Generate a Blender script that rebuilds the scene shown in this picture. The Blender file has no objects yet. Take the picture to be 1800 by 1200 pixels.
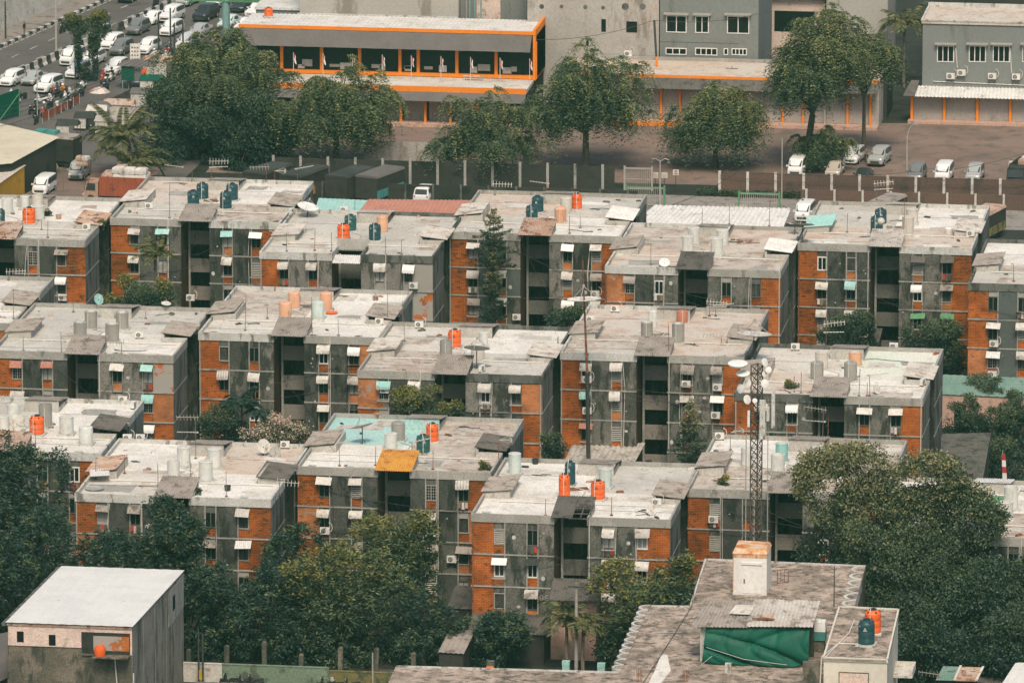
import bpy, math, random
import numpy as np
from mathutils import Vector, Matrix
R = math.radians
sc = bpy.context.scene
# ------------------------------------------------------------------ camera, sky, sun, exposure
FOC, TH, PHI, CAMH = 14811.66, R(12.7079), R(7.98638), 183.95
cd = bpy.data.cameras.new('camera'); cam = bpy.data.objects.new('camera', cd); sc.collection.objects.link(cam)
cam.location = (0, 0, CAMH); cam.rotation_euler = (math.pi/2 - TH, 0, PHI)
cd.sensor_width = 36; cd.lens = FOC*36/1800; cd.clip_start = 5; cd.clip_end = 6000
sc.camera = cam
SUN_EL, SUN_AZ = R(54), R(168)          # azimuth clockwise from +Y (almost straight behind the camera)
w = bpy.data.worlds.new('World'); sc.world = w; w.use_nodes = True
sky = w.node_tree.nodes.new('ShaderNodeTexSky'); sky.sky_type = 'NISHITA'; sky.sun_disc = False
sky.sun_elevation = SUN_EL; sky.sun_rotation = SUN_AZ; sky.dust_density = 4; sky.air_density = 1.2; sky.ozone_density = .4
w.node_tree.links.new(sky.outputs[0], w.node_tree.nodes['Background'].inputs[0])
w.node_tree.nodes['Background'].inputs[1].default_value = .075
sl = bpy.data.lights.new('sun', 'SUN'); sl.energy = 1.5; sl.angle = R(16); sl.color = (1, .89, .74)
so = bpy.data.objects.new('sun', sl); sc.collection.objects.link(so)
so.rotation_euler = (math.pi/2 - SUN_EL, 0, math.pi - SUN_AZ)
so.location = (0, 500, 300)
sc.view_settings.view_transform = 'Standard'; sc.view_settings.look = 'None'; sc.view_settings.gamma = 1
sc.view_settings.exposure = 0.98
# ------------------------------------------------------------------ helpers
rnd = random.Random(7)
def S(r, g, b):
    return tuple(((c/255)/12.92 if c <= 10 else (((c/255)+.055)/1.055)**2.4) for c in (r, g, b))
def ray(px, py):
    a = (px-900)/FOC; b = -(py-600)/FOC
    dz = -math.sin(TH)+b*math.cos(TH); dd = math.cos(TH)+b*math.sin(TH)
    return Vector((a*math.cos(PHI)-dd*math.sin(PHI), a*math.sin(PHI)+dd*math.cos(PHI), dz))
def at(px, py, z=0.):
    r = ray(px, py); t = (z-CAMH)/r.z
    return Vector((r.x*t, r.y*t, z))
def atY(px, py, Y):
    r = ray(px, py); t = Y/r.y
    return Vector((r.x*t, Y, CAMH+r.z*t))
class MB:
    def __init__(s): s.v = []; s.f = []; s.m = []
    def add(s, vs, fs, mi=0):
        n = len(s.v); s.v += [tuple(v) for v in vs]; s.f += [tuple(i+n for i in f) for f in fs]; s.m += [mi]*len(fs); return s
    def box(s, x0, x1, y0, y1, z0, z1, mi=0):
        return s.add([(x0,y0,z0),(x1,y0,z0),(x1,y1,z0),(x0,y1,z0),(x0,y0,z1),(x1,y0,z1),(x1,y1,z1),(x0,y1,z1)],
                     [(0,3,2,1),(4,5,6,7),(0,1,5,4),(1,2,6,5),(2,3,7,6),(3,0,4,7)], mi)
    def hexa(s, p, mi=0):               # 8 points: bottom ring, top ring
        return s.add(p, [(0,3,2,1),(4,5,6,7),(0,1,5,4),(1,2,6,5),(2,3,7,6),(3,0,4,7)], mi)
    def quad(s, a, b, c, d, mi=0): return s.add([a,b,c,d], [(0,1,2,3)], mi)
    def slab(s, a, b, c, d, t, mi=0):   # a quad given a thickness downwards
        p = [Vector(q) for q in (a,b,c,d)]; dn = Vector((0,0,-t))
        return s.hexa([q+dn for q in p]+p, mi)
    def tube(s, p, q, r, n=6, r2=None, mi=0):
        p = Vector(p); q = Vector(q); d = q-p
        if d.length < 1e-6: return s
        d.normalize(); u = d.orthogonal().normalized(); v = d.cross(u); r2 = r if r2 is None else r2
        vs = []
        for k in range(n):
            a = 2*math.pi*k/n; e = u*math.cos(a)+v*math.sin(a); vs += [p+e*r, q+e*r2]
        fs = [(2*k, 2*((k+1) % n), 2*((k+1) % n)+1, 2*k+1) for k in range(n)]
        fs += [tuple(2*k for k in reversed(range(n))), tuple(2*k+1 for k in range(n))]
        return s.add(vs, fs, mi)
    def path(s, pts, r, n=5, mi=0):
        for a, b in zip(pts[:-1], pts[1:]): s.tube(a, b, r, n, mi=mi)
        return s
    def lathe(s, prof, c=(0,0,0), n=20, mi=0, M=None):
        vs = []; fs = []; m = len(prof)
        for k in range(n):
            a = 2*math.pi*k/n
            for (r, z) in prof:
                p = Vector((r*math.cos(a), r*math.sin(a), z))
                if M is not None: p = M @ p
                vs.append(p+Vector(c))
        for k in range(n):
            for j in range(m-1):
                a = k*m+j; b = ((k+1) % n)*m+j
                fs.append((a, b, b+1, a+1))
        if prof[-1][0] > 1e-4: fs.append(tuple(k*m+m-1 for k in range(n)))
        return s.add(vs, fs, mi)
    def corr(s, a, b, c, d, pitch=.25, amp=.035, mi=0):   # corrugated sheet on quad a b (front edge) c d (back edge), ribs run front to back
        a, b, c, d = [Vector(q) for q in (a,b,c,d)]
        nrm = (b-a).cross(d-a).normalized(); n = max(4, 2*int((b-a).length/pitch))
        vs = []
        for k in range(n+1):
            t = k/n; o = nrm*(amp if k % 2 else -amp)
            vs += [a.lerp(b, t)+o, d.lerp(c, t)+o]
        lo = len(vs); vs += [Vector(v)-nrm*.03 for v in vs]
        fs = [(2*k, 2*k+2, 2*k+3, 2*k+1) for k in range(n)]
        fs += [(lo+2*k, lo+2*k+1, lo+2*k+3, lo+2*k+2) for k in range(n)]
        fs += [(2*k, lo+2*k, lo+2*k+2, 2*k+2) for k in range(n)]+[(2*k+1, 2*k+3, lo+2*k+3, lo+2*k+1) for k in range(n)]
        fs += [(0, 1, lo+1, lo), (2*n, lo+2*n, lo+2*n+1, 2*n+1)]
        return s.add(vs, fs, mi)
    def extrude(s, poly, z0, z1, mi=0, top=True):
        n = len(poly); vs = [(x,y,z0) for x,y in poly]+[(x,y,z1) for x,y in poly]
        fs = [(k, (k+1) % n, n+(k+1) % n, n+k) for k in range(n)]
        if top: fs.append(tuple(range(n, 2*n)))
        return s.add(vs, fs, mi)
    def mesh(s, name, mats, smooth=False):
        me = bpy.data.meshes.new(name); me.from_pydata(s.v, [], s.f)
        for m in (mats if isinstance(mats, (list, tuple)) else [mats]): me.materials.append(m)
        if any(s.m): me.polygons.foreach_set('material_index', s.m)
        if smooth: me.polygons.foreach_set('use_smooth', [True]*len(me.polygons)); me.set_sharp_from_angle(angle=R(40))
        me.update(); return me
def ob(name, me, parent=None, loc=(0,0,0), rot=(0,0,0), scale=(1,1,1)):
    o = bpy.data.objects.new(name, me); sc.collection.objects.link(o)
    o.location = loc; o.rotation_euler = rot; o.scale = scale
    if parent: o.parent = parent
    return o
def tag(o, label, cat, group=None):
    o['label'] = label; o['category'] = cat
    if group: o['group'] = group
    return o
def thing(name, label, cat, loc=(0,0,0), rz=0, group=None):
    return tag(ob(name, None, None, loc, (0,0,rz)), label, cat, group)
def struct(o): o['kind'] = 'structure'; return o
def copy_tree(o, parent=None):
    c = o.copy(); sc.collection.objects.link(c)
    if parent: c.parent = parent
    for ch in list(o.children): copy_tree(ch, c)
    return c
# ------------------------------------------------------------------ materials
class NT:
    def __init__(s, name, rough=.85, metal=0., spec=.3):
        s.m = bpy.data.materials.new(name); s.m.use_nodes = True; s.t = s.m.node_tree; s.b = s.t.nodes['Principled BSDF']
        s.b.inputs['Roughness'].default_value = rough; s.b.inputs['Metallic'].default_value = metal
        s.b.inputs['Specular IOR Level'].default_value = spec
    def n(s, typ, **kw):
        x = s.t.nodes.new(typ)
        for k, v in kw.items(): setattr(x, k, v)
        return x
    def put(s, sock, v):
        if hasattr(v, 'is_output') or isinstance(v, bpy.types.NodeSocket): s.t.links.new(v, sock)
        elif isinstance(v, (tuple, list)) and len(v) == 3 and sock.type == 'RGBA': sock.default_value = (*v, 1)
        else: sock.default_value = v
    def pos(s, scale=(1,1,1)):
        g = s.n('ShaderNodeNewGeometry'); v = s.n('ShaderNodeVectorMath', operation='MULTIPLY')
        s.put(v.inputs[0], g.outputs['Position']); v.inputs[1].default_value = scale; return v.outputs[0]
    def noise(s, vec, scale, detail=5, rough=.6):
        x = s.n('ShaderNodeTexNoise'); s.put(x.inputs['Vector'], vec)
        x.inputs['Scale'].default_value = scale; x.inputs['Detail'].default_value = detail; x.inputs['Roughness'].default_value = rough
        return x.outputs['Fac']
    def ramp(s, fac, a, b, lo=0., hi=1.):
        x = s.n('ShaderNodeMapRange', interpolation_type='SMOOTHSTEP'); s.put(x.inputs[0], fac)
        for i, v in enumerate((a, b, lo, hi)): x.inputs[i+1].default_value = v
        return x.outputs[0]
    def mix(s, fac, a, b, mode='MIX'):
        x = s.n('ShaderNodeMix', data_type='RGBA', blend_type=mode)
        s.put(x.inputs[0], fac); s.put(x.inputs[6], a); s.put(x.inputs[7], b); return x.outputs[2]
    def bump(s, h, st=.3, dist=.05):
        x = s.n('ShaderNodeBump'); x.inputs['Strength'].default_value = st; x.inputs['Distance'].default_value = dist
        s.put(x.inputs['Height'], h); s.put(s.b.inputs['Normal'], x.outputs[0])
    def out(s, col): s.put(s.b.inputs['Base Color'], col); return s.m
def weather(name, c1, c2, stain=None, amt=.4, scl=.35, sscl=.8, streak=1., rough=.9, fine=10., fa=.25, spec=.2, stain2=None, amt2=.3, metal=0., sharp=.1):
    k = NT(name, rough, metal, spec); p = k.pos()
    col = k.mix(k.ramp(k.noise(p, scl), .38, .62), c1, c2)
    if stain2:
        q = k.pos((1, 1, 1)); col = k.mix(k.ramp(k.noise(q, sscl*.45, 7, .7), .62-amt2*.35, .62-amt2*.35+.12, 0, .85), col, stain2)
    if stain:
        q = k.pos((1, 1, streak)); n2 = k.noise(q, sscl, 8, .68)
        col = k.mix(k.ramp(n2, .66-amt*.4, .66-amt*.4+sharp, 0, .9), col, stain)
    n3 = k.noise(p, fine, 3, .7)
    g = k.ramp(n3, .3, .7, 1-fa, 1+fa*.4)
    cc = k.n('ShaderNodeCombineColor'); [k.put(cc.inputs[i], g) for i in range(3)]
    col = k.mix(1., col, cc.outputs[0], 'MULTIPLY')
    k.bump(n3, .25, .04)
    return k.out(col)
def plain(name, c, rough=.6, metal=0., spec=.4, var=.12):
    k = NT(name, rough, metal, spec)
    n = k.noise(k.pos(), 2.5, 5)
    return k.out(k.mix(k.ramp(n, .3, .75), tuple(x*(1-var) for x in c), tuple(min(1, x*(1+var*.6)) for x in c)))
def brickmat(name, c1, c2, mort, moss, amt, plaster=None, pamt=.3):
    k = NT(name, .92, 0, .15); p = k.pos()
    sx = k.n('ShaderNodeSeparateXYZ'); k.put(sx.inputs[0], p)
    ad = k.n('ShaderNodeMath', operation='ADD'); k.put(ad.inputs[0], sx.outputs[0]); k.put(ad.inputs[1], sx.outputs[1])
    cb = k.n('ShaderNodeCombineXYZ'); k.put(cb.inputs[0], ad.outputs[0]); k.put(cb.inputs[1], sx.outputs[2])
    br = k.n('ShaderNodeTexBrick'); k.put(br.inputs['Vector'], cb.outputs[0])
    br.inputs['Scale'].default_value = 1; br.inputs['Brick Width'].default_value = .42; br.inputs['Row Height'].default_value = .15
    br.inputs['Mortar Size'].default_value = .022; br.inputs['Mortar Smooth'].default_value = .3; br.inputs['Bias'].default_value = -.1
    k.put(br.inputs['Color1'], c1); k.put(br.inputs['Color2'], c2); k.put(br.inputs['Mortar'], mort)
    col = br.outputs['Color']
    big = k.noise(p, .5, 4); g = k.ramp(big, .3, .7, .58, 1.12)
    cc = k.n('ShaderNodeCombineColor'); [k.put(cc.inputs[i], g) for i in range(3)]
    col = k.mix(1., col, cc.outputs[0], 'MULTIPLY')
    col = k.mix(k.ramp(k.noise(k.pos((1, 1, 2.2)), 1.6, 8, .72), .68-amt*.4, .78-amt*.4, 0, .85), col, moss)
    if plaster: col = k.mix(k.ramp(k.noise(p, .55, 8, .7), .62-pamt*.3, .66-pamt*.3), col, plaster)
    k.bump(br.outputs['Fac'], -.3, .02)
    return k.out(col)
def leafmat(name, c1, c2, rough=.55, tr=.15):
    k = NT(name, rough, 0, .35)
    g = k.n('ShaderNodeNewGeometry'); n = k.noise(k.pos(), .45, 4)
    ad = k.n('ShaderNodeMath', operation='MULTIPLY_ADD'); k.put(ad.inputs[0], g.outputs['Random Per Island']); ad.inputs[1].default_value = .6
    k.put(ad.inputs[2], n)
    col = k.mix(k.ramp(ad.outputs[0], .4, 1.05), c1, c2)
    k.b.inputs['Transmission Weight'].default_value = 0
    k.b.inputs['Subsurface Weight'].default_value = 0
    m = k.out(col)
    return m
CR = S(206,197,182)
M = {}
M['roof_cream'] = weather('roof_cream', (0.611,0.569,0.498), (0.525,0.482,0.417), (0.209,0.182,0.150), .30, .16, .9, fine=7, fa=.3, stain2=(0.461,0.391,0.321), amt2=.25, sharp=.22)
M['roof_white'] = weather('roof_white', (0.719,0.688,0.621), (0.611,0.574,0.514), (0.228,0.197,0.165), .27, .2, .9, fine=7, fa=.28, stain2=(0.504,0.444,0.374), amt2=.25, sharp=.22)
M['roof_stain'] = weather('roof_stain', (0.558,0.498,0.428), (0.461,0.400,0.337), (0.142,0.123,0.100), .46, .25, 1.1, fine=8, fa=.35, stain2=(0.386,0.293,0.225), amt2=.4, sharp=.25)
M['roof_pink'] = weather('roof_pink', (0.547,0.455,0.369), (0.558,0.498,0.428), (0.180,0.143,0.115), .36, .16, 1.0, fine=8, fa=.32, stain2=(0.483,0.347,0.268), amt2=.35, sharp=.28)
M['roof_grey'] = weather('roof_grey', (0.537,0.509,0.449), (0.451,0.422,0.369), (0.180,0.167,0.145), .30, .18, .9, fine=7, fa=.28, stain2=(0.451,0.391,0.326), amt2=.25, sharp=.22)
M['roof_turq'] = weather('roof_turq', (.33,.52,.48), (.38,.56,.51), (.46,.44,.40), .22, .2, .5, fine=5)
M['roof_mint'] = weather('roof_mint', (0.588,0.638,0.524), (0.678,0.660,0.567), (0.475,0.396,0.321), .22, .2, .5, fine=5)
M['roof_old'] = weather('roof_old', (.50,.395,.315), (.38,.30,.24), (.075,.065,.05), .46, .35, 1.3, fine=9, fa=.5, stain2=(.22,.175,.135), amt2=.5, sharp=.16)
M['rust_top'] = weather('rust_top', (.56,.24,.07), (.62,.46,.33), (.40,.13,.04), .35, .8, 1.2, fine=5)
M['cream_wall'] = weather('cream_wall', (.60,.56,.47), (.55,.51,.43), (.34,.30,.24), .2, .3, .7, streak=.3, fine=3, fa=.08)
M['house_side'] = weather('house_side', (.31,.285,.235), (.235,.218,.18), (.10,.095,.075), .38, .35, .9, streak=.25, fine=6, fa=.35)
M['yellow_moss'] = weather('yellow_moss', (.20,.17,.06), (.15,.14,.06), (.06,.07,.04), .4, .5, 1., fine=5)
M['cement'] = weather('cement', (.37,.35,.31), (.30,.285,.25), (.11,.105,.085), .30, .4, .9, streak=.35, fine=7, sharp=.18)
M['cement_light'] = weather('cement_light', (0.532,0.522,0.480), (0.446,0.433,0.390), (0.142,0.128,0.100), .33, .5, 1., streak=.35, fine=7)
M['cement_dark'] = weather('cement_dark', (0.142,0.143,0.125), (0.114,0.113,0.100), (0.048,0.049,0.040), .45, .4, .9, streak=.35, fine=7)
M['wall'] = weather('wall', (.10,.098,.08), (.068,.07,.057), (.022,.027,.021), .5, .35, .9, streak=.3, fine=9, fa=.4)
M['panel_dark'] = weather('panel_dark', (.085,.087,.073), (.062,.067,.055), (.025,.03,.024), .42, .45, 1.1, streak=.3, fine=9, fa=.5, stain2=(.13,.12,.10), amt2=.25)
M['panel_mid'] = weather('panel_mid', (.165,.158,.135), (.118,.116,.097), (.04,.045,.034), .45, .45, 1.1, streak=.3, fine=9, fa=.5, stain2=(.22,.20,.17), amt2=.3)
M['curb'] = weather('curb', (.48,.455,.405), (.40,.375,.33), (.16,.145,.12), .28, .5, 1., streak=.5, fine=7, sharp=.18)
M['panel_light'] = weather('panel_light', (.24,.22,.19), (.19,.175,.15), (.06,.06,.045), .4, .45, 1.1, streak=.35, fine=9, fa=.5)
M['panel_paint'] = weather('panel_paint', (.10,.115,.105), (.09,.102,.092), (.055,.062,.055), .25, .3, .8, fine=6, fa=.15)
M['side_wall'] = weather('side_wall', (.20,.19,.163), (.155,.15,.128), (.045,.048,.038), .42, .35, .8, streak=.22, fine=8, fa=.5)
BR1, BR2 = (.52,.145,.028), (.42,.108,.022)
M['brick'] = brickmat('brick', BR1, BR2, (.17,.065,.025), (.06,.04,.02), .36)
M['brick_faded'] = brickmat('brick_faded', (.50,.18,.06), (.42,.135,.045), (.40,.2,.1), (.10,.07,.04), .3, (.30,.25,.2), .12)
M['brick_moss'] = brickmat('brick_moss', (.42,.12,.024), (.33,.088,.02), (.12,.05,.02), (.04,.036,.02), .44)
M['brick_peel'] = brickmat('brick_peel', BR1, BR2, (.42,.16,.06), (.10,.07,.03), .2, (.33,.30,.26), .62)
M['brick_peel2'] = brickmat('brick_peel2', BR1, BR2, (.42,.16,.06), (.10,.07,.03), .2, (.30,.28,.245), .95)
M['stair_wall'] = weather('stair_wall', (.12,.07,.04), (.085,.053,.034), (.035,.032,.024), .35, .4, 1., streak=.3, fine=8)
M['stair_slab'] = weather('stair_slab', (.27,.24,.205), (.23,.205,.175), (.10,.09,.075), .28, .3, .8, streak=.4, fine=7)
M['stair_slab_dark'] = weather('stair_slab_dark', (.16,.152,.132), (.135,.127,.11), (.09,.085,.07), .3, .3, .8, streak=.4, fine=7)
M['corr'] = weather('corr', (.33,.285,.245), (.27,.235,.20), (.14,.115,.095), .35, .5, 1., fine=6)
M['corr_light'] = weather('corr_light', (.50,.46,.41), (.41,.37,.325), (.2,.165,.135), .33, .5, 1., fine=6)
M['corr_dark'] = weather('corr_dark', (.13,.115,.10), (.10,.09,.078), (.05,.048,.04), .35, .5, 1., fine=6)
M['corr_rust'] = weather('corr_rust', (.40,.25,.17), (.47,.38,.31), (.17,.07,.04), .42, .5, 1., fine=6)
M['corr_yellow'] = weather('corr_yellow', (.60,.29,.05), (.52,.24,.05), (.30,.10,.05), .3, .5, 1., fine=6)
M['corr_white'] = weather('corr_white', (.66,.64,.60), (.58,.56,.52), (.32,.27,.22), .22, .5, 1., fine=6, rough=.6)
M['corr_teal'] = weather('corr_teal', (.28,.50,.45), (.34,.54,.49), (.38,.36,.31), .28, .5, 1., fine=6)
M['corr_red'] = weather('corr_red', (.44,.20,.145), (.40,.185,.135), (.30,.16,.12), .2, .5, 1., fine=6)
M['corr_green'] = weather('corr_green', (.14,.23,.185), (.17,.26,.21), (.07,.10,.08), .3, .5, 1., fine=6)
M['white_sheet'] = weather('white_sheet', (.68,.66,.61), (.62,.60,.56), (.45,.42,.37), .15, .3, .8, fine=4, fa=.1, rough=.5)
M['white'] = plain('white', (.70,.68,.63), .55)
M['white_dirty'] = weather('white_dirty', (.60,.57,.51), (.52,.48,.42), (.30,.24,.18), .3, .9, 2., fine=8, rough=.7)
M['ac_white'] = plain('ac_white', (.66,.63,.57), .5, var=.2)
M['grill'] = plain('grill', (.10,.10,.09), .6)
M['frame_grey'] = plain('frame_grey', (.33,.31,.27), .7)
M['frame_dark'] = plain('frame_dark', (.10,.10,.085), .7)
M['glass'] = plain('glass', (.007,.013,.010), .5, spec=.15, var=.4)
M['glass_car'] = plain('glass_car', (.035,.042,.04), .3, spec=.35, var=.2)
M['curtain'] = weather('curtain', (.075,.072,.06), (.04,.042,.035), (.015,.02,.017), .4, 2., 3., streak=.1)
M['cloth'] = weather('cloth', (.5,.47,.42), (.4,.37,.33), None, fine=4)
M['tin'] = plain('tin', (.45,.43,.39), .45, .4)
M['mast_steel'] = weather('mast_steel', (.085,.08,.07), (.12,.08,.06), (.04,.045,.04), .35, 1., 1.5)
M['rust'] = weather('rust', (.30,.12,.055), (.20,.085,.045), (.09,.055,.04), .4, 1., 2.)
M['metal_dark'] = plain('metal_dark', (.06,.062,.055), .5, .2)
M['antenna'] = plain('antenna', (.46,.44,.39), .5, .3)
M['mast'] = plain('mast', (.17,.155,.13), .6, .2)
M['pvc'] = plain('pvc', (.60,.57,.51), .5)
for nm, c in dict(orange=(.78,.13,.022), green=(.022,.095,.085), grey=(.30,.285,.25), white=(.60,.60,.55), cream=(.56,.51,.44), peach=(.66,.36,.22), turq=(.25,.50,.46), pale=(.50,.57,.52), red=(.45,.16,.09), bluegreen=(.015,.065,.075)).items():
    M['tank_'+nm] = weather('tank_'+nm, c, tuple(x*.88 for x in c), tuple(x*.55+.06 for x in c), .16, .8, 1.4, streak=.3, fine=4, fa=.08, rough=.45, spec=.4)
M['lid_black'] = plain('lid_black', (.03,.032,.03), .5)
M['emblem_light'] = plain('emblem_light', (.55,.55,.5), .6)
M['emblem_dark'] = plain('emblem_dark', (.10,.045,.03), .6)
M['asphalt'] = weather('asphalt', (.105,.095,.085), (.125,.112,.10), (.075,.07,.063), .3, .12, .35, fine=6, fa=.2)
M['yard'] = weather('yard', (.20,.135,.105), (.235,.165,.13), (.13,.10,.085), .4, .1, .3, fine=6, fa=.2, stain2=(.17,.125,.10), amt2=.4)
M['ground'] = weather('ground', (.040,.038,.030), (.028,.031,.023), (.016,.02,.014), .4, .15, .5, fine=6)
M['pave'] = weather('pave', (.27,.24,.21), (.23,.205,.18), (.13,.115,.10), .35, .2, .6, fine=6)
M['line'] = weather('line', (.55,.53,.48), (.45,.43,.39), (.2,.19,.17), .3, .6, 1.5)
M['black_paint'] = weather('black_paint', (.035,.04,.035), (.05,.05,.045), (.12,.11,.1), .2, .6, 1.5)
M['white_paint'] = weather('white_paint', (.58,.55,.49), (.48,.45,.40), (.22,.2,.17), .25, .6, 1.5)
M['orange_paint'] = weather('orange_paint', (.80,.235,.02), (.74,.21,.02), (.55,.17,.03), .15, .3, .8, fine=4, fa=.08, rough=.6)
M['shop_wall'] = weather('shop_wall', (.40,.37,.33), (.34,.31,.28), (.22,.19,.16), .28, .2, .5, streak=.3, fine=5)
M['big_wall'] = weather('big_wall', (.40,.375,.335), (.345,.32,.285), (.21,.18,.15), .3, .1, .35, streak=.2, fine=4, fa=.15, stain2=(.42,.35,.30), amt2=.25)
M['grey_wall'] = weather('grey_wall', (.20,.21,.195), (.185,.19,.175), (.13,.135,.12), .22, .1, .3, streak=.2, fine=4, fa=.12)
M['awn_grey'] = weather('awn_grey', (.135,.12,.11), (.12,.108,.098), None, fine=3, fa=.1)
M['shutter'] = weather('shutter', (.37,.33,.30), (.33,.295,.265), (.25,.2,.17), .2, .3, .6, fine=4, fa=.1)
M['brown_wall'] = weather('brown_wall', (.135,.085,.065), (.115,.075,.058), (.08,.06,.05), .3, .15, .5, streak=.5, fine=5)
M['dark_wall'] = weather('dark_wall', (.05,.048,.04), (.035,.037,.03), (.02,.025,.02), .3, .15, .5, fine=5)
M['tarp_dark'] = weather('tarp_dark', (.055,.058,.05), (.04,.045,.038), (.09,.08,.068), .2, .3, .7, fine=4)
M['tarp_green'] = weather('tarp_green', (.003,.072,.044), (.004,.085,.052), (.002,.05,.033), .3, .5, .9, fine=3, fa=.1, rough=.55, spec=.2)
M['cream_sheet'] = weather('cream_sheet', (.56,.50,.37), (.50,.44,.33), (.36,.31,.23), .2, .2, .5, fine=4, fa=.1)
M['green_paint'] = plain('green_paint', (.10,.25,.12), .6)
M['teal_paint'] = plain('teal_paint', (.06,.23,.20), .6)
M['teal_post'] = plain('teal_post', (.20,.34,.32), .5)
M['yellow_paint'] = weather('yellow_paint', (.55,.30,.03), (.48,.26,.03), (.25,.14,.03), .2, .4, 1.)
M['pink_wall'] = weather('pink_wall', (.52,.33,.25), (.46,.30,.23), (.25,.19,.15), .3, .3, .8, fine=6)
M['house_pink'] = weather('house_pink', (.68,.52,.44), (.60,.47,.39), (.25,.21,.175), .3, .3, .7, fine=6)
M['moss_wall'] = weather('moss_wall', (.13,.115,.085), (.095,.088,.066), (.045,.05,.038), .45, .3, .7, streak=.35, fine=6, fa=.35, stain2=(.21,.175,.135), amt2=.35)
M['green_wall'] = weather('green_wall', (.20,.26,.175), (.17,.23,.155), (.09,.10,.07), .35, .3, .7, fine=6)
M['tile_red'] = weather('tile_red', (.38,.12,.05), (.32,.10,.045), (.12,.06,.04), .35, .5, 1.2, fine=8)
M['shingle'] = weather('shingle', (.12,.112,.095), (.09,.088,.075), (.05,.052,.043), .4, .6, 1.2, fine=6)
M['trunk'] = weather('trunk', (.11,.085,.06), (.08,.065,.048), (.045,.045,.033), .4, 1., 2., streak=.3)
M['palm_trunk'] = weather('palm_trunk', (.20,.165,.12), (.15,.125,.09), (.08,.07,.05), .4, 1., 2.)
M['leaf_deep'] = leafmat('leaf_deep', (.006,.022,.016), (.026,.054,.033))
M['leaf_mid'] = leafmat('leaf_mid', (.016,.037,.022), (.058,.085,.042))
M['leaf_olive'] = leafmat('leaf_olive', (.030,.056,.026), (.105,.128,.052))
M['leaf_yellow'] = leafmat('leaf_yellow', (.085,.10,.022), (.23,.19,.04))
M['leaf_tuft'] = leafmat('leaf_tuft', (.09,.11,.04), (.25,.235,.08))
M['leaf_pale'] = leafmat('leaf_pale', (.085,.10,.048), (.24,.215,.10))
M['leaf_blue'] = leafmat('leaf_blue', (.016,.04,.028), (.05,.082,.052))
M['leaf_palm'] = leafmat('leaf_palm', (.035,.06,.025), (.16,.15,.055))
M['leaf_hedge'] = leafmat('leaf_hedge', (.018,.035,.018), (.05,.075,.035))
M['flower'] = leafmat('flower', (.42,.26,.2), (.5,.4,.3))
M['rubber'] = plain('rubber', (.02,.02,.02), .8)
M['lamp'] = plain('lamp', (.75,.74,.70), .15)
M['skin'] = plain('skin', (.30,.16,.10), .6)
M['hair'] = plain('hair', (.015,.013,.012), .6)
for nm, c in dict(white=(.70,.69,.65), silver=(.34,.34,.32), grey=(.16,.16,.15), dark=(.028,.032,.03), beige=(.42,.36,.29), mint=(.52,.60,.55), red=(.42,.08,.045), brown=(.22,.15,.11)).items():
    M['car_'+nm] = plain('car_'+nm, c, .25, spec=.5, var=.05)
for nm, c in dict(white=(.6,.57,.54), green=(.06,.11,.08), orange=(.75,.24,.02), black=(.02,.022,.022), blue=(.05,.07,.1), red=(.4,.05,.04), khaki=(.2,.17,.12)).items():
    M['cloth_'+nm] = plain('cloth_'+nm, c, .85)
M['flag_red'] = plain('flag_red', (.38,.03,.035), .8)
M['bundle'] = weather('bundle', (.62,.58,.52), (.52,.48,.43), (.3,.26,.22), .25, .8, 1.6, fine=4)
M['truck_red'] = weather('truck_red', (.36,.09,.045), (.30,.08,.042), (.14,.06,.04), .3, .5, 1.5)
# ------------------------------------------------------------------ the ground and the streets
def sheet(name, pts, z, m):
    b = MB(); b.add([(p[0], p[1], z) for p in pts], [tuple(range(len(pts)))])
    me = b.mesh(name, m)
    if me.polygons[0].normal.z < 0: me.flip_normals()
    return struct(ob(name, me))
sheet('ground', [(-2500,-800),(2500,-800),(2500,4000),(-2500,4000)], 0, M['ground'])
YW0, YW1 = at(1265,344), at(1795,354)          # foot of the long brown car park wall
sheet('car_park', [(-158,886),(-60,887.5),(-40,890),(-40,930),(-137,917),(-158,914)], .004, M['yard'])
sheet('yard_lane', [(-113,868),(-40,868),(-40,881),(-113,881)], .004, M['pave'])
rd = Vector((11.7,56.4,0)).normalized(); rn = Vector((rd.y,-rd.x,0))
K0 = at(0,150)                                  # foot of the concrete barrier at the picture's edge
def road_pt(s, t): return K0+rd*s+rn*t           # s along the road, t to the right of the barrier
sheet('road', [road_pt(-60,-9.2), road_pt(-60,15), road_pt(140,15), road_pt(140,-9.2)], .004, M['asphalt'])
sheet('pavement', [road_pt(-60,-30), road_pt(-60,-9.3), road_pt(140,-9.3), road_pt(140,-30)], .12, M['pave'])
sheet('stall_yard', [(-205,872),(-160,872),(-158,940),(-170,925),(-186,915),(-205,905)], .008, M['asphalt'])
sheet('stall_lane', [(-190,868),(-164,868),(-163,888),(-190,888)], .012, M['yard'])
sheet('path', [(-150,676.5),(-60,676.5),(-60,681.5),(-150,681.5)], .004, M['asphalt'])
mk = MB()
for t, d in ((-8.6, None), (-5.4, 1), (-2.3, 1)):
    s = -40
    while s < 120:
        L = 2.2 if d else 1.2; gap = 3.4 if d else .5
        a, b_ = road_pt(s, t-.07), road_pt(s, t+.07); c, e = road_pt(s+L, t+.07), road_pt(s+L, t-.07)
        mk.add([(p.x, p.y, .008) for p in (a, b_, c, e)], [(0,1,2,3)]); s += L+gap
struct(ob('lane_markings', mk.mesh('lane_markings', M['line'])))
kb = MB()
s = -45; i = 0
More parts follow.
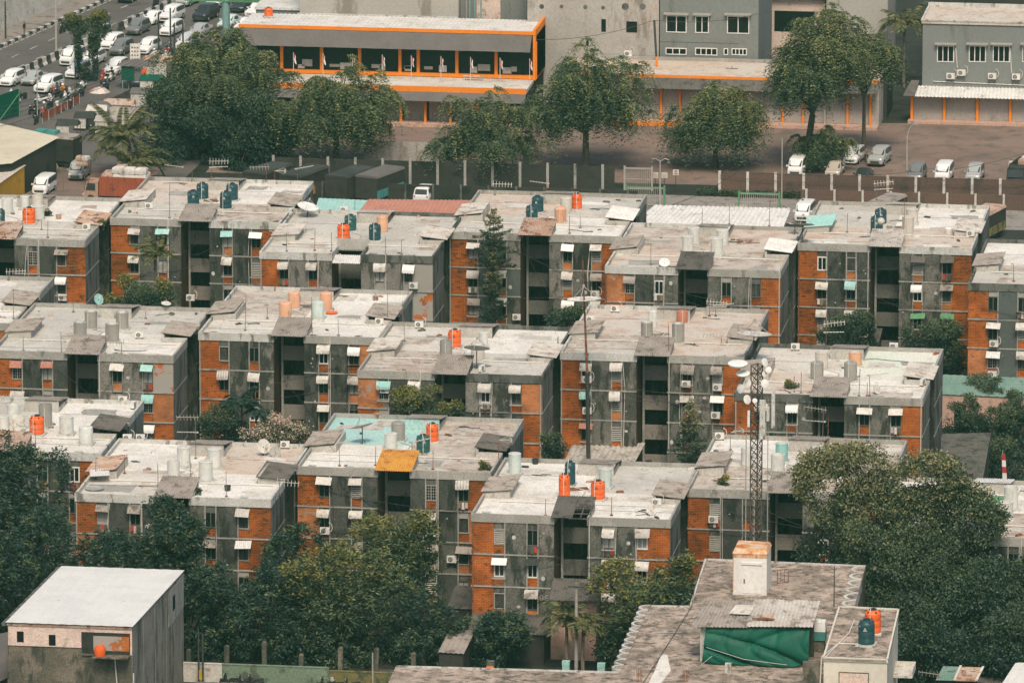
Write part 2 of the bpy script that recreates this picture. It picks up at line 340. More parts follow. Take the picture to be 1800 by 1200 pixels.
while s < 120:
    p = [road_pt(s,-9.3), road_pt(s+1.1,-9.3), road_pt(s+1.1,-8.95), road_pt(s,-8.95)]
    kb.hexa([(q.x,q.y,0) for q in p]+[(q.x,q.y,.28) for q in p], i % 2); s += 1.1; i += 1
struct(ob('kerb', kb.mesh('kerb', [M['black_paint'], M['white_paint']])))
# concrete traffic barriers, each block a thing, painted black or white
bars = []
prof = [(-.30,0),(-.30,.12),(-.13,.42),(-.10,.95),(.10,.95),(.13,.42),(.30,.12),(.30,0)]
for colr in ('black', 'white'):
    b = MB(); n = len(prof)
    b.add([(0,x,z) for x,z in prof]+[(1.22,x,z) for x,z in prof],
          [(k,(k+1) % n,n+(k+1) % n,n+k) for k in range(n)]+[tuple(reversed(range(n))), tuple(range(n,2*n))])
    bars.append(b.mesh('traffic_barrier', M[colr+'_paint']))
ang = math.atan2(rd.y, rd.x)
s = -14; i = 0
while s < 78:
    if not 28 < s < 36:
        o = ob('traffic_barrier', bars[i % 2], None, road_pt(s, 0), (0,0,ang))
        tag(o, ('black' if i % 2 == 0 else 'white')+' painted concrete barrier block in the row between the lanes', 'barrier', ('black' if i % 2 == 0 else 'white')+' barrier blocks')
    s += 1.25; i += 1

# ------------------------------------------------------------------ the four storey walk-up apartment blocks
BW, BD, FH, RZ, ZT = 17.0, 20.5, 2.82, 11.62, 12.0
COLS = [(1.9,2.85),(4.75,5.7),(11.3,12.25),(14.15,15.1)]
CONC = [(2.85,4.75),(5.7,7.05),(9.95,11.3),(12.25,14.15)]
MESH = {}
def cache(key, fn):
    if key not in MESH: MESH[key] = fn()
    return MESH[key]
def core():
    return MB().extrude([(0,.12),(7.05,.12),(7.05,6.8),(9.95,6.8),(9.95,.12),(17,.12),(17,7.2),(14.8,7.2),(14.8,12.2),(17,12.2),(17,20.5),
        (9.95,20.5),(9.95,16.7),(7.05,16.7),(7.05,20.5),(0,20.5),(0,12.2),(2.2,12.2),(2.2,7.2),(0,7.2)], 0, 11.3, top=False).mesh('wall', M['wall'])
def sides(x, e, y0, y1):
    b = MB(); n = 4; st = (y1-y0)/n
    for f in range(4):
        for k in range(n):
            a = (x-.03, x+.005) if e < 0 else (x-.005, x+.03)
            b.box(*a, y0+k*st+.004, y0+(k+1)*st-.004, f*FH+.07, (f+1)*FH-.07)
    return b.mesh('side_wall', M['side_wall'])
def panel(w_, key): return MB().box(0,w_,0,.13,.07,FH-.07).mesh('facade_panel', M[key])
def ledge(wing):
    b = MB(); z0, z1 = -.06, .06
    if wing == 0: b.v += [(-.05,-.05,z0),(7.09,-.05,z0),(7.09,.14,z0),(.02,.14,z0),(.02,7.2,z0),(-.05,7.2,z0)]
    elif wing == 1: b.v += [(17.05,7.2,z0),(16.98,7.2,z0),(16.98,.14,z0),(9.91,.14,z0),(9.91,-.05,z0),(17.05,-.05,z0)]
    else: return b.box(16.98,17.05,12.2,20.5,z0,z1).mesh('floor_ledge', M['cement'])
    b.v += [(x,y,z1) for x,y,z in b.v]; n = 6
    b.f = [tuple(reversed(range(n))), tuple(range(n,2*n))]+[(k,(k+1) % n,n+(k+1) % n,n+k) for k in range(n)]; b.m = [0]*len(b.f)
    return b.mesh('floor_ledge', M['cement'])
def fin(): return MB().box(-.045,.045,-.06,.125,.05,11.27).mesh('fin', M['cement'])
def parapet(wing, key):
    z0, z1, z2 = 11.27, ZT, ZT-.003
    o_ = [(-.06,-.06),(7.1,-.06),(7.1,3.9),(6.92,3.9),(6.92,.13),(.13,.13),(.13,7.2),(-.06,7.2)]
    if wing in (1, 3): o_ = [(17-x,y) for x,y in o_][::-1]
    if wing in (2, 3): o_ = [(x,20.5-y) for x,y in o_][::-1]
    b = MB(); n = 8; b.v = [(x,y,z0) for x,y in o_]+[(x,y,z1) for x,y in o_]
    b.f = [tuple(range(n,2*n))]+[(k,(k+1) % n,n+(k+1) % n,n+k) for k in range(n)]; b.m = [0]*len(b.f)
    return b.mesh('parapet', M[key])
def deck(q, key):
    b = MB(); e = .02
    R0 = {0: [(e,0+e,7.05,3.85),(e,3.85,8.5,7.2),(2.2,7.2,8.5,10.25)], 1: [(9.95,e,17-e,3.85),(8.5,3.85,17-e,7.2),(8.5,7.2,14.8,10.25)],
          2: [(2.2,10.25,8.5,12.2),(e,12.2,8.5,16.7),(e,16.7,7.05,20.5-e)], 3: [(8.5,10.25,14.8,12.2),(8.5,12.2,17-e,16.7),(9.95,16.7,17-e,20.5-e)]}[q]
    for x0, y0, x1, y1 in R0:                 # one sheet per quarter, gently broken up so the cement dips
        b.quad((x0,y0,RZ),(x1,y0,RZ),(x1,y1,RZ),(x0,y1,RZ))
    return b.mesh('roof', M[key])
def side_box(key):
    b = MB()
    # left light well cover; walls then return
    b.box(2.1,2.3,7.0,12.4,11.5,12.32); b.box(-.06,2.1,7.0,7.2,11.27,12.08); b.box(-.06,2.1,12.2,12.4,11.27,12.08)
    b.add([(-.06,7.2,12.08),(2.1,7.2,12.08),(2.1,7.2,12.3),(-.06,7.0,12.08),(2.1,7.0,12.08),(2.1,7.0,12.3)],
          [(0,1,2),(3,5,4),(0,2,5,3),(1,4,5,2)])
    return b.mesh('well_curb', M[key])
def side_roof(key):
    return MB().corr((-.35,6.85,12.14),(-.35,12.45,12.14),(2.45,12.45,12.44),(2.45,6.85,12.44)).mesh('lean_to_roof', M[key])
def stair_roof(key):
    b = MB().corr((6.85,-.5,12.0),(10.15,-.5,12.0),(10.15,4.2,12.78),(6.85,4.2,12.78), .2, .03)
    b.box(8.47,8.53,-.5,-.42,11.93,12.02)
    return b.mesh('stair_roof', M[key])
def stair_roof_broken(key):
    b = MB().corr((6.85,-.5,12.0),(8.6,-.5,12.0),(8.6,4.2,12.78),(6.85,4.2,12.78), .2, .03)
    b.corr((8.62,1.9,12.4),(10.15,1.9,12.4),(10.15,4.2,12.78),(8.62,4.2,12.78), .2, .03)
    for z_, y in ((12.0,-.45),(12.17,.65),(12.36,1.8)): b.box(8.4,10.15,y-.06,y+.06,z_-.1,z_-.02)
    for x in (8.65,9.4,10.1): b.hexa([(x-.04,-.5,11.97),(x+.04,-.5,11.97),(x+.04,1.9,12.37),(x-.04,1.9,12.37),(x-.04,-.5,12.03),(x+.04,-.5,12.03),(x+.04,1.9,12.43),(x-.04,1.9,12.43)])
    return b.mesh('stair_roof', M[key])
def stair_curb(key):
    return MB().box(6.95,10.05,3.9,4.08,11.5,12.66).mesh('stair_curb', M[key])
def stair_roof_low(key):
    return MB().corr((7.12,-.35,11.15),(9.88,-.35,11.15),(9.88,1.7,11.55),(7.12,1.7,11.55), .2, .03).mesh('stair_roof', M[key])
def frame(kind):
    b = MB(); m = 'frame_grey'; w, h, t = .95, 1.4, .07
    wd = kind in 'wW'
    m = 'white' if wd else {'l': 'frame_grey', 'g': 'frame_grey', 'u': 'frame_grey'}.get(kind, 'frame_dark' if kind == 'd' else 'frame_grey')
    if wd: t = .11
    b.box(0,w,-.02,.11,0,t); b.box(0,w,-.02,.11,h-t,h); b.box(0,t,-.02,.11,t,h-t); b.box(w-t,w,-.02,.11,t,h-t)
    if kind in 'wWgd': b.box(w/2-.035,w/2+.035,0,.1,t,h-t)
    if kind == 'g':
        for z in (.35,.6,.85,1.1): b.box(t,w-t,.02,.06,z,z+.03)
        for x in (.27,.68): b.box(x-.015,x+.015,.025,.055,t,h-t)
    if kind == 'W': b.box(t,w-t,0,.09,.95,1.03)
    if kind == 'l':
        for k in range(7): b.hexa([(t,.0,.12+k*.18),(w-t,.0,.12+k*.18),(w-t,.08,.2+k*.18),(t,.08,.2+k*.18),(t,.0,.14+k*.18),(w-t,.0,.14+k*.18),(w-t,.08,.22+k*.18),(t,.08,.22+k*.18)])
    return b.mesh('window', M[m])
def awning(kind, colr='white_dirty'):
    b = MB(); w = 1.2
    if kind in 'cs':                          # quarter-round fibre awning with a scalloped lower edge
        n = 6; k2 = 9; pts = [(-.62*math.sin(a), .56*math.cos(a)) for a in [math.pi/2*i/n for i in range(n+1)]]
        pts += [(-.63, -.12)]
        for k in range(k2):
            x0, x1 = w*k/k2, w*(k+1)/k2; mi = (k % 2) if kind == 's' else 0
            for i in range(len(pts)-1):
                lo = pts[i+1][1]-(.05 if (i == len(pts)-2 and k % 2) else 0)
                b.quad((x0,pts[i][0],pts[i][1]),(x0,pts[i+1][0],lo),(x1,pts[i+1][0],lo),(x1,pts[i][0],pts[i][1]), mi)
        for x in (0, w): b.add([(x,0,.56),(x,0,0)]+[(x,p[0],p[1]) for p in pts[1:-1]], [tuple(range(len(pts)))])
        return b.mesh('awning', [M[colr], M['frame_grey']])
    key = dict(f=colr, p='corr_red', r='corr', o='corr_rust', g='green_paint', t='corr_dark', k='black_paint', S='corr_white')[kind]
    d = .62 if kind not in 'tS' else .8
    b.corr((-.05,-d,0),(w+.05,-d,0),(w+.05,0,.5),(-.05,0,.5), .3 if kind in 'fgk' else .16, .006 if kind in 'fgk' else .025)
    for x in (.02, w-.02): b.tube((x,-d+.05,0),(x,0,-.05),.015,4)
    return b.mesh('awning', M[key])
def brick_end(key): return MB().box(0,1.88,.04,.13,.07,FH-.07).mesh('brick_panel', M[key])
def brick_low(key): return MB().box(0,.95,.05,.13,.07,.85).mesh('brick_panel', M[key])
def transom(key): return MB().box(.04,.91,.05,.12,2.27,FH-.07).mesh('transom', M[key])
def pane(key): return MB().quad((.05,.085,.05),(.9,.085,.05),(.9,.085,1.35),(.05,.085,1.35)).mesh('pane', M[key])

ROWN = {'F': 'front row', 'M': 'middle row', 'K': 'back row'}
ORD = ['first','second','third','fourth','fifth','sixth','seventh','eighth']
# name: x, y, row, position, roofs (front left, front right, back left, back right), parapets, panels, covers, awnings (top row first), windows, note
BL = {
 'B6': (-152.43,706.0,'F',0,('roof_white','roof_white','roof_grey','roof_white'),('cement_light','cement_light'),('panel_dark','panel_dark'),('corr_rust','corr','corr','corr_dark'),'nnnn nnnn nnnn nnnn','dddd','white roofed, orange tank at its left, facade behind trees'),
 'B2': (-134.88,691.36,'F',1,('roof_cream','roof_white','roof_white','roof_pink'),('cement_light','cement_light'),('panel_dark','panel_dark'),('corr','corr_rust','corr','corr_dark'),'rrnf nnrS nnnn nnnn','dddu','four white tanks, mango tree before its facade'),
 'B3': (-117.6,703.65,'F',2,('roof_white','roof_stain','roof_turq','roof_stain'),('cement','cement'),('panel_dark','panel_dark'),('corr_yellow','corr','corr','corr_dark'),'ffns ccfn nnff nnnn','dllu','turquoise roof corner and yellow stair roof'),
 'B1': (-100.12,688.94,'F',3,('roof_white','roof_white','roof_white','roof_grey'),('cement','cement'),('panel_mid','panel_mid'),('corr_dark','corr','corr','corr'),'nncc fkcc nccn nnnn','uddW','two bright orange tanks and a broken stair roof'),
 'B4': (-82.96,700.24,'F',4,('roof_stain','roof_stain','roof_white','roof_stain'),('cement','cement'),('panel_dark','panel_dark'),('corr','corr','corr','corr'),'nnnn nnnn nnnn nnnn','lddd','half hidden by the big tree and lattice mast'),
 'B19': (-65.5,686.6,'F',5,('roof_stain','roof_stain','roof_white','roof_white'),('cement','cement'),('panel_dark','panel_dark'),('corr','corr','corr_white','corr'),'nnnn nnnn nnnn nnnn','dddd','at the right edge, white sheets on its roof'),
 'B18': (-170.4,756.2,'M',0,('roof_white','roof_white','roof_grey','roof_grey'),('cement','cement'),('panel_mid','panel_mid'),('corr','corr','corr','corr'),'nnnn nnnn nnnn nnnn','dddd','pale grey roof cut by the left edge'),
 'B5': (-153.01,744.83,'M',1,('roof_grey','roof_white','roof_grey','roof_grey'),('cement','cement'),('panel_dark','panel_light'),('corr','corr','corr','corr'),'ppff cncc ssnc nnnn','dddd','four grey tanks and a plastered right wing'),
 'B7': (-135.4,754.93,'M',2,('roof_cream','roof_white','roof_stain','roof_white'),('cement_light','cement'),('panel_mid','panel_dark'),('corr','corr','corr','corr'),'nncc sccc nnfn nnnn','uddd','pale peach tanks and a bright white back roof'),
 'B8': (-118.24,741.38,'M',3,('roof_stain','roof_grey','roof_cream','roof_white'),('cement','cement_dark'),('panel_dark','panel_mid'),('corr','corr_light','corr','corr_light'),'cccc nnnn nncc nnnn','gdww','one orange tank and a dark mesh dish'),
 'B9': (-100.9,751.43,'M',4,('roof_stain','roof_pink','roof_pink','roof_pink'),('cement_light','cement'),('panel_mid','panel_mid'),('corr','corr','corr','corr'),'cccc ccff pnnn nnnn','dldl','pinkish roof, rusty pole rising before it'),
 'B10': (-83.09,737.09,'M',5,('roof_pink','roof_white','roof_cream','roof_mint'),('cement_dark','cement'),('panel_mid','panel_mid'),('corr','corr','corr','corr_light'),'ccff nnnn nnnn nnnn','dddd','mint green roof corner and grey tanks'),
 'B11': (-170.63,793.87,'K',0,('roof_white','roof_grey','roof_white','roof_white'),('cement','cement'),('panel_mid','panel_mid'),('corr_rust','corr_light','corr','corr_rust'),'nnnr nncc nnnn nnnn','ddgg','at the left edge, orange tank among white ones'),
 'B12': (-153.13,804.79,'K',1,('roof_grey','roof_stain','roof_pink','roof_white'),('cement','cement_light'),('panel_mid','panel_dark'),('corr','corr_light','corr','corr'),'ffff cncn cnnn nnnn','dddd','four dark green tanks and a palm before it'),
 'B13': (-135.77,791.12,'K',2,('roof_cream','roof_grey','roof_grey','roof_grey'),('cement_light','cement_dark'),('panel_light','panel_light'),('low','corr_light','corr_light','corr_light'),'cccc nnnn nnnn nnnn','dddu','clean pale roof, white dish at its back corner'),
 'B14': (-118.88,802.86,'K',3,('roof_grey','roof_white','roof_pink','roof_grey'),('cement','cement'),('panel_paint','panel_mid'),('corr_rust','corr_light','corr','corr_white'),'fnff cccc cccc nnnn','dddl','rusty stair roof and a conifer before it'),
 'B15': (-101.61,789.2,'K',4,('roof_pink','roof_stain','roof_stain','roof_pink'),('cement_light','cement'),('panel_dark','panel_mid'),('corr_dark','corr','corr','corr_white'),'cnnn nnnn nnnn nnnn','gwdd','four white tanks on a stained pinkish roof'),
 'B16': (-84.29,802.28,'K',5,('roof_pink','roof_pink','roof_grey','roof_white'),('cement','cement_light'),('panel_dark','panel_mid'),('corr_light','corr_teal','corr_light','corr_light'),'nntt cccr ccgg nnnn','ldwd','teal cover, dark green tanks and tiled awnings'),
 'B17': (-66.2,786.38,'K',6,('roof_grey','roof_white','roof_white','roof_white'),('cement_dark','cement_dark'),('panel_paint','panel_paint'),('corr','corr','corr','corr'),'nncc fccc Sccc nnnn','ddld','at the right edge, bright brick and grey painted panels'),
}
BNAME = {}
def block(key):
    x, y, row, k, roofs, pars, pans, cov, awn, win, note = BL[key]
    rr = random.Random(key)
    nm = f'{ORD[k]} {ROWN[row]} block'; BNAME[key] = nm
    t = thing('apartment_block', f'{nm}, {note}', 'apartment block', (x, y, 0), 0, 'four storey apartment blocks')
    P = lambda name, mk, ky, fn, loc=(0,0,0), rot=(0,0,0), scale=(1,1,1), par=None: ob(name, cache((mk, ky), fn), par or t, loc, rot, scale)
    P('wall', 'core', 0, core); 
    for sx_, e_ in ((0,-1),(17,1)):
        for ya, yb in ((.2,7.15),(12.25,20.45)): P('side_wall', 'sides', (sx_,ya), lambda: sides(sx_, e_, ya, yb))
    
    for f in (1,2,3):
        for wg in (0,1,2): P('floor_ledge', 'ledge', wg, lambda: ledge(wg), (0,0,f*FH))
    for c0, c1 in CONC:
        for x in (c0, c1):
            if x not in (7.05, 9.95): P('fin', 'fin', 0, fin, (x,0,0))
    for wg in (2, 3): P('parapet', 'par', (wg, pars[wg-2]), lambda: parapet(wg, pars[wg-2]))
    for wg in (0, 1):
        for c0, c1 in (CONC[:2] if wg == 0 else CONC[2:]):
            for f in range(4):
                pk_ = pans[wg] if rr.random() < .74 else rr.choice(['panel_dark','panel_mid','panel_mid','panel_light','wall'])
                P('facade_panel', 'panel', (round(c1-c0,2), pk_), lambda: panel(c1-c0, pk_), (c0,0,f*FH))
        P('parapet', 'par', (wg, pars[wg]), lambda: parapet(wg, pars[wg]))
    for q in range(4): P('roof', 'deck', (q, roofs[q]), lambda: deck(q, roofs[q]))
    # stair covers, front and back
    if cov[0] == 'low': P('stair_roof', 'srl', 'corr_white', lambda: stair_roof_low('corr_white'))
    elif key == 'B1': P('stair_roof', 'srb', cov[0], lambda: stair_roof_broken(cov[0]))
    else: P('stair_roof', 'sr', cov[0], lambda: stair_roof(cov[0]))
    P('stair_curb', 'sc', 'curb', lambda: stair_curb('curb'))
    cbk = 'roof_turq' if key == 'B3' else 'curb'
    P('stair_roof', 'sr', cov[2], lambda: stair_roof(cov[2]), (17,20.5,0), (0,0,math.pi))
    P('stair_curb', 'sc', cbk, lambda: stair_curb(cbk), (17,20.5,0), (0,0,math.pi))
    # light well covers at both sides
    P('well_curb', 'wc', 'curb', lambda: side_box('curb'))
    P('lean_to_roof', 'wr', cov[1], lambda: side_roof(cov[1]), (0,0,rr.uniform(-.05,.05)), (0,R(rr.uniform(-1.5,1.5)),0))
    P('well_curb', 'wc', 'curb', lambda: side_box('curb'), (17,19.4,0), (0,0,math.pi))
    P('lean_to_roof', 'wr', cov[3], lambda: side_roof(cov[3]), (17,19.4,rr.uniform(-.08,.06)), (R(rr.uniform(-1,1)),0,math.pi))
    # stair hall: brown cheek walls, landing slabs, a pale column
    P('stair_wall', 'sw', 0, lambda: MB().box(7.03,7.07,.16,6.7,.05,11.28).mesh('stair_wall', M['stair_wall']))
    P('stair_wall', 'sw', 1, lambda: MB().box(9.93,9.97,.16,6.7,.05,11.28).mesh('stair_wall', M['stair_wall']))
    sk = 'stair_slab' if key not in ('B14','B16','B13','B1') else 'stair_slab_dark'
    for f in range(4):
        P('stair_landing', 'sl', sk, lambda: MB().box(7.45,9.93,3.2,3.35,0,1.38).box(7.45,9.93,3.35,6.7,0,.14).mesh('stair_landing', M[sk]), (0,0,8.86-f*FH))
    P('column', 'col', 0, lambda: MB().box(7.25,7.45,3.1,3.4,0,11.28).mesh('column', M['cement']))
    # window bays
    bk = 'brick_moss' if row == 'F' and key not in ('B1',) else 'brick'
    for f in range(4):
        z = f*FH; ri = 3-f
        aw = awn.split()[ri]
        for ci, (x0, x1) in enumerate(COLS):
            code = win[ci] if rr.random() < .6 else rr.choice('ddlugdw')
            if ri == 1 and key == 'B1' and ci < 2: code = 'w'
            wn = P('window', 'fr', code, lambda: frame(code), (x0, 0, z+.85))
            pk = {'u': 'curtain'}.get(code, rr.choice(['curtain','curtain','cloth','frame_grey']) if rr.random() < .24 else 'glass')
            P('pane', 'pn', pk, lambda: pane(pk), par=wn)
            kb_ = 'brick_peel2' if (key == 'B13' and ci > 1) else rr.choice([bk, bk, 'brick_moss', 'brick_faded'])
            P('brick_panel', 'bl', kb_, lambda: brick_low(kb_), (x0, 0, z))
            tk = rr.choice(['frame_dark','panel_mid','panel_dark','frame_grey'])
            P('transom', 'tr', tk, lambda: transom(tk), (x0, 0, z))
            if aw[ci] != 'n':
                ak = aw[ci]
                jz = rr.uniform(-.08, .05)
                P('awning', 'aw', (ak, ac_ := rr.choice(['white','white_dirty','white_dirty','white_dirty','corr_light','corr_light','corr','corr_teal'])), lambda: awning(ak, ac_), (x0-.125+rr.uniform(-.05,.05), -.07, z+2.12+jz), (R(rr.uniform(-5,5)), R(rr.uniform(-3,3)), 0), (rr.uniform(.86,1.1), rr.uniform(.8,1.1), rr.uniform(.85,1.1)))
        for xe in (0.01, 15.11):
            kk = rr.choice([bk, bk, bk, 'brick_faded'])
            if key in ('B5',) and xe > 1 and ri == 0: kk = 'brick_peel'
            if key == 'B13' and xe > 1: kk = ['brick_peel2','brick_peel','brick_peel','brick_peel'][ri]
            if key == 'B11' and xe > 1 and ri == 0: kk = 'brick_moss'
            if row == 'K' and key in ('B12','B14','B16') : kk = 'brick_moss' if rr.random() < .75 else 'brick'
            P('brick_panel', 'be', kk, lambda: brick_end(kk), (xe, 0, z))
    # water pipes lying across the roof and down the facade
    b = MB(); yy = rr.uniform(5.4, 6.8)
    b.path([(rr.uniform(.8,2),yy,RZ+.1),(8.3,yy+.05,RZ+.1),(16.2,yy-.1,RZ+.1)], .05, 5)
    for k in range(7): b.box(1.5+k*2.2,1.62+k*2.2,yy-.12,yy+.12,RZ-.02,RZ+.06)
    b.path([(8.3,yy,RZ+.1),(8.4,10.5,RZ+.1),(6.6,12.2,RZ+.1)], .045, 5)
    ob('pipe', b.mesh('pipe', M['pvc']), t)
    b = MB(); xs = rr.choice([5.8,10.1,12.4,16.9,6.9])
    b.path([(xs,-.1,ZT+.2),(xs,-.12,rr.uniform(0,5))], .04, 5)
    ob('pipe', b.mesh('pipe', M['pvc']), t)
    if rr.random() < .7 or key == 'B3':
        b = MB(); xe = rr.choice([.1, 16.85])
        b.path([(xe,-.1,11.2),(xe,-.12,0)], .07, 6); ob('drainpipe', b.mesh('drainpipe', M['rust' if rr.random() < .3 else 'frame_grey']), t)
    # pale satellite-style stain discs and vents left as small roof hatches
    for k in range(rr.randint(1,2)):
        hx, hy = rr.choice([(1.6,.4),(5.0,.4),(11.5,.4),(14.8,.4)])
        hb = MB(); hb.box(-.35,.35,-.1,.25,0,.42); hb.box(-.28,.28,-.13,-.1,.06,.36, 1)
        ob('roof_vent', hb.mesh('roof_vent', [M['cement_light'], M['lid_black']]), t, (hx+rr.uniform(-.8,.8), hy, RZ))
    # pale plaster patches, drying racks and sagging cables on the facade
    for k in range(9):
        x0, x1 = rr.choice(CONC); r_ = rr.uniform(.07,.2); x = rr.uniform(x0+.3,x1-.3)
        ob('plaster_patch', cache(('pp',round(r_,1)), lambda: MB().lathe([(r_,0),(r_*.9,.012),(0,.015)], n=9).mesh('plaster_patch', M['cement_light'])), t, (x,-.002,rr.uniform(3.2,10.6)), (R(90),0,0), (1,rr.uniform(.7,1.3),1))
    for k in range(6):
        x0, x1 = rr.choice(COLS); f = rr.choice([1,2,3]); b = MB()
        if rr.random() < .5:
            for j in range(5): b.box(-.1,1.05,-.18-j*.1,-.15-j*.1,0,.03)
            b.box(-.1,-.06,-.6,0,-.02,.03); b.box(1.01,1.05,-.6,0,-.02,.03); ob('drying_rack', b.mesh('drying_rack', M['frame_grey']), t, (x0,0,f*FH+.8))
        else:
            for j in range(3): b.hexa([(.05+j*.3,-.3,-.5-.1*(j%2)),(.3+j*.3,-.3,-.5-.1*(j%2)),(.3+j*.3,-.27,-.5-.1*(j%2)),(.05+j*.3,-.27,-.5-.1*(j%2)),(.07+j*.3,-.3,.02),(.28+j*.3,-.3,.02),(.28+j*.3,-.27,.02),(.07+j*.3,-.27,.02)], j)
            b.box(-.05,1.0,-.3,-.27,.021,.045); ob('laundry', b.mesh('laundry', [M[q] for q in rr.sample(['cloth_white','cloth_blue','cloth_red','cloth_khaki','cloth','cloth_green'],3)]), t, (x0,0,f*FH+.85))
    for k in range(3):
        xa, xb = rr.uniform(.3,8), rr.uniform(9,16.8); za, zb = rr.uniform(4,11.3), rr.uniform(4,11.3); q = []
        for j in range(9): u = j/8; q.append((xa+(xb-xa)*u, -.16, za+(zb-za)*u-.5*4*u*(1-u)*.6))
        ob('cable', MB().path(q, .022, 4).mesh('cable', M['metal_dark']), t)
    for k in range(2):
        xa = rr.choice([3.0,5.8,11.2,12.4,14.0]); ob('conduit', MB().path([(xa,-.09,11.2),(xa+rr.uniform(-.3,.3),-.09,rr.uniform(5,9)),(xa,-.09,rr.uniform(0,4))], .03, 4).mesh('conduit', M[rr.choice(['pvc','metal_dark'])]), t)
    # repair patches and joints in the roof cement
    for k in range(5):
        px0, py0, px1, py1 = rr.choice([(.4,.4,6.7,6.8),(10.3,.4,16.6,6.8),(2.6,7.4,14.4,12),(.4,12.6,6.7,20),(10.3,12.6,16.6,20)])
        x0 = rr.uniform(px0,px1-2); y0 = rr.uniform(py0,py1-2); x1 = min(px1,x0+rr.uniform(1.2,4)); y1 = min(py1,y0+rr.uniform(.8,3)); jx = lambda: rr.uniform(-.25,.25); n_ = 7
        ring = [(x0+(x1-x0)*u+jx(), y0+jx()) for u in (0,.33,.7,1)]+[(x1+jx(), y0+(y1-y0)*.5)]+[(x0+(x1-x0)*u+jx(), y1+jx()) for u in (1,.6,.3,0)]+[(x0+jx(), y0+(y1-y0)*.5)]
        b = MB().add([(x,y,RZ+.004+.001*k) for x, y in ring], [tuple(range(len(ring)))]); ob('roof_patch', b.mesh('roof_patch', M[rr.choice(['roof_white','roof_grey','roof_stain','roof_cream','cement'])]), t)
    for yj in (3.85, 15.6):
        ob('roof_joint', MB().box(.2,6.8,yj-.03,yj+.03,RZ-.02,RZ+.015).mesh('roof_joint', M['cement_dark']), t, (rr.choice([0,10]),rr.uniform(-.8,.8),0))
    # a few loose cables and chips of mortar on the cement
    b = MB()
    for k in range(2):
        x, y = rr.uniform(2,14), rr.uniform(1,6) if k else rr.uniform(12.6,19); pts = [(x,y,RZ+.05)]
        for j in range(6): x += rr.uniform(-1.1,1.3); y += rr.uniform(-.5,.6); pts.append((min(16.7,max(.3,x)),min(20,max(.3,y)) if k == 0 else min(6.9,max(.3,y)),RZ+.05))
        c = MB().path(pts, .03, 4); ob('loose_cable', c.mesh('loose_cable', M['metal_dark']), t)
    for k in range(7):
        x, y = rr.choice([(rr.uniform(.5,6.6),rr.uniform(.5,6.8)),(rr.uniform(10.4,16.5),rr.uniform(.5,6.8)),(rr.uniform(3,14),rr.uniform(7.6,16)),(rr.uniform(.6,6.6),rr.uniform(12.8,20)),(rr.uniform(10.4,16.5),rr.uniform(12.8,20))])
        w_ = rr.uniform(.12,.4); ob('rubble', MB().hexa([(-w_,-w_*.4,0),(w_,-w_*.5,0),(w_*.9,w_*.5,0),(-w_,w_*.4,0),(-w_*.8,-w_*.3,w_*.5),(w_*.8,-w_*.4,w_*.4),(w_*.7,w_*.4,w_*.55),(-w_*.8,w_*.3,w_*.4)]).mesh('rubble', M[rr.choice(['corr_rust','lid_black','cement_dark','white_dirty','rust'])]), t, (x,y,RZ-.01), (0,0,rr.uniform(0,3)))
    return t
for k in BL: block(k)
def rb(key): return BL[key][0], BL[key][1]
# ------------------------------------------------------------------ things standing on the roofs
FWD = Vector((-math.sin(PHI)*math.cos(TH), math.cos(PHI)*math.cos(TH), -math.sin(TH)))
def ppm(p): return FOC/((Vector(p)-Vector((0,0,CAMH))).dot(FWD))    # pixels per metre at a point
REG = {}
def reg(kind, where, px, o): REG.setdefault((kind, where), []).append((px, o))
def order(i, n):
    if n == 2: return ('left', 'right')[i]+' one of two '
    if i == 0: return f'leftmost of the {n} '
    if i == n-1: return f'rightmost of the {n} '
    return ORD[i]+f' from the left of {n} '
def flush_labels():
    for (kind, where), L in REG.items():
        L.sort(key=lambda q: q[0]); n = len(L)
        for i, (px, o) in enumerate(L):
            o['label'] = (kind if n == 1 else order(i, n)+plural(kind))+' '+where
def plural(k):
    a = k.split(' with ')[0].split(' on a ')[0]; rest = k[len(a):]
    return a+('es' if a.endswith(('sh','ch')) else 's')+rest
# --- water tanks
def tank_body(col):
    return MB().lathe([(0,0),(.47,0),(.5,.02),(.5,.2),(.485,.22),(.485,.24),(.5,.26),(.5,.48),(.485,.5),(.485,.52),(.5,.54),(.5,.76),(.49,.79),(.44,.84),(.30,.91),(.22,.93),(0,.935)], n=28).mesh('tank_body', M['tank_'+col], True)
def tank_lid(): 
    b = MB().lathe([(.24,.90),(.24,.95),(.20,.955),(.20,.985),(.10,1.0),(0,1.0)], n=18)
    for k in range(5):
        a = k*2*math.pi/5+.3; x, y = .41*math.cos(a), .41*math.sin(a); b.box(x-.05,x+.05,y-.05,y+.05,.82,.89)
    return b.mesh('tank_lid', M['lid_black'])
def tank_emblem(dark):
    b = MB()                                    # a small printed crest on the side facing the picture
    def patch(u0,u1,z0,z1):
        n = 3
        for k in range(n):
            a0 = -math.pi/2+u0+(u1-u0)*k/n; a1 = -math.pi/2+u0+(u1-u0)*(k+1)/n; r = .508
            b.quad((r*math.cos(a0),r*math.sin(a0),z0),(r*math.cos(a1),r*math.sin(a1),z0),(r*math.cos(a1),r*math.sin(a1),z1),(r*math.cos(a0),r*math.sin(a0),z1))
    patch(-.06,.06,.60,.68); patch(-.16,-.08,.57,.62); patch(.08,.16,.57,.62); patch(-.22,.22,.545,.565)
    patch(-.9,-.65,.70,.74)
    return b.mesh('tank_emblem', M['emblem_dark' if dark else 'emblem_light'])
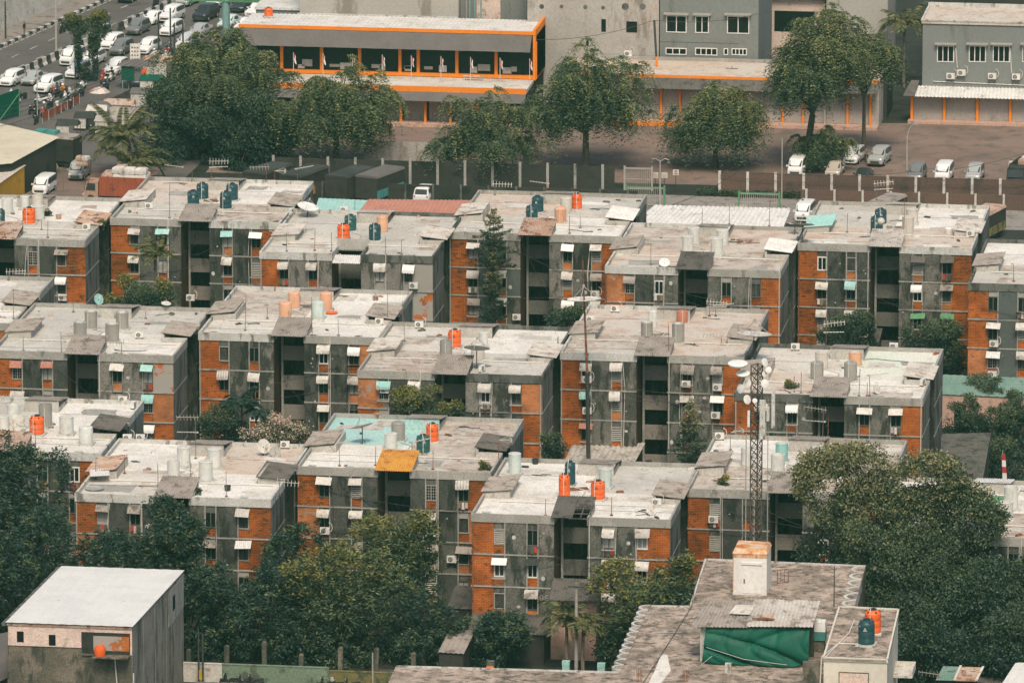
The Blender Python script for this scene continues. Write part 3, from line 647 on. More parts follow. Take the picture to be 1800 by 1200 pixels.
def fibre_body(col):
    return MB().lathe([(0,0),(.48,0),(.5,.015),(.5,.93),(.515,.935),(.515,.965),(.46,.985),(.36,.985),(.36,.95),(0,.94)], n=26).mesh('tank_body', M['tank_'+col], True)
def fibre_dome(col):
    return MB().lathe([(0,0),(.48,0),(.5,.02),(.5,.80),(.485,.83),(.5,.86),(.46,.92),(.25,.96),(.2,.96),(.2,.99),(0,1.0)], n=26).mesh('tank_body', M['tank_'+col], True)
def fibre_open(col):
    return MB().lathe([(0,0),(.48,0),(.5,.015),(.5,.96),(.5,1),(.43,1),(.43,.75),(0,.75)], n=26).mesh('tank_body', M['tank_'+col], True)
def ribbed(col):
    pr_ = [(0,0)]
    for k in range(9): pr_ += [(.5,k*.095+.01),(.5,k*.095+.07),(.47,k*.095+.08)]
    pr_ += [(.42,.9),(.25,.95),(.2,.95),(.2,1),(0,1)]
    return MB().lathe(pr_, n=26).mesh('tank_body', M['tank_'+col], True)
def plinth(): return MB().box(-.58,.58,-.58,.58,-.16,0).mesh('plinth', M['cement_light'])
TANKN = dict(orange='orange water tank', green='dark green water tank', bluegreen='dark blue green water tank', grey='grey water tank', white='white water tank', cream='cream water tank', peach='pale peach water tank', turq='turquoise water tank', pale='pale bluish water tank', red='faded red water tank')
def tank(blk, px, py, d, h, col, kind='auto', z=RZ, where=None):
    p = at(px, py, z+.14); s = ppm(p); D = d/s; Hh = max(.9, 1.13*(h-.15*d)/(s*.976))
    t = ob('water_tank', None, None, p, (0,0,PHI+rnd.uniform(-.3,.3)), (D, D, Hh))
    t['category'] = 'water tank'; t['group'] = TANKN[col].split(' with ')[0]+'s'
    if kind == 'auto': kind = 'p' if col in ('orange','green','bluegreen') else rnd.choice('ffd')
    if kind == 'p':
        ob('tank_body', cache(('tb',col), lambda: tank_body(col)), t); ob('tank_lid', cache('tl', tank_lid), t)
        ob('tank_emblem', cache(('te',col=='orange'), lambda: tank_emblem(col == 'orange')), t)
    else:
        fn = dict(f=fibre_body, d=fibre_dome, o=fibre_open, r=ribbed)[kind]
        ob('tank_body', cache(('t'+kind,col), lambda: fn(col)), t)
        if kind == 'f': ob('tank_lid', cache('tlf', lambda: MB().lathe([(0,.98),(.34,.98),(.34,1.0),(.1,1.01),(.1,1.03),(0,1.03)], n=16).mesh('tank_lid', M['white_dirty'])), t)
    ob('plinth', cache('pl', plinth), t, (0,0,0), (0,0,0), (1,1,.14/(.16*Hh)))
    if rnd.random() < .6:                       # the white riser pipe leaning on it
        b = MB().path([(-.1,-.53,0),(-.1,-.53,.9),(-.1,-.2,1.02)], .03/D, 5); ob('riser_pipe', b.mesh('riser_pipe', M['pvc']), t)
    w_ = where or 'on '+BNAME[blk]
    reg(TANKN[col], w_, px, t); return t
for blk, L in {
 'B11': [(51,391,23,28,'orange'),(66,384,24,24,'white'),(66,367,20,24,'cream','o'),(13,373,20,25,'white'),(2,391,14,24,'bluegreen'),(44,366,17,22,'white')],
 'B12': [(340,360,21,27,'bluegreen'),(356,348,21,28,'bluegreen'),(397,365,21,30,'bluegreen'),(408,350,21,29,'bluegreen')],
 'B13': [(604,419,22,27,'orange'),(616,404,21,28,'green'),(659,421,21,29,'bluegreen'),(672,406,20,28,'peach','d')],
 'B14': [(935,385,21,26,'bluegreen'),(945,371,21,28,'bluegreen'),(995,372,20,25,'cream','f'),(985,390,21,28,'peach','r'),(1014,366,18,27,'orange')],
 'B15': [(1209,442,20,28,'white','f'),(1219,426,21,27,'white','f'),(1270,430,21,27,'white','f'),(1260,445,22,28,'white','f')],
 'B16': [(1541,410,22,32,'bluegreen'),(1548,392,21,27,'bluegreen'),(1596,408,21,28,'cream','f'),(1603,391,21,25,'cream','f')],
 'B5': [(141,593,23,28,'grey','f'),(160,575,22,29,'grey','f'),(198,598,23,30,'grey','f'),(215,576,22,28,'grey','f')],
 'B7': [(502,557,22,28,'peach','d'),(517,540,22,29,'peach','d'),(573,543,22,31,'peach','d'),(559,557,22,29,'pale','d')],
 'B8': [(799,608,23,31,'orange'),(784,627,22,29,'grey','o'),(840,630,24,30,'cream','d'),(850,610,16,26,'white')],
 'B9': [(1137,597,21,31,'grey','f'),(1192,600,22,32,'grey','f'),(1147,575,16,30,'white','d'),(1199,566,20,22,'red','d')],
 'B10': [(1436,665,23,31,'grey','d'),(1495,667,23,33,'grey','d'),(1444,646,23,29,'cream','f'),(1503,641,23,24,'peach','f')],
 'B6': [(80,747,24,36,'grey','o'),(117,761,25,31,'white','f'),(151,778,25,31,'white','d'),(24,736,24,26,'white','o'),(6,758,20,28,'white')],
 'B2': [(323,817,23,33,'white','f'),(377,820,24,33,'white','f'),(305,837,22,28,'white','o'),(362,843,24,34,'white','f')],
 'B3': [(700,772,24,33,'grey','d'),(687,786,22,26,'white','f'),(744,793,24,31,'green'),(760,774,22,32,'orange')],
 'B1': [(992,873,20,41,'orange'),(1051,875,25,33,'orange'),(1002,849,19,39,'bluegreen'),(1064,855,23,33,'pale','f'),(905,831,22,35,'pale','f')],
 'B4': [(1374,809,22,31,'turq','f'),(1367,831,24,33,'white','o'),(1428,834,22,33,'cream','f'),(1438,814,24,30,'white','f'),(1312,816,19,29,'white','o')],
 'B19': [(1777,893,25,38,'white','o'),(1768,912,25,32,'white','f')],
}.items():
    for a in L: tank(blk, *a)
tk_ = tank('B6', 65, 761, 26, 33, 'orange')
# a round white ball float tank on the teal-tank pair
def ball():
    return MB().lathe([(0,-.5),(.19,-.46),(.35,-.35),(.46,-.19),(.5,0),(.46,.19),(.35,.35),(.19,.46),(0,.5)], n=20).mesh('ball', M['tank_cream'], True)
# --- air conditioners
def ac_case(): return MB().box(-.4,.4,-.14,.14,0,.56).mesh('ac_casing', M['ac_white'])
def ac_fan():
    b = MB(); n = 18
    for k in range(n):
        a0, a1 = 2*math.pi*k/n, 2*math.pi*(k+1)/n
        b.quad((-.1+.2*math.cos(a0),-.15,.28+.2*math.sin(a0)),(-.1+.2*math.cos(a1),-.15,.28+.2*math.sin(a1)),(-.1+.1*math.cos(a1),-.145,.28+.1*math.sin(a1)),(-.1+.1*math.cos(a0),-.145,.28+.1*math.sin(a0)))
    b.add([(-.1+.07*math.cos(2*math.pi*k/10),-.15,.28+.07*math.sin(2*math.pi*k/10)) for k in range(10)], [tuple(range(10))])
    return b.mesh('fan_grill', M['grill'])
def ac_feet(): return MB().box(-.34,-.26,-.17,.17,-.12,0).box(.26,.34,-.17,.17,-.12,0).mesh('bracket', M['metal_dark'])
def ac_pipe(): return MB().path([(.4,0,.2),(.55,0,.25),(.62,.05,.5),(.55,.15,.8),(.3,.18,.95)], .025, 5).mesh('ac_pipe', M['pvc'])
def aircon(p, rz, where, px, s=1.):
    t = ob('air_conditioner', None, None, p, (0,0,rz), (s,s,s)); t['category'] = 'air conditioner'; t['group'] = 'outdoor air conditioner units'
    ob('ac_casing', cache('ac', ac_case), t); ob('fan_grill', cache('acf', ac_fan), t); ob('bracket', cache('acb', ac_feet), t)
    if rnd.random() < .7: ob('ac_pipe', cache('acp', ac_pipe), t)
    reg('air conditioner', where, px, t); return t
for blk, L in {'B12': [(262,366,0)], 'B11': [(152,403,0)], 'B13': [(605,373,0),(513,376,1.2)], 'B7': [(667,569,0)], 'B8': [(737,575,0),(847,652,1.2),(978,602,1.5)],
               'B9': [(1081,547,0),(1037,566,.2)], 'B10': [(1398,614,0),(1571,613,0),(1622,676,1.2)], 'B16': [(1706,415,0)], 'B1': [(1154,887,0)], 'B4': [(1265,771,0)],
               'B3': [(501,786,0)], 'B6': [(216,707,0),(235,716,1.4)], 'B2': [(224,774,0),(247,774,0)], 'B5': [(245,593,.1)], 'B14': [(904,566,0)]}.items():
    for px, py, rz in L: aircon(at(px, py, RZ+.12 if blk != 'B14' else 9) if blk != 'B14' else atY(908,562,BL['B14'][1]-.3), rz+PHI*.5, 'on the roof of '+BNAME[blk] if blk != 'B14' else 'on the facade of '+BNAME[blk], px)
for blk, L in {'B13': [(727,507)], 'B9': [(1206,680),(1261,686),(1258,735),(1032,672),(1032,727)], 'B3': [(571,938),(757,943),(794,988)], 'B17': [(1747,609),(1744,663)],
               'B14': [(1046,522)], 'B4': [(1254,918)], 'B12': [(335,528)], 'B11': [(110,528)], 'B8': [(676,690)]}.items():
    for px, py in L: aircon(atY(px, py, BL[blk][1]-.28), 0, 'on the facade of '+BNAME[blk], px, 1.05)
# --- TV antennas and bare masts
def yagi(n=7, L=1.5):
    b = MB(); b.tube((-.25,0,0),(L,0,.06),.03,5)
    for k in range(n):
        x = -.15+(L+.1)*k/(n-1); h = .3-.1*k/n; z = .06*x/L
        b.tube((x,-h,z),(x,h,z),.02,4)
    b.box(-.2,-.05,-.05,.05,-.06,.06)
    return b.mesh('antenna_boom', M['antenna'])
def yagi_up(n=7, L=1.5):
    b = MB(); b.tube((-.25,0,0),(L,0,.06),.022,5)
    for k in range(n):
        x = -.15+(L+.1)*k/(n-1); h = .27-.08*k/n
        b.tube((x,-.08,-h),(x,.08,h),.022,4)
    return b.mesh('antenna_boom', M['antenna'])
def fan_ant():
    b = MB(); b.tube((0,0,0),(1.1,0,0),.022,5)
    for k in range(6):
        a = (k-2.5)*.14; b.tube((.05,0,0),(.95*math.cos(a),.12,.95*math.sin(a)),.012,4)
    b.box(.9,1.0,-.2,.2,-.15,.15)
    return b.mesh('antenna_boom', M['antenna'])
def antenna(px, py, h, kind, where, z=RZ, p=None):
    p = at(px, py, z) if p is None else p
    hm = h/(ppm(p)*.976)
    t = ob('tv_antenna' if kind != 'm' else 'roof_mast', None, None, p); t['category'] = 'antenna' if kind != 'm' else 'mast'
    t['group'] = 'TV antennas on the roofs' if kind != 'm' else 'bare masts on the roofs'
    lean = rnd.uniform(-.03,.03)
    b = MB().tube((0,0,0),(lean*hm,lean*hm*.5,hm),.034,5,.026)
    b.box(-.12,.12,-.12,.12,-.01,.1)
    ob('mast', b.mesh('mast', M['mast'] if rnd.random() < .6 else M['rust']), t)
    if kind != 'm':
        a = rnd.choice([0,math.pi,math.pi*.9,.2,math.pi*1.1,.5]) if kind != 'n' else math.pi
        key = rnd.choice(['y','u','f']) if kind == 'y' else 'u'
        ob('antenna_boom', cache('an'+key, {'y': yagi, 'u': yagi_up, 'f': fan_ant}[key]), t, (lean*hm,lean*hm*.5,hm*.97), (0,rnd.uniform(-.1,.1),a), (1.15,)*3)
        if kind in 'Yn':
            ob('antenna_boom', cache('any', yagi), t, (lean*hm*.7,0,hm*.62), (0,0,a+rnd.uniform(-.2,.4)), (1.1,)*3)
    elif hm > 1.5 and rnd.random() < .6:
        b = MB().tube((0,0,hm*.7),(rnd.uniform(-.9,.9),rnd.uniform(-.4,.4),hm*.62),.016,4); ob('guy_wire', b.mesh('guy_wire', M['mast']), t)
    reg('TV antenna on a mast' if kind != 'm' else 'thin bare mast', where, px, t); return t
for blk, L in {
 'B12': [(318,315,22,'y'),(338,318,18,'m'),(372,313,30,'Y'),(298,384,62,'m'),(468,321,28,'y'),(483,322,22,'y'),(523,322,26,'y')],
 'B11': [(112,335,35,'m'),(73,404,18,'m'),(84,418,32,'m')],
 'B13': [(504,442,32,'y'),(553,441,40,'y'),(583,442,34,'m'),(678,448,34,'m'),(706,448,27,'y'),(624,373,20,'m')],
 'B14': [(1001,411,32,'m'),(1020,401,22,'y'),(961,342,20,'y'),(870,343,20,'y')],
 'B15': [(1144,466,38,'m'),(1234,396,30,'m'),(1282,395,32,'y'),(1352,398,45,'m')],
 'B16': [(1489,409,34,'m'),(1588,423,74,'m'),(1541,352,30,'Y'),(1411,352,14,'m')],
 'B17': [(1782,495,32,'y')],
 'B5': [(41,617,24,'m'),(108,620,38,'m'),(185,622,54,'m'),(214,623,22,'y'),(129,549,16,'m'),(256,560,14,'m')],
 'B18': [(15,493,16,'y'),(24,561,52,'m')],
 'B7': [(431,581,62,'m'),(595,590,30,'m'),(682,570,56,'y'),(708,571,42,'m'),(549,592,70,'m'),(470,560,26,'m')],
 'B8': [(711,600,48,'m'),(817,575,60,'m')],
 'B9': [(1247,556,27,'Y'),(1176,628,60,'m'),(1297,600,30,'m'),(1258,556,20,'y'),(1268,605,16,'y')],
 'B10': [(1396,691,30,'m'),(1408,691,38,'m'),(1510,696,48,'m'),(1524,696,24,'m'),(1529,696,38,'y'),(1452,610,42,'Y')],
 'B6': [(54,792,30,'m'),(63,795,44,'y'),(20,712,14,'y')],
 'B2': [(168,842,36,'m'),(278,854,40,'m'),(335,838,40,'m'),(398,873,46,'m'),(344,806,75,'n'),(219,832,32,'m')],
 'B3': [(597,819,42,'y'),(660,818,34,'m'),(761,825,32,'m'),(876,814,42,'y'),(724,806,30,'y'),(492,872,26,'y')],
 'B1': [(959,906,30,'m'),(1075,906,34,'y'),(1040,893,24,'m')],
 'B4': [(1284,791,32,'y'),(1446,778,60,'n'),(1275,851,26,'m'),(1455,778,45,'m')],
}.items():
    for a in L: antenna(*a, 'on '+BNAME[blk])
# --- satellite dishes
def dish_bowl(key='white_dirty'):
    pr_ = [(0,-.02)]+[(r, r*r*.28-.02) for r in (.1,.2,.3,.4,.5)]+[(.5,.28*.25),]+[(r, r*r*.28) for r in (.4,.3,.2,.1,0)]
    return MB().lathe(pr_, n=28).mesh('dish_bowl', M[key], True)
def dish_arm():
    b = MB()
    for k in range(3):
        a = k*2*math.pi/3+.4; b.tube((.46*math.cos(a),.46*math.sin(a),.06),(0,0,.42),.012,4)
    return b.lathe([(0,.40),(.04,.40),(.04,.48),(0,.48)], n=8).mesh('feed_arm', M['tin'])
def dish(px, py, dia, mast, rot, where, key='white_dirty', z=RZ, p=None, desc='satellite dish'):
    p = at(px, py, z) if p is None else Vector(p); s = ppm(p); D = dia/s; hm = mast/(s*.976)
    t = ob('satellite_dish', None, None, p); t['category'] = 'satellite dish'; t['group'] = 'satellite dishes'
    b = MB().tube((0,0,0),(0,0,hm),.05,6)
    for k in range(3):
        a = k*2.09+.3; b.tube((.3*math.cos(a),.3*math.sin(a),0),(0,0,min(.5,hm*.7)),.025,4)
    ob('mast', b.mesh('mast', M['metal_dark']), t)
    bo = ob('dish_bowl', cache(('db',key), lambda: dish_bowl(key)), t, (0,0,hm), rot, (D,D,D))
    ob('feed_arm', cache('da', dish_arm), bo)
    reg(desc, where, px, t); return t
W_ = lambda b: 'on '+BNAME[b]
dish(637,780,40,30,(R(-14),R(-16),0),W_('B3'),'frame_grey',desc='grey satellite dish on a tripod')
dish(484,802,20,8,(R(60),R(40),0),W_('B3'),'frame_grey')
dish(1410,430,42,34,(R(-8),R(4),0),W_('B16'),'frame_dark',desc='dark mesh satellite dish')
dish(541,381,38,16,(R(8),R(14),0),W_('B13'),'white',desc='white satellite dish seen edge on')
dish(838,648,46,34,(R(-5),R(3),0),W_('B8'),'frame_dark',desc='dark mesh satellite dish')
dish(1325,636,62,46,(R(-6),R(2),0),W_('B9'),'white_dirty',desc='large pale satellite dish')
dish(30,760,34,16,(R(62),0,R(-20)),W_('B6'),'white_dirty',desc='white satellite dish facing the viewer')
dish(292,546,18,12,(R(10),R(8),0),W_('B5'),'white_dirty')
dish(173,538,20,12,(R(70),R(0),R(50)),W_('B5'),'corr_teal',desc='pale teal satellite dish')
dish(1168,468,19,6,(R(40),0,R(10)),W_('B15'),'white',desc='small white satellite dish')
dish(1144,905,20,9,(R(62),0,R(40)),W_('B1'),'white_dirty',desc='small satellite dish')
dish(1541,692,18,8,(R(60),0,R(50)),W_('B10'),'white_dirty',desc='small satellite dish')
dish(1397,412,22,18,(R(-4),0,0),W_('B16'),'white_dirty',desc='small pale satellite dish')
dish(463,800,26,16,(R(70),0,R(40)),W_('B2'),'white_dirty',desc='small satellite dish')
dish(1506,662,18,10,(R(70),0,R(60)),W_('B10'),'white',desc='white round satellite dish')
dish(508,562,30,3,(R(5),0,0),W_('B7'),'white_dirty',desc='white satellite dish lying flat')
bt = ob('ball_float', cache('ball', ball), None, at(1549,389,RZ+1.75), (0,0,0), (.75,.75,.75)); tag(bt, 'round cream ball resting on the rear dark green tank of sixth back row block', 'ball tank')
# --- clutter on the roofs: planks, sheets, buckets, pots
def clutter(px, py, name, lab, cat, mb, m, rz=0., z=RZ):
    return tag(ob(name, mb.mesh(name, M[m]), None, at(px,py,z), (0,0,rz)), lab, cat)
def boards(n, L, wd):
    b = MB()
    for k in range(n):
        a = rnd.uniform(-.25,.25); c, s_ = math.cos(a), math.sin(a); y0 = k*wd*1.2
        b.hexa([(x*c-(y+y0)*s_, x*s_+(y+y0)*c, zz+.06*k % .12) for zz in (.0,.05) for x, y in ((-L/2,0),(L/2,0),(L/2,wd),(-L/2,wd))])
    return b
clutter(1018,862,'timber_planks','rusty timber planks beside the tall orange tank on fourth front row block','planks',boards(4,1.8,.18),'rust',.3)
clutter(370,355,'timber_planks','brown planks between the dark green tanks on second back row block','planks',boards(4,1.5,.2),'rust',.1)
clutter(1575,402,'timber_planks','grey planks between the tanks on sixth back row block','planks',boards(5,1.7,.16),'corr',.4)
clutter(1400,822,'timber_planks','pale boards among the tanks on fifth front row block','planks',boards(4,1.6,.22),'cement_light',.2)
clutter(1290,812,'timber_planks','white beams lying on the left of fifth front row block','planks',boards(5,3.4,.2),'white_dirty',.05)
clutter(535,541,'timber_planks','dark scrap wood between the peach tanks on third middle row block','planks',boards(4,1.5,.2),'mast',.3)
clutter(945,376,'timber_planks','small boards by the tanks on fourth back row block','planks',boards(3,1.0,.2),'corr_rust',.3)
clutter(1165,590,'timber_planks','grey scrap between the grey tanks on fifth middle row block','planks',boards(5,1.5,.16),'corr',.5)
def sheet_mb(w, d): return MB().corr((-w/2,-d/2,.05),(w/2,-d/2,.12),(w/2,d/2,.2),(-w/2,d/2,.1),.2,.02)
clutter(1737,868,'metal_sheet','left one of two white sheets on sixth front row block','sheet',sheet_mb(1.7,3.2),'white_sheet',.0)
clutter(1772,868,'metal_sheet','right one of two white sheets on sixth front row block','sheet',sheet_mb(1.8,3.2),'white_sheet',-.05)
clutter(1752,882,'storage_box','green lidded box on sixth front row block','box',MB().box(-.6,.6,-.4,.4,0,.35).box(-.64,.64,-.44,.44,.352,.47),'green_paint',0)
clutter(175,832,'metal_sheet','bent white sheet on the curb of second front row block','sheet',sheet_mb(1.7,2.2),'white_sheet',.2,z=RZ+.6)
clutter(1365,437,'metal_sheet','white sheet at the right edge of fifth back row block','sheet',sheet_mb(2.2,3.4),'white_sheet',.0,z=RZ+.4)
clutter(1315,425,'metal_sheet','brown rusty sheet lying on fifth back row block','sheet',sheet_mb(2.2,1.8),'corr_rust',.2)
clutter(1330,868,'flower_pot','green plant pot on the roof edge of fifth front row block','pot',MB().lathe([(0,0),(.2,0),(.28,.4),(.25,.4),(.2,.3),(0,.3)],n=12),'corr_rust')
pot = [(166,860,'round tray of orange scraps on second front row block','M'),(663,735,'small brown bucket on the turquoise roof of third front row block','b'),
       (941,815,'black box on the back left of fourth front row block','k'),(1140,818,'dark pot by the back parapet of fourth front row block','k'),
       (1087,818,'dark green pot by the stair cover of fourth front row block','k'),(1540,870,'white painted post standing on fifth front row block','w'),
       (103,385,'clay pot beside the orange tank of first back row block','b'),(1600,400,'white basin between cream tanks on sixth back row block','w'),(1668,410,'chipped white basin at the right of sixth back row block','w'),
       (400,862,'black bucket at the front of second front row block','k'),(660,528,'pink cloth heap on the white roof of third middle row block','b'),(583,551,'orange dish on the roof of third middle row block','o')]
for px, py, lab, kk in pot:
    m = dict(M='tin', b='corr_rust', k='lid_black', w='white', o='tank_orange')[kk]
    wd = {'M': .85, 'o': .6, 'w': .45}.get(kk, .3); hh = {'M': .15, 'o': .12, 'w': .5}.get(kk, .45)
    b = MB().lathe([(0,0),(wd*.8,0),(wd,hh),(wd*.9,hh),(wd*.75,hh*.5),(0,hh*.4)], n=14)
    o = clutter(px, py, {'M':'tray','o':'basin','w':'basin'}.get(kk,'bucket'), lab, 'container', b, m)
for nm, a in (('B3',0),('B7',1)):
    pass
# ------------------------------------------------------------------ trees and plants
rg = np.random.default_rng(11)
def unit(v): return v/np.maximum(np.linalg.norm(v, axis=1, keepdims=True), 1e-9)
def leaves_mesh(name, pos, d, L, Wd, mats, mi=None, fold=.25):
    n = len(pos); d = unit(d); r = rg.normal(size=(n,3)); s = unit(np.cross(d, r)); up = unit(np.cross(s, d))
    L = np.broadcast_to(L, (n,)); Wd = np.broadcast_to(Wd, (n,))
    a = pos; mid = pos+d*(L*.45)[:,None]+up*(L*fold*.2)[:,None]; tip = pos+d*L[:,None]
    l = mid+s*Wd[:,None]*.5; rr_ = mid-s*Wd[:,None]*.5
    v = np.stack([a, rr_, tip, l], 1).reshape(-1,3).astype(np.float32)
    me = bpy.data.meshes.new(name); me.vertices.add(4*n); me.vertices.foreach_set('co', v.ravel())
    me.loops.add(4*n); me.loops.foreach_set('vertex_index', np.arange(4*n, dtype=np.int32))
    me.polygons.add(n); me.polygons.foreach_set('loop_start', np.arange(0,4*n,4, dtype=np.int32)); me.polygons.foreach_set('loop_total', np.full(n,4,np.int32))
    for m in mats: me.materials.append(M[m])
    if mi is not None: me.polygons.foreach_set('material_index', mi.astype(np.int32))
    me.update(calc_edges=True); return me
def clumps(n, rx, ry, rz, bottom=.75, inner=.45):
    # boughs first: uneven lobes round the heart of the crown, then leaf clumps on the skin of every lobe
    nl = int(7+min(16, 3.2*rx)); q = unit(rg.normal(size=(nl,3))); q[:,2] = np.where(q[:,2] < -.6, q[:,2]*.8, q[:,2])
    lc = q*rg.uniform(.35,.82,nl)[:,None]; lr = rg.uniform(.26,.48,nl)*np.where(rg.random(nl) < .25, .6, 1)
    k = rg.choice(nl, n, p=lr**2/np.sum(lr**2)); u = unit(rg.normal(size=(n,3))+q[k]*.7+np.array([0,0,.25]))
    c = lc[k]+u*(lr[k]*rg.uniform(.65,1.05,n)**.7)[:,None]
    m = rg.random(n) < .12; c[m] = unit(rg.normal(size=(m.sum(),3)))*rg.uniform(.1,.6,m.sum())[:,None]
    c[:,:2] /= np.percentile(np.abs(c[:,:2]), 97, axis=0); c[:,2] = np.where(c[:,2] > 0, c[:,2]/np.percentile(c[:,2], 97), -c[:,2]/np.percentile(c[:,2], 3))
    return c*np.array([rx,ry,rz])
def crown(kind, rx, ry, rz, dens=1.):
    """returns positions, directions, length, width, material index, materials, clump centres"""
    V = rx*ry*rz
    if kind == 'feather':                        # arching sprays of fine leaflets that droop at the ends
        nb = int((12+4.2*rx)*(.5+.5*dens)); per = max(4, int((3+1.1*rx)*dens)); C_ = []
        for q_ in range(nb):
            az = q_*2.4+rg.normal()*.35; el = rg.uniform(-.25,1.4); dr = np.array([math.cos(az)*math.cos(el)*rx, math.sin(az)*math.cos(el)*ry, math.sin(el)*rz])*(rg.uniform(.55,1.0) if rg.random() < .75 else rg.uniform(.95,1.15))
            tt = rg.uniform(.35,1.05,per)[:,None]; bs = np.array([0,0,-rz*.75])
            C_.append(bs*(1-tt)+dr*tt+np.array([0,0,rz*.25])*np.sin(np.pi*tt)+rg.normal(size=(per,3))*.065*min(rx,rz)*np.array([1.3,1.3,.8]))
        c = np.concatenate(C_); nc = len(c)
        P, D, Q = [], [], []
        for k in range(nc):
            az0 = math.atan2(c[k,1]/ry, c[k,0]/rx)
            for f in range(9):
                az = az0+rg.normal()*1.0; ln = rg.uniform(1.1,2.5)*(1 if rx > 3 else .6); t = np.linspace(.06,1,15)
                rise = rg.uniform(.1,.75)
                x = c[k,0]+np.cos(az)*ln*t; y = c[k,1]+np.sin(az)*ln*t; z = c[k,2]+rise*ln*t*.8-ln*rg.uniform(1.1,2.0)*t**2.2
                pp = np.repeat(np.stack([x,y,z],1),2,0); pp += rg.normal(size=pp.shape)*.05
                sd = np.tile([1,-1],15); dd = np.stack([-np.sin(az)*sd+np.cos(az)*.5, np.cos(az)*sd+np.sin(az)*.5, -.35+rg.normal(size=30)*.2],1)
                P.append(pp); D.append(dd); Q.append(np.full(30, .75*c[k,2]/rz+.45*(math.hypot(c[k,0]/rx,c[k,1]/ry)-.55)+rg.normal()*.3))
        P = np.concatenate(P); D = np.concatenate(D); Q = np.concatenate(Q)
        mi = np.where(Q > .66, 2, np.where(Q > .02, 1, 0)); mi[(rg.random(len(P)) < .12)] = 1  # inner fronds coloured darker as crown shade, upper tufts paler as highlights
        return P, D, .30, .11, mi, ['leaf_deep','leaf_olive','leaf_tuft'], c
    if kind == 'rosette':                        # mango: whorls of long leaves
        nc = int(165*dens*(rx*rz)**.75); c = clumps(nc, rx, ry, rz, .95, .55); c += rg.normal(size=c.shape)*.2
        m = 16; v = unit(rg.normal(size=(nc*m,3))); v[:,2] = v[:,2]*.5+.05; out = np.repeat(unit(c/np.array([rx,ry,rz])),m,0)
        P = np.repeat(c,m,0)+rg.normal(size=(nc*m,3))*.16; D = v+out*.45+np.array([0,0,-.25])
        yn = np.repeat(rg.random(nc) < .17, m)
        return P, D, rg.uniform(.28,.5,nc*m), .13, yn.astype(int), ['leaf_deep','leaf_olive'], c
    if kind == 'goldrosette':
        nc = int(165*dens*(rx*rz)**.75); c = clumps(nc, rx, ry, rz, .95, .5); c += rg.normal(size=c.shape)*.2
        m = 16; v = unit(rg.normal(size=(nc*m,3))); v[:,2] = v[:,2]*.5+.05; out = np.repeat(unit(c/np.array([rx,ry,rz])),m,0)
        P = np.repeat(c,m,0)+rg.normal(size=(nc*m,3))*.16; D = v+out*.45+np.array([0,0,-.2])
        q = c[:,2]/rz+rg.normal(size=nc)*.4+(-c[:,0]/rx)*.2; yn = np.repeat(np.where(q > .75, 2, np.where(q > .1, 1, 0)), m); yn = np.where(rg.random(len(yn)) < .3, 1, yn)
        return P, D, rg.uniform(.28,.48,nc*m), .13, yn, ['leaf_deep','leaf_olive','leaf_yellow'], c
    if kind in ('fine','finedark','bush','hedge','bloom','yellowbush'):
        sz = {'fine': .27, 'finedark': .27}.get(kind, .2)
        nc = int(58*dens*(rx*rz)**.8) + 8; c = clumps(nc, rx*.9, ry*.9, rz*.9, .9, .5); m = 85 if 'fine' in kind else 55
        u = unit(rg.normal(size=(nc*m,3))); cr = .85 if 'fine' in kind else .45
        cr = min(cr, .5*min(rx,rz)); rad = rg.uniform(.35,1,nc*m)*np.repeat(rg.uniform(.7,1.25,nc),m)*cr
        P = np.repeat(c,m,0)+u*rad[:,None]*np.array([1.1,1.1,.75]); D = u+rg.normal(size=u.shape)*.6+np.array([0,0,-.35])
        q = P[:,2]/rz+rg.normal(size=nc*m)*.3+np.repeat(rg.normal(size=nc)*.25,m)-P[:,0]/rx*.25  # leaf colour turns paler to the top and left, a painted lit side
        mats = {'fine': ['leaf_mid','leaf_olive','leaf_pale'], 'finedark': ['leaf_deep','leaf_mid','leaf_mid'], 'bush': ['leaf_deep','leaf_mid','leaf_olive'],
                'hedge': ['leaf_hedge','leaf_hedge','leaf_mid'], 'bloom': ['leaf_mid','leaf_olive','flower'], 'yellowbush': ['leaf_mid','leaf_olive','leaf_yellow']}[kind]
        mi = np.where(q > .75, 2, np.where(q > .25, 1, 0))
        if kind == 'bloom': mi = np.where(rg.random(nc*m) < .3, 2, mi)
        return P, D, rg.uniform(.7,1.2,nc*m)*sz, sz*.55, mi, mats, c
    if kind == 'layer':                          # flat tiers of small leaves round a straight stem
        P, D, Q, C = [], [], [], []; nt = max(5, int(rz*2/.5))
        for k in range(nt):
            t = k/(nt-1); z = -rz+2*rz*t; rr_ = rx*(1-t)**.55*rg.uniform(.45,1.15)+.2
            for a in range(6):
                az = a*.9+k*1.7+rg.normal()*.2; ln = rr_*rg.uniform(.6,1.05); m = int(60*ln)+14
                s_ = rg.uniform(.15,1,m); w_ = rg.normal(size=m)*.16*(1.2-s_)
                x = np.cos(az)*ln*s_-np.sin(az)*w_*1.4; y = np.sin(az)*ln*s_+np.cos(az)*w_*1.4
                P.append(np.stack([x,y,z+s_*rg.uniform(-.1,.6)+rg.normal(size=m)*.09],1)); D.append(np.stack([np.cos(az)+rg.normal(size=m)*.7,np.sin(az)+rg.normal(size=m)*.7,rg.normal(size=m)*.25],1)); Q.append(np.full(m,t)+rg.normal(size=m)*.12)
            C.append([0,0,z])
        P = np.concatenate(P); D = np.concatenate(D); Q = np.concatenate(Q)
        return P, D, .22, .11, np.where(Q > .62, 2, np.where(Q > .25, 1, 0)), ['leaf_deep','leaf_mid','leaf_pale'], np.array(C)
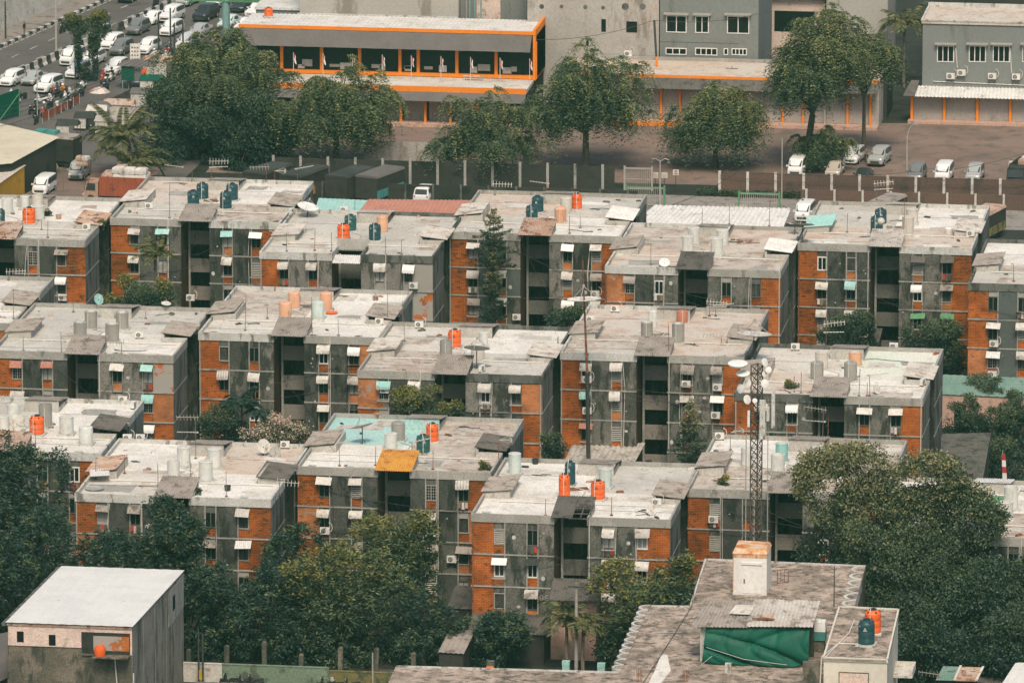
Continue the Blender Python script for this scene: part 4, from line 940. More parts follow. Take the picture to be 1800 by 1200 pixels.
def limbs(b, base, ctr, c, r0, n, rx):
    b.tube(base, base.lerp(ctr, .55), r0, 9, r0*.75)
    fork = base.lerp(ctr, .55)
    pick = rg.choice(len(c), min(n, len(c)), replace=False)
    for k in pick:
        e = ctr+Vector(c[k])*.92; mid = fork.lerp(e, .5)+Vector((rnd.uniform(-.3,.3),rnd.uniform(-.3,.3),rnd.uniform(.1,.5)))
        b.tube(fork, mid, r0*.42, 6, r0*.26); b.tube(mid, e, r0*.26, 5, r0*.07)
def tree(kind, px, Y, top, bot, hw, label, name='broadleaf_tree', cat='tree', dens=1., depth=1., group=None, trunk_px=None, base=None, tr=None, extra=None):
    pt, pb = atY(px, top, Y), atY(px, bot, Y); s = ppm(pt); rx = hw/s; rz = max(.3, (pt.z-pb.z)/2); ctr = Vector((pt.x, Y, (pt.z+pb.z)/2))
    bx = atY(trunk_px, bot, Y).x if trunk_px else ctr.x
    bz = 0 if base is None else base
    t = thing(name, label, cat, (bx, Y, bz), 0, group)
    P, D, L, Wd, mi, mats, c = crown(kind, rx, rx*depth, rz, dens)
    # irregular outline: carve a few notches
    off = np.array([ctr.x-bx, 0, ctr.z-bz])
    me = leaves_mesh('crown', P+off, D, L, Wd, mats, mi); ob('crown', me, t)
    b = MB(); r0 = tr or max(.09, min(.42, rx*.07))
    limbs(b, Vector((0,0,-.05)), Vector(off), c, r0, (34 if kind == 'feather' else 14) if rx > 2 else 7, rx)
    ob('trunk', b.mesh('trunk', M['trunk'], True), t)
    return t
def frond_mesh(L, droop, leaf, mats=('leaf_palm',)):
    n = 44; P, D, Ls = [], [], []
    for k in range(n):
        t = .08+.92*k/(n-1); x = L*t*math.cos(droop*t*.6); z = L*(.55*t-.95*droop*t*t)
        for sd in (1,-1):
            P.append((x,0,z)); D.append((.55, sd*(1-.35*t), -.45)); Ls.append(leaf*(1-.55*abs(t-.4)))
    return np.array(P), np.array(D), np.array(Ls)
def palm(px, Y, top, crown_px, hw, label, base_px=None, nf=20, leaf=.7, name='palm_tree', trunkr=.16, upright=.0, wd=.055, mats=('leaf_palm',)):
    """crown_px: image row of the crown's heart"""
    h = atY(px, crown_px, Y); s = ppm(h); L = hw/s
    bx = atY(base_px, crown_px, Y).x if base_px else h.x
    t = thing(name, label, 'palm' if 'banana' not in name else 'plant', (bx, Y, 0)); off = Vector((h.x-bx, 0, h.z))
    PP, DD, LL = [], [], []
    for k in range(nf):
        P, D, Ls = frond_mesh(L*rnd.uniform(.8,1.1), rnd.uniform(.35,1.1)*(1-.4*upright), leaf)
        tilt = rnd.uniform(-.25,.75)+upright*.4; az = k*2.4+rnd.uniform(-.2,.2)
        Rm = np.array(Matrix.Rotation(az,3,'Z') @ Matrix.Rotation(-tilt,3,'Y'))
        PP.append(P@Rm.T); DD.append(D@Rm.T); LL.append(Ls)
    P = np.concatenate(PP)+np.array(off); D = np.concatenate(DD); Ls = np.concatenate(LL)
    ob('fronds', leaves_mesh('fronds', P, D, Ls, wd*1.0+Ls*.04, list(mats)), t)
    b = MB(); pts = [Vector((0,0,-.05)), off*.35+Vector((rnd.uniform(-.2,.2),0,0)), off*.7, off]
    for i in range(3): b.tube(pts[i], pts[i+1], trunkr*(1.15-.15*i), 8, trunkr*(1-.15*i))
    ob('trunk', b.mesh('trunk', M['palm_trunk'], True), t)
    return t
# trees by the car park
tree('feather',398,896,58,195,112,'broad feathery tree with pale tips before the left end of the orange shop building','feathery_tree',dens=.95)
tree('finedark',345,893,150,300,92,'dense grey green tree right of the coconut palm and left of the weeping trees','broadleaf_tree',dens=.8)
tree('finedark',445,891,165,300,70,'dark low tree in front of the broad feathery tree','broadleaf_tree',dens=.75)
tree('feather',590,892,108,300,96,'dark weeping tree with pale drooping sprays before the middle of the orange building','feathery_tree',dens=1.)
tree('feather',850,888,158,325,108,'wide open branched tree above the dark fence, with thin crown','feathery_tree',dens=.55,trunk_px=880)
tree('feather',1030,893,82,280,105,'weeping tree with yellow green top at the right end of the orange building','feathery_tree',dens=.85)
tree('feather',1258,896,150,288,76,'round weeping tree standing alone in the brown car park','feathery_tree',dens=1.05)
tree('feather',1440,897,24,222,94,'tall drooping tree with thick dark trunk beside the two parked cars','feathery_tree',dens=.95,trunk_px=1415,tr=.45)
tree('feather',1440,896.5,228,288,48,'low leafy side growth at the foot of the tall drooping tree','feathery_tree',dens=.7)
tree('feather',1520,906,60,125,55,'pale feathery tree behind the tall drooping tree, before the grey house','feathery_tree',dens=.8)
tree('finedark',975,938,72,118,28,'dark bush between the orange end wall and the pale tall wall','bush','bush')
palm(1590,945,0,40,52,'grey green palm tree before the roof of the grey three window building',nf=22,leaf=.9)
palm(215,882,170,238,72,'tall coconut palm behind the white minivan at the left',nf=30,leaf=1.15,base_px=222,trunkr=.2,wd=.075)
palm(238,880,235,288,62,'lower coconut palm with brown drooping fronds in front of the truck',nf=22,leaf=1.05,trunkr=.18,wd=.075)
t = tree('yellowbush',131,936,26,56,17,'left crown of the pruned tree with two stems beside the car queue','pruned_tree',dens=1.1)
t = tree('yellowbush',170,936.4,20,62,21,'right crown of the pruned tree with two stems beside the car queue','pruned_tree',dens=1.1)
for px_, tp, bt_, hw_ in ((139,55,125,7),(164,60,130,9),(152,112,146,8)): tree('bush',px_,935.8,tp,bt_,hw_,{139:'leafy left stem of the pruned tree by the cars',164:'leafy right stem of the pruned tree by the cars',152:'tangle of leaves round the foot of the pruned tree by the cars'}[px_],'climbing_plant','plant',dens=.9)
# plants in the courtyards
palm(272,783,398,448,44,'palm with yellowing crown in the courtyard before second back row block',nf=20,leaf=.75,base_px=274,trunkr=.14)
tree('yellowbush',232,780,487,540,26,'shrub with yellow flowers in the courtyard, left of the palm stem','flowering_shrub','shrub')
tree('yellowbush',197,776,520,545,20,'low yellow green shrub at the foot of first back row block','flowering_shrub','shrub')
tree('bush',255,775,505,548,34,'dark shrub under the courtyard palm','shrub','shrub')
tree('yellowbush',290,777,495,545,20,'shrub with pale flowers right of the courtyard palm','flowering_shrub','shrub')
tree('layer',868,800,374,466,46,'conifer with yellow green tiers before fourth back row block','conifer',dens=1.)
tree('layer',868,799.5,450,562,30,'thin dark lower tiers under the yellow green conifer','conifer',dens=.5)
tree('bush',992,776,538,580,34,'rounded bush at the foot of fourth back row block','bush','bush')
tree('bush',1490,792,548,612,48,'dark bush before the stair hall of sixth back row block','bush','bush')
tree('bush',1635,788,562,618,52,'leafy dark bush behind the mint green roof corner','bush','bush')
tree('bush',1682,at(1682,676).y,590,676,28,'dark bush in the gap left of seventh back row block','broadleaf_tree')
palm(425,737,672,705,38,'dark banana like palm between the second and third middle row block',nf=14,leaf=.8,trunkr=.12,mats=('leaf_deep',),wd=.1)
palm(450,735,690,722,32,'second small dark palm in the gap beside third middle row block',nf=12,leaf=.7,trunkr=.12,mats=('leaf_deep',),wd=.1)
tree('bush',390,737,715,775,45,'dark undergrowth below the palms between middle row blocks','shrub','shrub')
tree('bloom',487,730,738,790,60,'bush covered with pale pink blossoms behind second front row block','flowering_shrub','shrub',dens=1.2)
tree('yellowbush',735,733,682,738,46,'yellow green bush before fourth middle row block','shrub','shrub',dens=1.2)
tree('yellowbush',795,733,705,738,22,'small green bush by the antenna before fourth middle row block','shrub','shrub')
tree('layer',1213,734,712,822,46,'layered tree with light tiers before fifth middle row block','tiered_tree',dens=1.1)
tree('bush',970,727,762,812,20,'thin pale shrub at the brick corner of fourth middle row block','shrub','shrub',dens=.6)
tree('bush',1730,at(1730,745).y,662,745,42,'spiky dark bush before the green roofed shed','bush','bush')
tree('bush',1694,at(1694,792).y,700,792,44,'dark leafy bush beside sixth middle row block','broadleaf_tree')
tree('bush',1772,at(1772,806).y,708,806,42,'dark bush at the right edge above the red and white banner','broadleaf_tree')
# trees along the foot of the front row
tree('rosette',48,692,800,1010,80,'big dark mango tree at the left edge beside second front row block','mango_tree',dens=.8)
tree('rosette',20,680,930,1120,90,'dark mango tree behind the white roofed house at the left edge','mango_tree',dens=.7)
tree('rosette',100,684,990,1130,70,'shadowed mango tree right behind the white roof','mango_tree',dens=.6)
tree('rosette',292,686,894,1070,58,'tall mango tree before the stair hall of second front row block','mango_tree',dens=.9)
tree('rosette',205,684.5,948,1055,74,'low spreading mango tree left of the tall mango','mango_tree',dens=.7)
tree('rosette',400,685,1000,1150,68,'dark mango tree before the right corner of second front row block','mango_tree',dens=.8)
tree('rosette',330,681,1010,1160,66,'shadowed mango tree right of the white roofed house','mango_tree',dens=.6)
tree('rosette',515,688,948,1120,66,'blue green mango tree left of the golden one','mango_tree',dens=.85)
tree('goldrosette',622,684.5,955,1150,104,'large golden green mango tree before third front row block','mango_tree',dens=.95)
tree('goldrosette',705,694,914,1030,60,'rounded mango tree with yellow tips against third front row block','mango_tree',dens=.9)
tree('rosette',470,682,1010,1160,70,'low dark mango tree above the green boundary wall','mango_tree',dens=.6)
tree('rosette',745,683,1060,1170,58,'dark shrubby mango right of the golden mango tree','mango_tree',dens=.6)
tree('rosette',560,690,985,1060,55,'dark mango crown behind the golden mango tree','mango_tree',dens=.7)
tree('rosette',140,685,1010,1100,52,'dark mango crown at the brick corner of second front row block','mango_tree',dens=.7)
tree('rosette',885,683.5,1085,1170,46,'small mango tree before the left brick corner of fourth front row block','mango_tree',dens=.8)
tree('goldrosette',1120,684,1003,1160,84,'leafy dark tree with yellow tips left of the stained old roof','broadleaf_tree',dens=.9)
tree('goldrosette',1190,685,985,1080,46,'leafy crown just behind the corner of the stained old roof','broadleaf_tree',dens=.9)
palm(995,683,1040,1085,48,'feather palm before the pink wall of fourth front row block',nf=18,leaf=.8,base_px=1000)
palm(1025,682.5,1060,1095,40,'shorter feather palm by the concrete lamp pole',nf=14,leaf=.8)
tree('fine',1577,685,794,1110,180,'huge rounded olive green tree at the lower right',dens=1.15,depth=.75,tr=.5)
tree('finedark',1705,681,985,1160,100,'dark lower tree right of the stained old roof',dens=.75)
tree('finedark',1795,681,985,1130,56,'dark tree at the right edge below the white tanks',dens=.8)
tree('finedark',1620,676,1060,1190,80,'black green shrubs beyond the roof with the green tarpaulin',dens=.6)
tree('finedark',1790,674,1080,1190,60,'dark undergrowth at the lower right edge',dens=.6)
for i_, (px_, py_, Y_, hw_) in enumerate(((180,590,790,12),(1395,585,795,18))): pass
# tufts growing on the roof edges
for px_, py_, nm_ in ((856,826,'yellow green weed hanging beside the yellow stair roof'),(1276,852,'weed in the pot on the roof edge of fifth front row block'),(340,868,'dry weed on the stair roof of second front row block'),
                      (975,352,'yellow shrub between the tanks on fourth back row block'),(1393,682,'orange dry weed on the roof edge of sixth middle row block'),(78,380,'dry weed beside the orange tank of first back row block'),(180,400,'green weed on the corner of first back row block')):
    p = at(px_, py_, RZ); P, D, L, Wd, mi, mats, c = crown('yellowbush', .55, .4, .4, .4)
    o = ob('weed', leaves_mesh('weed', P, D, L, Wd, mats, mi), None, p+Vector((0,0,.3))); tag(o, nm_, 'weed')
# hedge strip below the car park wall and ivy on the dark fence
def hedge(x0, x1, Y0, Y1, h, label, dens=26):
    n = int((x1-x0)*(Y1-Y0)*dens*10); P = np.stack([rg.uniform(x0,x1,n), rg.uniform(Y0,Y1,n), rg.uniform(.05,1,n)*h],1); D = rg.normal(size=(n,3))+np.array([0,-.3,.5])
    o = ob('hedge', leaves_mesh('hedge', P, D, .2, .12, ['leaf_hedge','leaf_mid'], (rg.random(n) < .3).astype(int))); o['kind'] = 'stuff'; o['label'] = label; o['category'] = 'hedge'
hedge(YW0.x-2.5, -58, 880.6, 882.6, .7, 'low dark hedge along the foot of the brown car park wall')
def undergrowth(x0, x1, Y0, Y1, h, label, n):
    P = np.stack([rg.uniform(x0,x1,n), rg.uniform(Y0,Y1,n), rg.random(n)**1.6*h],1); P[:,2] *= .4+.6*np.sin(P[:,0]*.9)**2
    D = rg.normal(size=(n,3))+np.array([0,-.3,.5])
    o = ob('undergrowth', leaves_mesh('undergrowth', P, D, .32, .14, ['leaf_deep','leaf_mid'], (rg.random(n) < .2).astype(int))); o['kind'] = 'stuff'; o['label'] = label; o['category'] = 'undergrowth'
undergrowth(-150,-100,682.5,690,2.2,'dark undergrowth below the mango trees of the front row',26000)
undergrowth(-68,-48,673,700,4.2,'dark undergrowth at the lower right',42000)
undergrowth(-150,-83,727,735,1.3,'weeds in the courtyard behind the front row',9000)
undergrowth(-165,-70,777,787,1.2,'weeds in the courtyard behind the middle row',9000)
undergrowth(-66,-48,708,742,1.3,'dark undergrowth at the right beside the shingle roof',18000)
undergrowth(-67,-50,744,784,2.0,'dark undergrowth behind the long green roofed house',9000)
tree('bush',1650,at(1650,742).y,690,742,26,'pointed dark bush at the left end of the long green roofed house','bush','bush')
tree('bush',1785,at(1785,760).y,690,760,26,'dark bush before the right doorway of the long green roofed house','bush','bush')
tree('bush',1760,at(1760,850).y,775,850,36,'black green bush behind the white sheets at the right edge','bush','bush')
# ------------------------------------------------------------------ shops and buildings behind the car park
X_ = lambda px, py, Y: atY(px, py, Y).x
Z_ = lambda px, py, Y: atY(px, py, Y).z
Y1, Y2 = 915.2, 921.5
ox0, ox1 = X_(420,40,Y2), X_(942,62,Y2)
zt = Z_(700,50,Y2); lx0, lx1 = X_(430,140,Y1), X_(925,160,Y1); zl = Z_(700,152,Y1)
t = thing('shop_building', 'two storey orange trimmed shop building with flags, grey awnings and a white ribbed roof', 'building', (ox0, Y2, 0))
L_ = ox1-ox0
def part(name, mb, m, par=None, loc=(0,0,0), smooth=False):
    return ob(name, mb.mesh(name, [M[q] for q in m] if isinstance(m, list) else M[m], smooth), par or t, loc)
part('wall', MB().box(0,L_,.4,9,zl,zt-.55).box(lx0-ox0,lx1-ox0,Y1-Y2+1.5,9,0,zl-.45), 'dark_wall')
part('roof', MB().corr((0,-.2,zt-.02),(L_-.3,-.2,zt-.02),(L_-.3,9.2,zt-.4),(0,9.2,zt-.4),.5,.03), 'corr_white')
part('fascia', MB().box(0,L_,-.35,-.2,zt-.32,zt+.06), 'orange_paint')
part('end_wall', MB().box(L_-.3,L_,-.3,9.3,zl-.1,zt+.25), 'orange_paint')
part('terrace', MB().box(lx0-ox0,lx1-ox0,Y1-Y2,-.01,zl-.5,zl-.06), 'roof_cream')
part('fascia', MB().box(lx0-ox0,lx1-ox0,Y1-Y2-.15,Y1-Y2,zl-.55,zl+.1), 'orange_paint')
part('awning', MB().corr((.2,-2.0,zt-2.0),(L_-.4,-2.0,zt-2.0),(L_-.4,-.36,zt-.35),(.2,-.36,zt-.35),1.9,.015), 'awn_grey')
part('awning', MB().corr((lx0-ox0,Y1-Y2-1.6,zl-1.3),(lx1-ox0,Y1-Y2-1.6,zl-1.3),(lx1-ox0,Y1-Y2-.16,zl-.5),(lx0-ox0,Y1-Y2-.16,zl-.5),1.9,.015), 'awn_grey')
cols_ = [495,565,632,703,735,803,872,941]
for px in cols_: part('column', MB().box(-.17,.17,-.05,.38,zl+.005,zt-1.2), 'orange_paint', None, (X_(px,100,Y2)-ox0,0,0))
part('sill_beam', MB().box(0,L_-.32,-.12,.36,zl+.004,zl+.38), 'orange_paint')
for a, b_ in zip([430]+cols_[:-1], cols_):
    xa, xb = X_(a,100,Y2)-ox0+.2, X_(b_,100,Y2)-ox0-.2
    part('window', MB().box(xa,xb,.34,.39,zl+.42,zt-1.6), 'glass')
    for k in range(2): part('bed_sheet', MB().box(0,rnd.uniform(.6,1.4),0,.1,0,rnd.uniform(.3,.8)), 'frame_grey' if k else 'cloth', None, (rnd.uniform(xa+.2,max(xa+.3,xb-1.4)),.2,zl+.5+k*.25))
for px in [480,560,640,705,748,792,840,890]: part('post', MB().box(-.13,.13,-.13,.13,0,zl-.6), 'orange_paint', None, (X_(px,200,Y1)-ox0,Y1-Y2-.1,0))
for a, b_ in ((650,705),(705,748),(748,792),(792,840),(840,890)):
    part('shutter', MB().corr((X_(a,200,Y1)-ox0+.2,Y1-Y2+1.4,.1),(X_(b_,200,Y1)-ox0-.2,Y1-Y2+1.4,.1),(X_(b_,200,Y1)-ox0-.2,Y1-Y2+1.4,2.7),(X_(a,200,Y1)-ox0+.2,Y1-Y2+1.4,2.7),.3,.01), 'shutter')
part('step', MB().box(X_(620,215,Y1)-ox0,X_(900,215,Y1)-ox0,Y1-Y2-1.0,Y1-Y2+1.4,0,.35), 'pink_wall')
# flags on thin poles along the terrace
for i, px in enumerate((463,516,568,620,672,723,775,827,879,931)):
    p = atY(px, 130, Y2-2.6); f = thing('flagpole', 'red and white flag on the shop terrace'+f', flag {ORD[i] if i < 8 else ("ninth","tenth")[i-8]} from the left', 'flag', (p.x, Y2-2.6, zl-.06), rnd.uniform(-.5,.5), 'red and white flags on the terrace')
    ob('pole', cache('fp', lambda: MB().tube((0,0,0),(0,0,2.9),.035,6).mesh('pole', M['pvc'])), f)
    def flag():
        b = MB(); n = 5
        for k in range(n):
            for j, (u0, u1) in enumerate(((0,.5),(.5,1))):
                def q(u, v): return (.04+.26*u+.04*math.sin(v*5+u*3), .08*math.sin(v*4+u*5), 2.8-v*.95-u*.35)
                b.quad(q(u0,k/n), q(u1,k/n), q(u1,(k+1)/n), q(u0,(k+1)/n), j)
        return b.mesh('flag', [M['flag_red'], M['white']])
    ob('flag', cache('flag', flag), f)
# bench on the terrace
b = MB().box(-1.1,1.1,-.2,.2,.5,.58)
for x in (-1,1): b.box(x-.04,x+.04,-.15,.15,0,.5)
tag(ob('bench', b.mesh('bench', M['cement_light']), None, (X_(832,125,Y2-1.5), Y2-1.5, zl-.06)), 'pale bench on the shop terrace near its right end', 'bench')
tank(None, 472, 28, 15, 16, 'orange', 'p', zt-.2, 'on the left of the white ribbed roof of the shop building')
# low shop row to the right
Ys = 920.6; sx0, sx1 = X_(1000,140,Ys), X_(1545,140,Ys); zs = Z_(1200,134,Ys)
t = thing('shop_row', 'low row of shuttered shops with a stained flat roof, grey awning and orange posts', 'building', (sx0, Ys, 0)); Ls = sx1-sx0
part('wall', MB().box(0,Ls,.3,8.6,0,zs-.02), 'shop_wall'); part('roof', MB().box(-.1,Ls+.1,-.1,8.6,zs,zs+.14), 'roof_pink')
part('fascia', MB().box(-.12,Ls+.12,-.22,-.1,zs-.2,zs+.1), 'orange_paint')
part('parapet', MB().box(0,Ls,8.3,8.6,zs+.145,zs+.5), 'cement')
part('awning', MB().corr((0,-1.8,zs-1.15),(Ls,-1.8,zs-1.15),(Ls,-.24,zs-.2),(0,-.24,zs-.2),.5,.02), 'corr_dark')
xs = [1060,1092,1126,1162,1195,1230,1266,1303,1340,1376,1412,1450,1490,1530]
for i, px in enumerate(xs): part('post', MB().box(-.11,.11,-.13,.3,.35,zs-1.0), 'orange_paint' if i % 3 != 2 else 'frame_grey', None, (X_(px,190,Ys)-sx0,0,0))
for a, b_ in zip(xs[:-1], xs[1:]):
    xa, xb = X_(a,190,Ys)-sx0+.13, X_(b_,190,Ys)-sx0-.13
    part('shutter', MB().corr((xa,.26,.4),(xb,.26,.4),(xb,.26,zs-1.0),(xa,.26,zs-1.0),.25,.01), 'shutter')
part('step', MB().box(0,Ls,-1.5,.3,0,.35), 'pink_wall'); part('kerb', MB().box(X_(1080,205,Ys)-sx0,X_(1200,205,Ys)-sx0,-2.2,-1.51,0,.4), 'orange_paint')
def building(name, label, px0, px1, Y, z0, ztop, depth, m, roof='roof_grey'):
    x0, x1 = X_(px0,60,Y), X_(px1,60,Y)
    q = thing(name, label, 'building', (x0, Y, 0))
    ob('wall', MB().extrude([(0,0),(x1-x0,0),(x1-x0,depth),(0,depth)], z0, ztop, top=False).mesh('wall', M[m]), q)
    ob('roof', MB().box(-.15,x1-x0+.15,-.15,depth+.15,ztop,ztop+.3).mesh('roof', M[roof]), q)
    return q, x0
def window(q, x0, Y, pxa, pya, pxb, pyb, n=2, m='white', hood=True):
    xa, xb = X_(pxa,pyb,Y)-x0, X_(pxb,pyb,Y)-x0; za, zb = Z_(pxa,pyb,Y), Z_(pxa,pya,Y)
    b = MB(); tt = .1; b.box(xa,xb,-.06,0.02,za,za+tt); b.box(xa,xb,-.06,.02,zb-tt,zb)
    for k in range(n+1): b.box(xa+(xb-xa-tt)*k/n, xa+(xb-xa-tt)*k/n+tt, -.055,.02, za+tt, zb-tt)
    wv = ob('window', b.mesh('window', M[m]), q)
    ob('pane', MB().quad((xa+.05,-.02,za+.05),(xb-.05,-.02,za+.05),(xb-.05,-.02,zb-.05),(xa+.05,-.02,zb-.05)).mesh('pane', M['glass']), wv)
    if hood: ob('hood', MB().box(xa-.25,xb+.25,-.55,0,zb+.12,zb+.3).mesh('hood', M['frame_grey']), wv)
q, x0 = building('tall_building','tall pale weathered concrete building with two small dark openings and round stains',927,1158,929.4,0,22,15,'big_wall')
for a in ((1057,34,1065,56),(1101,38,1120,57)): 
    ob('opening', MB().box(X_(a[0],a[3],929.4)-x0,X_(a[2],a[3],929.4)-x0,-.03,.05,Z_(a[0],a[3],929.4),Z_(a[0],a[1],929.4)).mesh('opening', M['glass']), q)
for px, py, r in ((952,12,.28),(987,12,.22),(1029,13,.25),(1060,14,.22),(1099,12,.4),(1130,12,.35),(1026,76,.6),(1062,75,.6),(1100,75,.65),(1130,76,.6),(1036,76,.4)):
    ob('stain_patch', MB().lathe([(r,0),(r,.02),(0,.02)],(0,0,0),14).mesh('stain_patch', M['cement_dark' if py < 30 else 'shop_wall']), q, (X_(px,py,929.4)-x0,-.0,Z_(px,py,929.4)), (R(90),0,0))
ob('pilaster', MB().box(.0,.35,-.06,.0,0,22).box(9.7,9.9,-.05,0,0,22).mesh('pilaster', M['big_wall']), q)
aircon(atY(1104,99,929.1), 0, 'on the pale tall wall behind the weeping tree', 1104, 1.1)
q, x0 = building('grey_building','dark grey rendered building with three white framed windows above a row of low ones',1160,1333,929.6,0,20,14,'grey_wall')
for a, n in (((1171,27,1207,57),2),((1222,28,1246,58),2),((1278,28,1317,59),2)): window(q, x0, 929.6, *a, n)
for a, n in (((1170,84,1207,96),3),((1222,84,1261,97),4),((1272,85,1280,97),1),((1286,85,1313,97),4)): window(q, x0, 929.6, *a, n, 'white', False)
ob('band', MB().box(0,9,-.05,0,Z_(1200,74,929.6),Z_(1200,72,929.6)).mesh('band', M['grey_wall']), q)
q, x0 = building('pale_building','large pale blank building behind the shop roof',527,806,932,0,21,16,'big_wall')
ob('ledge', MB().box(-.2,X_(806,30,932)-x0,-.5,0,Z_(650,32,932),Z_(650,26,932)).mesh('ledge', M['cement_light']), q)
q, x0 = building('narrow_building','narrow grey building with pipes between two pale walls',808,926,934,0,20,12,'grey_wall')
for px in (820,826,835,846): ob('pipe', MB().tube((X_(px,20,934)-x0,-.2,4),(X_(px,20,934)-x0,-.2,20),.1,6).mesh('pipe', M['teal_post'] if px % 4 else M['frame_grey']), q)
ob('wall_panel', MB().box(X_(838,20,934)-x0,X_(880,20,934)-x0,-.15,0,4,19).mesh('wall_panel', M['house_pink']), q)
q, x0 = building('left_annex','low white roofed annex beside the orange tank',450,526,934,0,9.2,10,'grey_wall','corr_white')
q, x0 = building('grey_block','plain pale grey block behind the tall drooping tree',1452,1560,948,0,21,10,'big_wall')
q, x0 = building('tiled_house','house with orange red tiled hip roof, pale wall and barred opening behind the tree tops',1352,1450,950,0,9.0,8,'house_pink','tile_red')
hw = X_(1450,60,950)-x0
ob('tiled_roof', MB().add([(-.8,-.8,9.35),(hw+.8,-.8,9.35),(hw+.8,8.8,9.35),(-.8,8.8,9.35),(hw*.35,4,12.6),(hw*.65,4,12.6)],[(0,1,5,4),(1,2,5),(2,3,4,5),(3,0,4)]).mesh('tiled_roof', M['tile_red']), q)
ob('opening', MB().box(.6,hw-1.2,-.03,.05,5.2,7.6).mesh('opening', M['glass']), q)
q, x0 = building('old_house','old house with dark roof at the left of the tiled one',1335,1352,951,0,8.2,8,'dark_wall','corr_dark')
q, x0 = building('dark_shed','shed with a white ribbed roof sliding behind the tall drooping tree',1500,1560,926,0,5.6,7,'dark_wall','corr_white')
q, x0 = building('rear_house','house with red tiled roof beyond the grey three window building',1640,1830,955,0,9.6,9,'dark_wall','tile_red')
# grey three window building on the right
Yr = 926; zr = Z_(1700,43,Yr)
q, x0 = building('grey_shophouse','grey two storey shophouse with flat slatted roof, four white windows and white awning above shutters',1622,1850,Yr,0,zr-.02,9,'grey_wall','roof_pink')
wd = X_(1850,60,Yr)-x0
ob('parapet', MB().box(-.2,wd,-.2,.0,zr+.285,zr+.45).box(-.2,.0,.001,8.9,zr+.285,zr+.45).box(-.2,wd,8.9,9.1,zr+.285,zr+.75).mesh('parapet', M['cement_light']), q)
for a in ((1647,80,1677,109),(1703,80,1733,109),(1745,80,1775,109),(1797,80,1827,109)): window(q, x0, Yr, *a, 3)
ob('awning', MB().corr((-.6,-2.6,Z_(1700,172,Yr-2.6)),(wd,-2.6,Z_(1700,172,Yr-2.6)),(wd,-.05,Z_(1700,153,Yr-.05)),(-.6,-.05,Z_(1700,153,Yr-.05)),.4,.05).mesh('awning', M['corr_white']), q)
for px in (1603,1660,1718,1776,1834): ob('post', MB().box(-.15,.15,-.15,.15,.3,3.2).mesh('post', M['orange_paint']), q, (X_(px,200,Yr-1.2)-x0,-1.2,0))
for a, b_ in ((1603,1660),(1660,1718),(1718,1776),(1776,1834)):
    xa, xb = X_(a,200,Yr-1)-x0+.18, X_(b_,200,Yr-1)-x0-.18
    ob('shutter', MB().corr((xa,-1.0,.32),(xb,-1.0,.32),(xb,-1.0,3.1),(xa,-1.0,3.1),.25,.012).mesh('shutter', M['shutter']), q)
ob('step', MB().box(X_(1596,215,Yr-1.8)-x0,wd,-2.2,-.9,0,.3).mesh('step', M['pink_wall']), q)
ob('lean_to_roof', MB().slab((-1.9,-2.7,3.3),(-.65,-2.7,3.3),(-.3,-.3,4.6),(-1.2,-.3,4.6),.06).mesh('lean_to_roof', M['corr_dark']), q)
for i, (px, py) in enumerate(((1671,139),(1690,133),(1744,139),(1786,140))): aircon(atY(px, py, Yr-.3), 0, 'on the front of the grey shophouse', px, 1.15)
pb = MB().path([(X_(1680,85,Yr)-x0,-.08,Z_(1680,85,Yr)),(X_(1683,118,Yr)-x0,-.08,Z_(1683,120,Yr))],.06,5).path([(X_(1776,85,Yr)-x0,-.08,Z_(1776,85,Yr)),(X_(1778,125,Yr)-x0,-.08,Z_(1778,128,Yr))],.06,5)
pb.path([(X_(1640,143,Yr)-x0,-.08,Z_(1640,143,Yr)),(X_(1800,150,Yr)-x0,-.08,Z_(1800,150,Yr))],.05,5)
ob('pipe', pb.mesh('pipe', M['pvc']), q)
# ------------------------------------------------------------------ walls, fences and gates of the car park
t = thing('boundary_wall','long brown plastered wall with white posts along the front of the car park','wall',(YW0.x,YW0.y,0))
wl = -56-YW0.x; part('wall_panel', MB().box(0,wl,0,.18,0,2.55), 'brown_wall')
k = 0
while k*3.02 < wl: part('post', MB().box(-.14,.14,-.12,.0,0,2.75), 'white_dirty', None, (k*3.02,0,0)); k += 1
part('coping', MB().box(0,wl,-.02,.2,2.552,2.6), 'brown_wall')
t = thing('low_wall','lower brown terrace wall with pale posts in front of the long car park wall','wall',(-92,878,0))
part('wall_panel', MB().box(0,36,0,.18,0,1.6), 'brown_wall')
for k in range(12): part('post', MB().box(-.11,.11,-.1,0,0,1.75), 'cement_light', None, (.6+k*3.02,0,0))
xg0 = X_(1078,330,882)
t = thing('dark_fence','dark fence with pale posts under the trees, left of the green gate','fence',(-150,883,0))
part('wall_panel', MB().box(0,xg0+150,0,.15,0,2.5), 'dark_wall')
k = 0
while k*3.0 < xg0+150: part('post', MB().box(-.14,.14,-.12,0,0,2.75), 'cement', None, (k*3.0,0,0)); k += 1
t = thing('dark_fence','front dark slatted fence by the parked white car','fence',(-146,873,0))
part('wall_panel', MB().box(0,37,0,.12,0,2.0), 'dark_wall')
for k in range(13): part('post', MB().box(-.1,.1,-.1,0,0,2.15), 'cement_dark', None, (k*3.0,0,0))
t = thing('hoarding','pale hoarding of grey panels with rusty streaks in the car park','fence',(X_(640,285,893),893,0))
part('panel', MB().corr((0,0,0),(X_(800,285,893)-X_(640,285,893),0,0),(X_(800,285,893)-X_(640,285,893),0,2.6),(0,0,2.6),.9,.02), 'shop_wall')
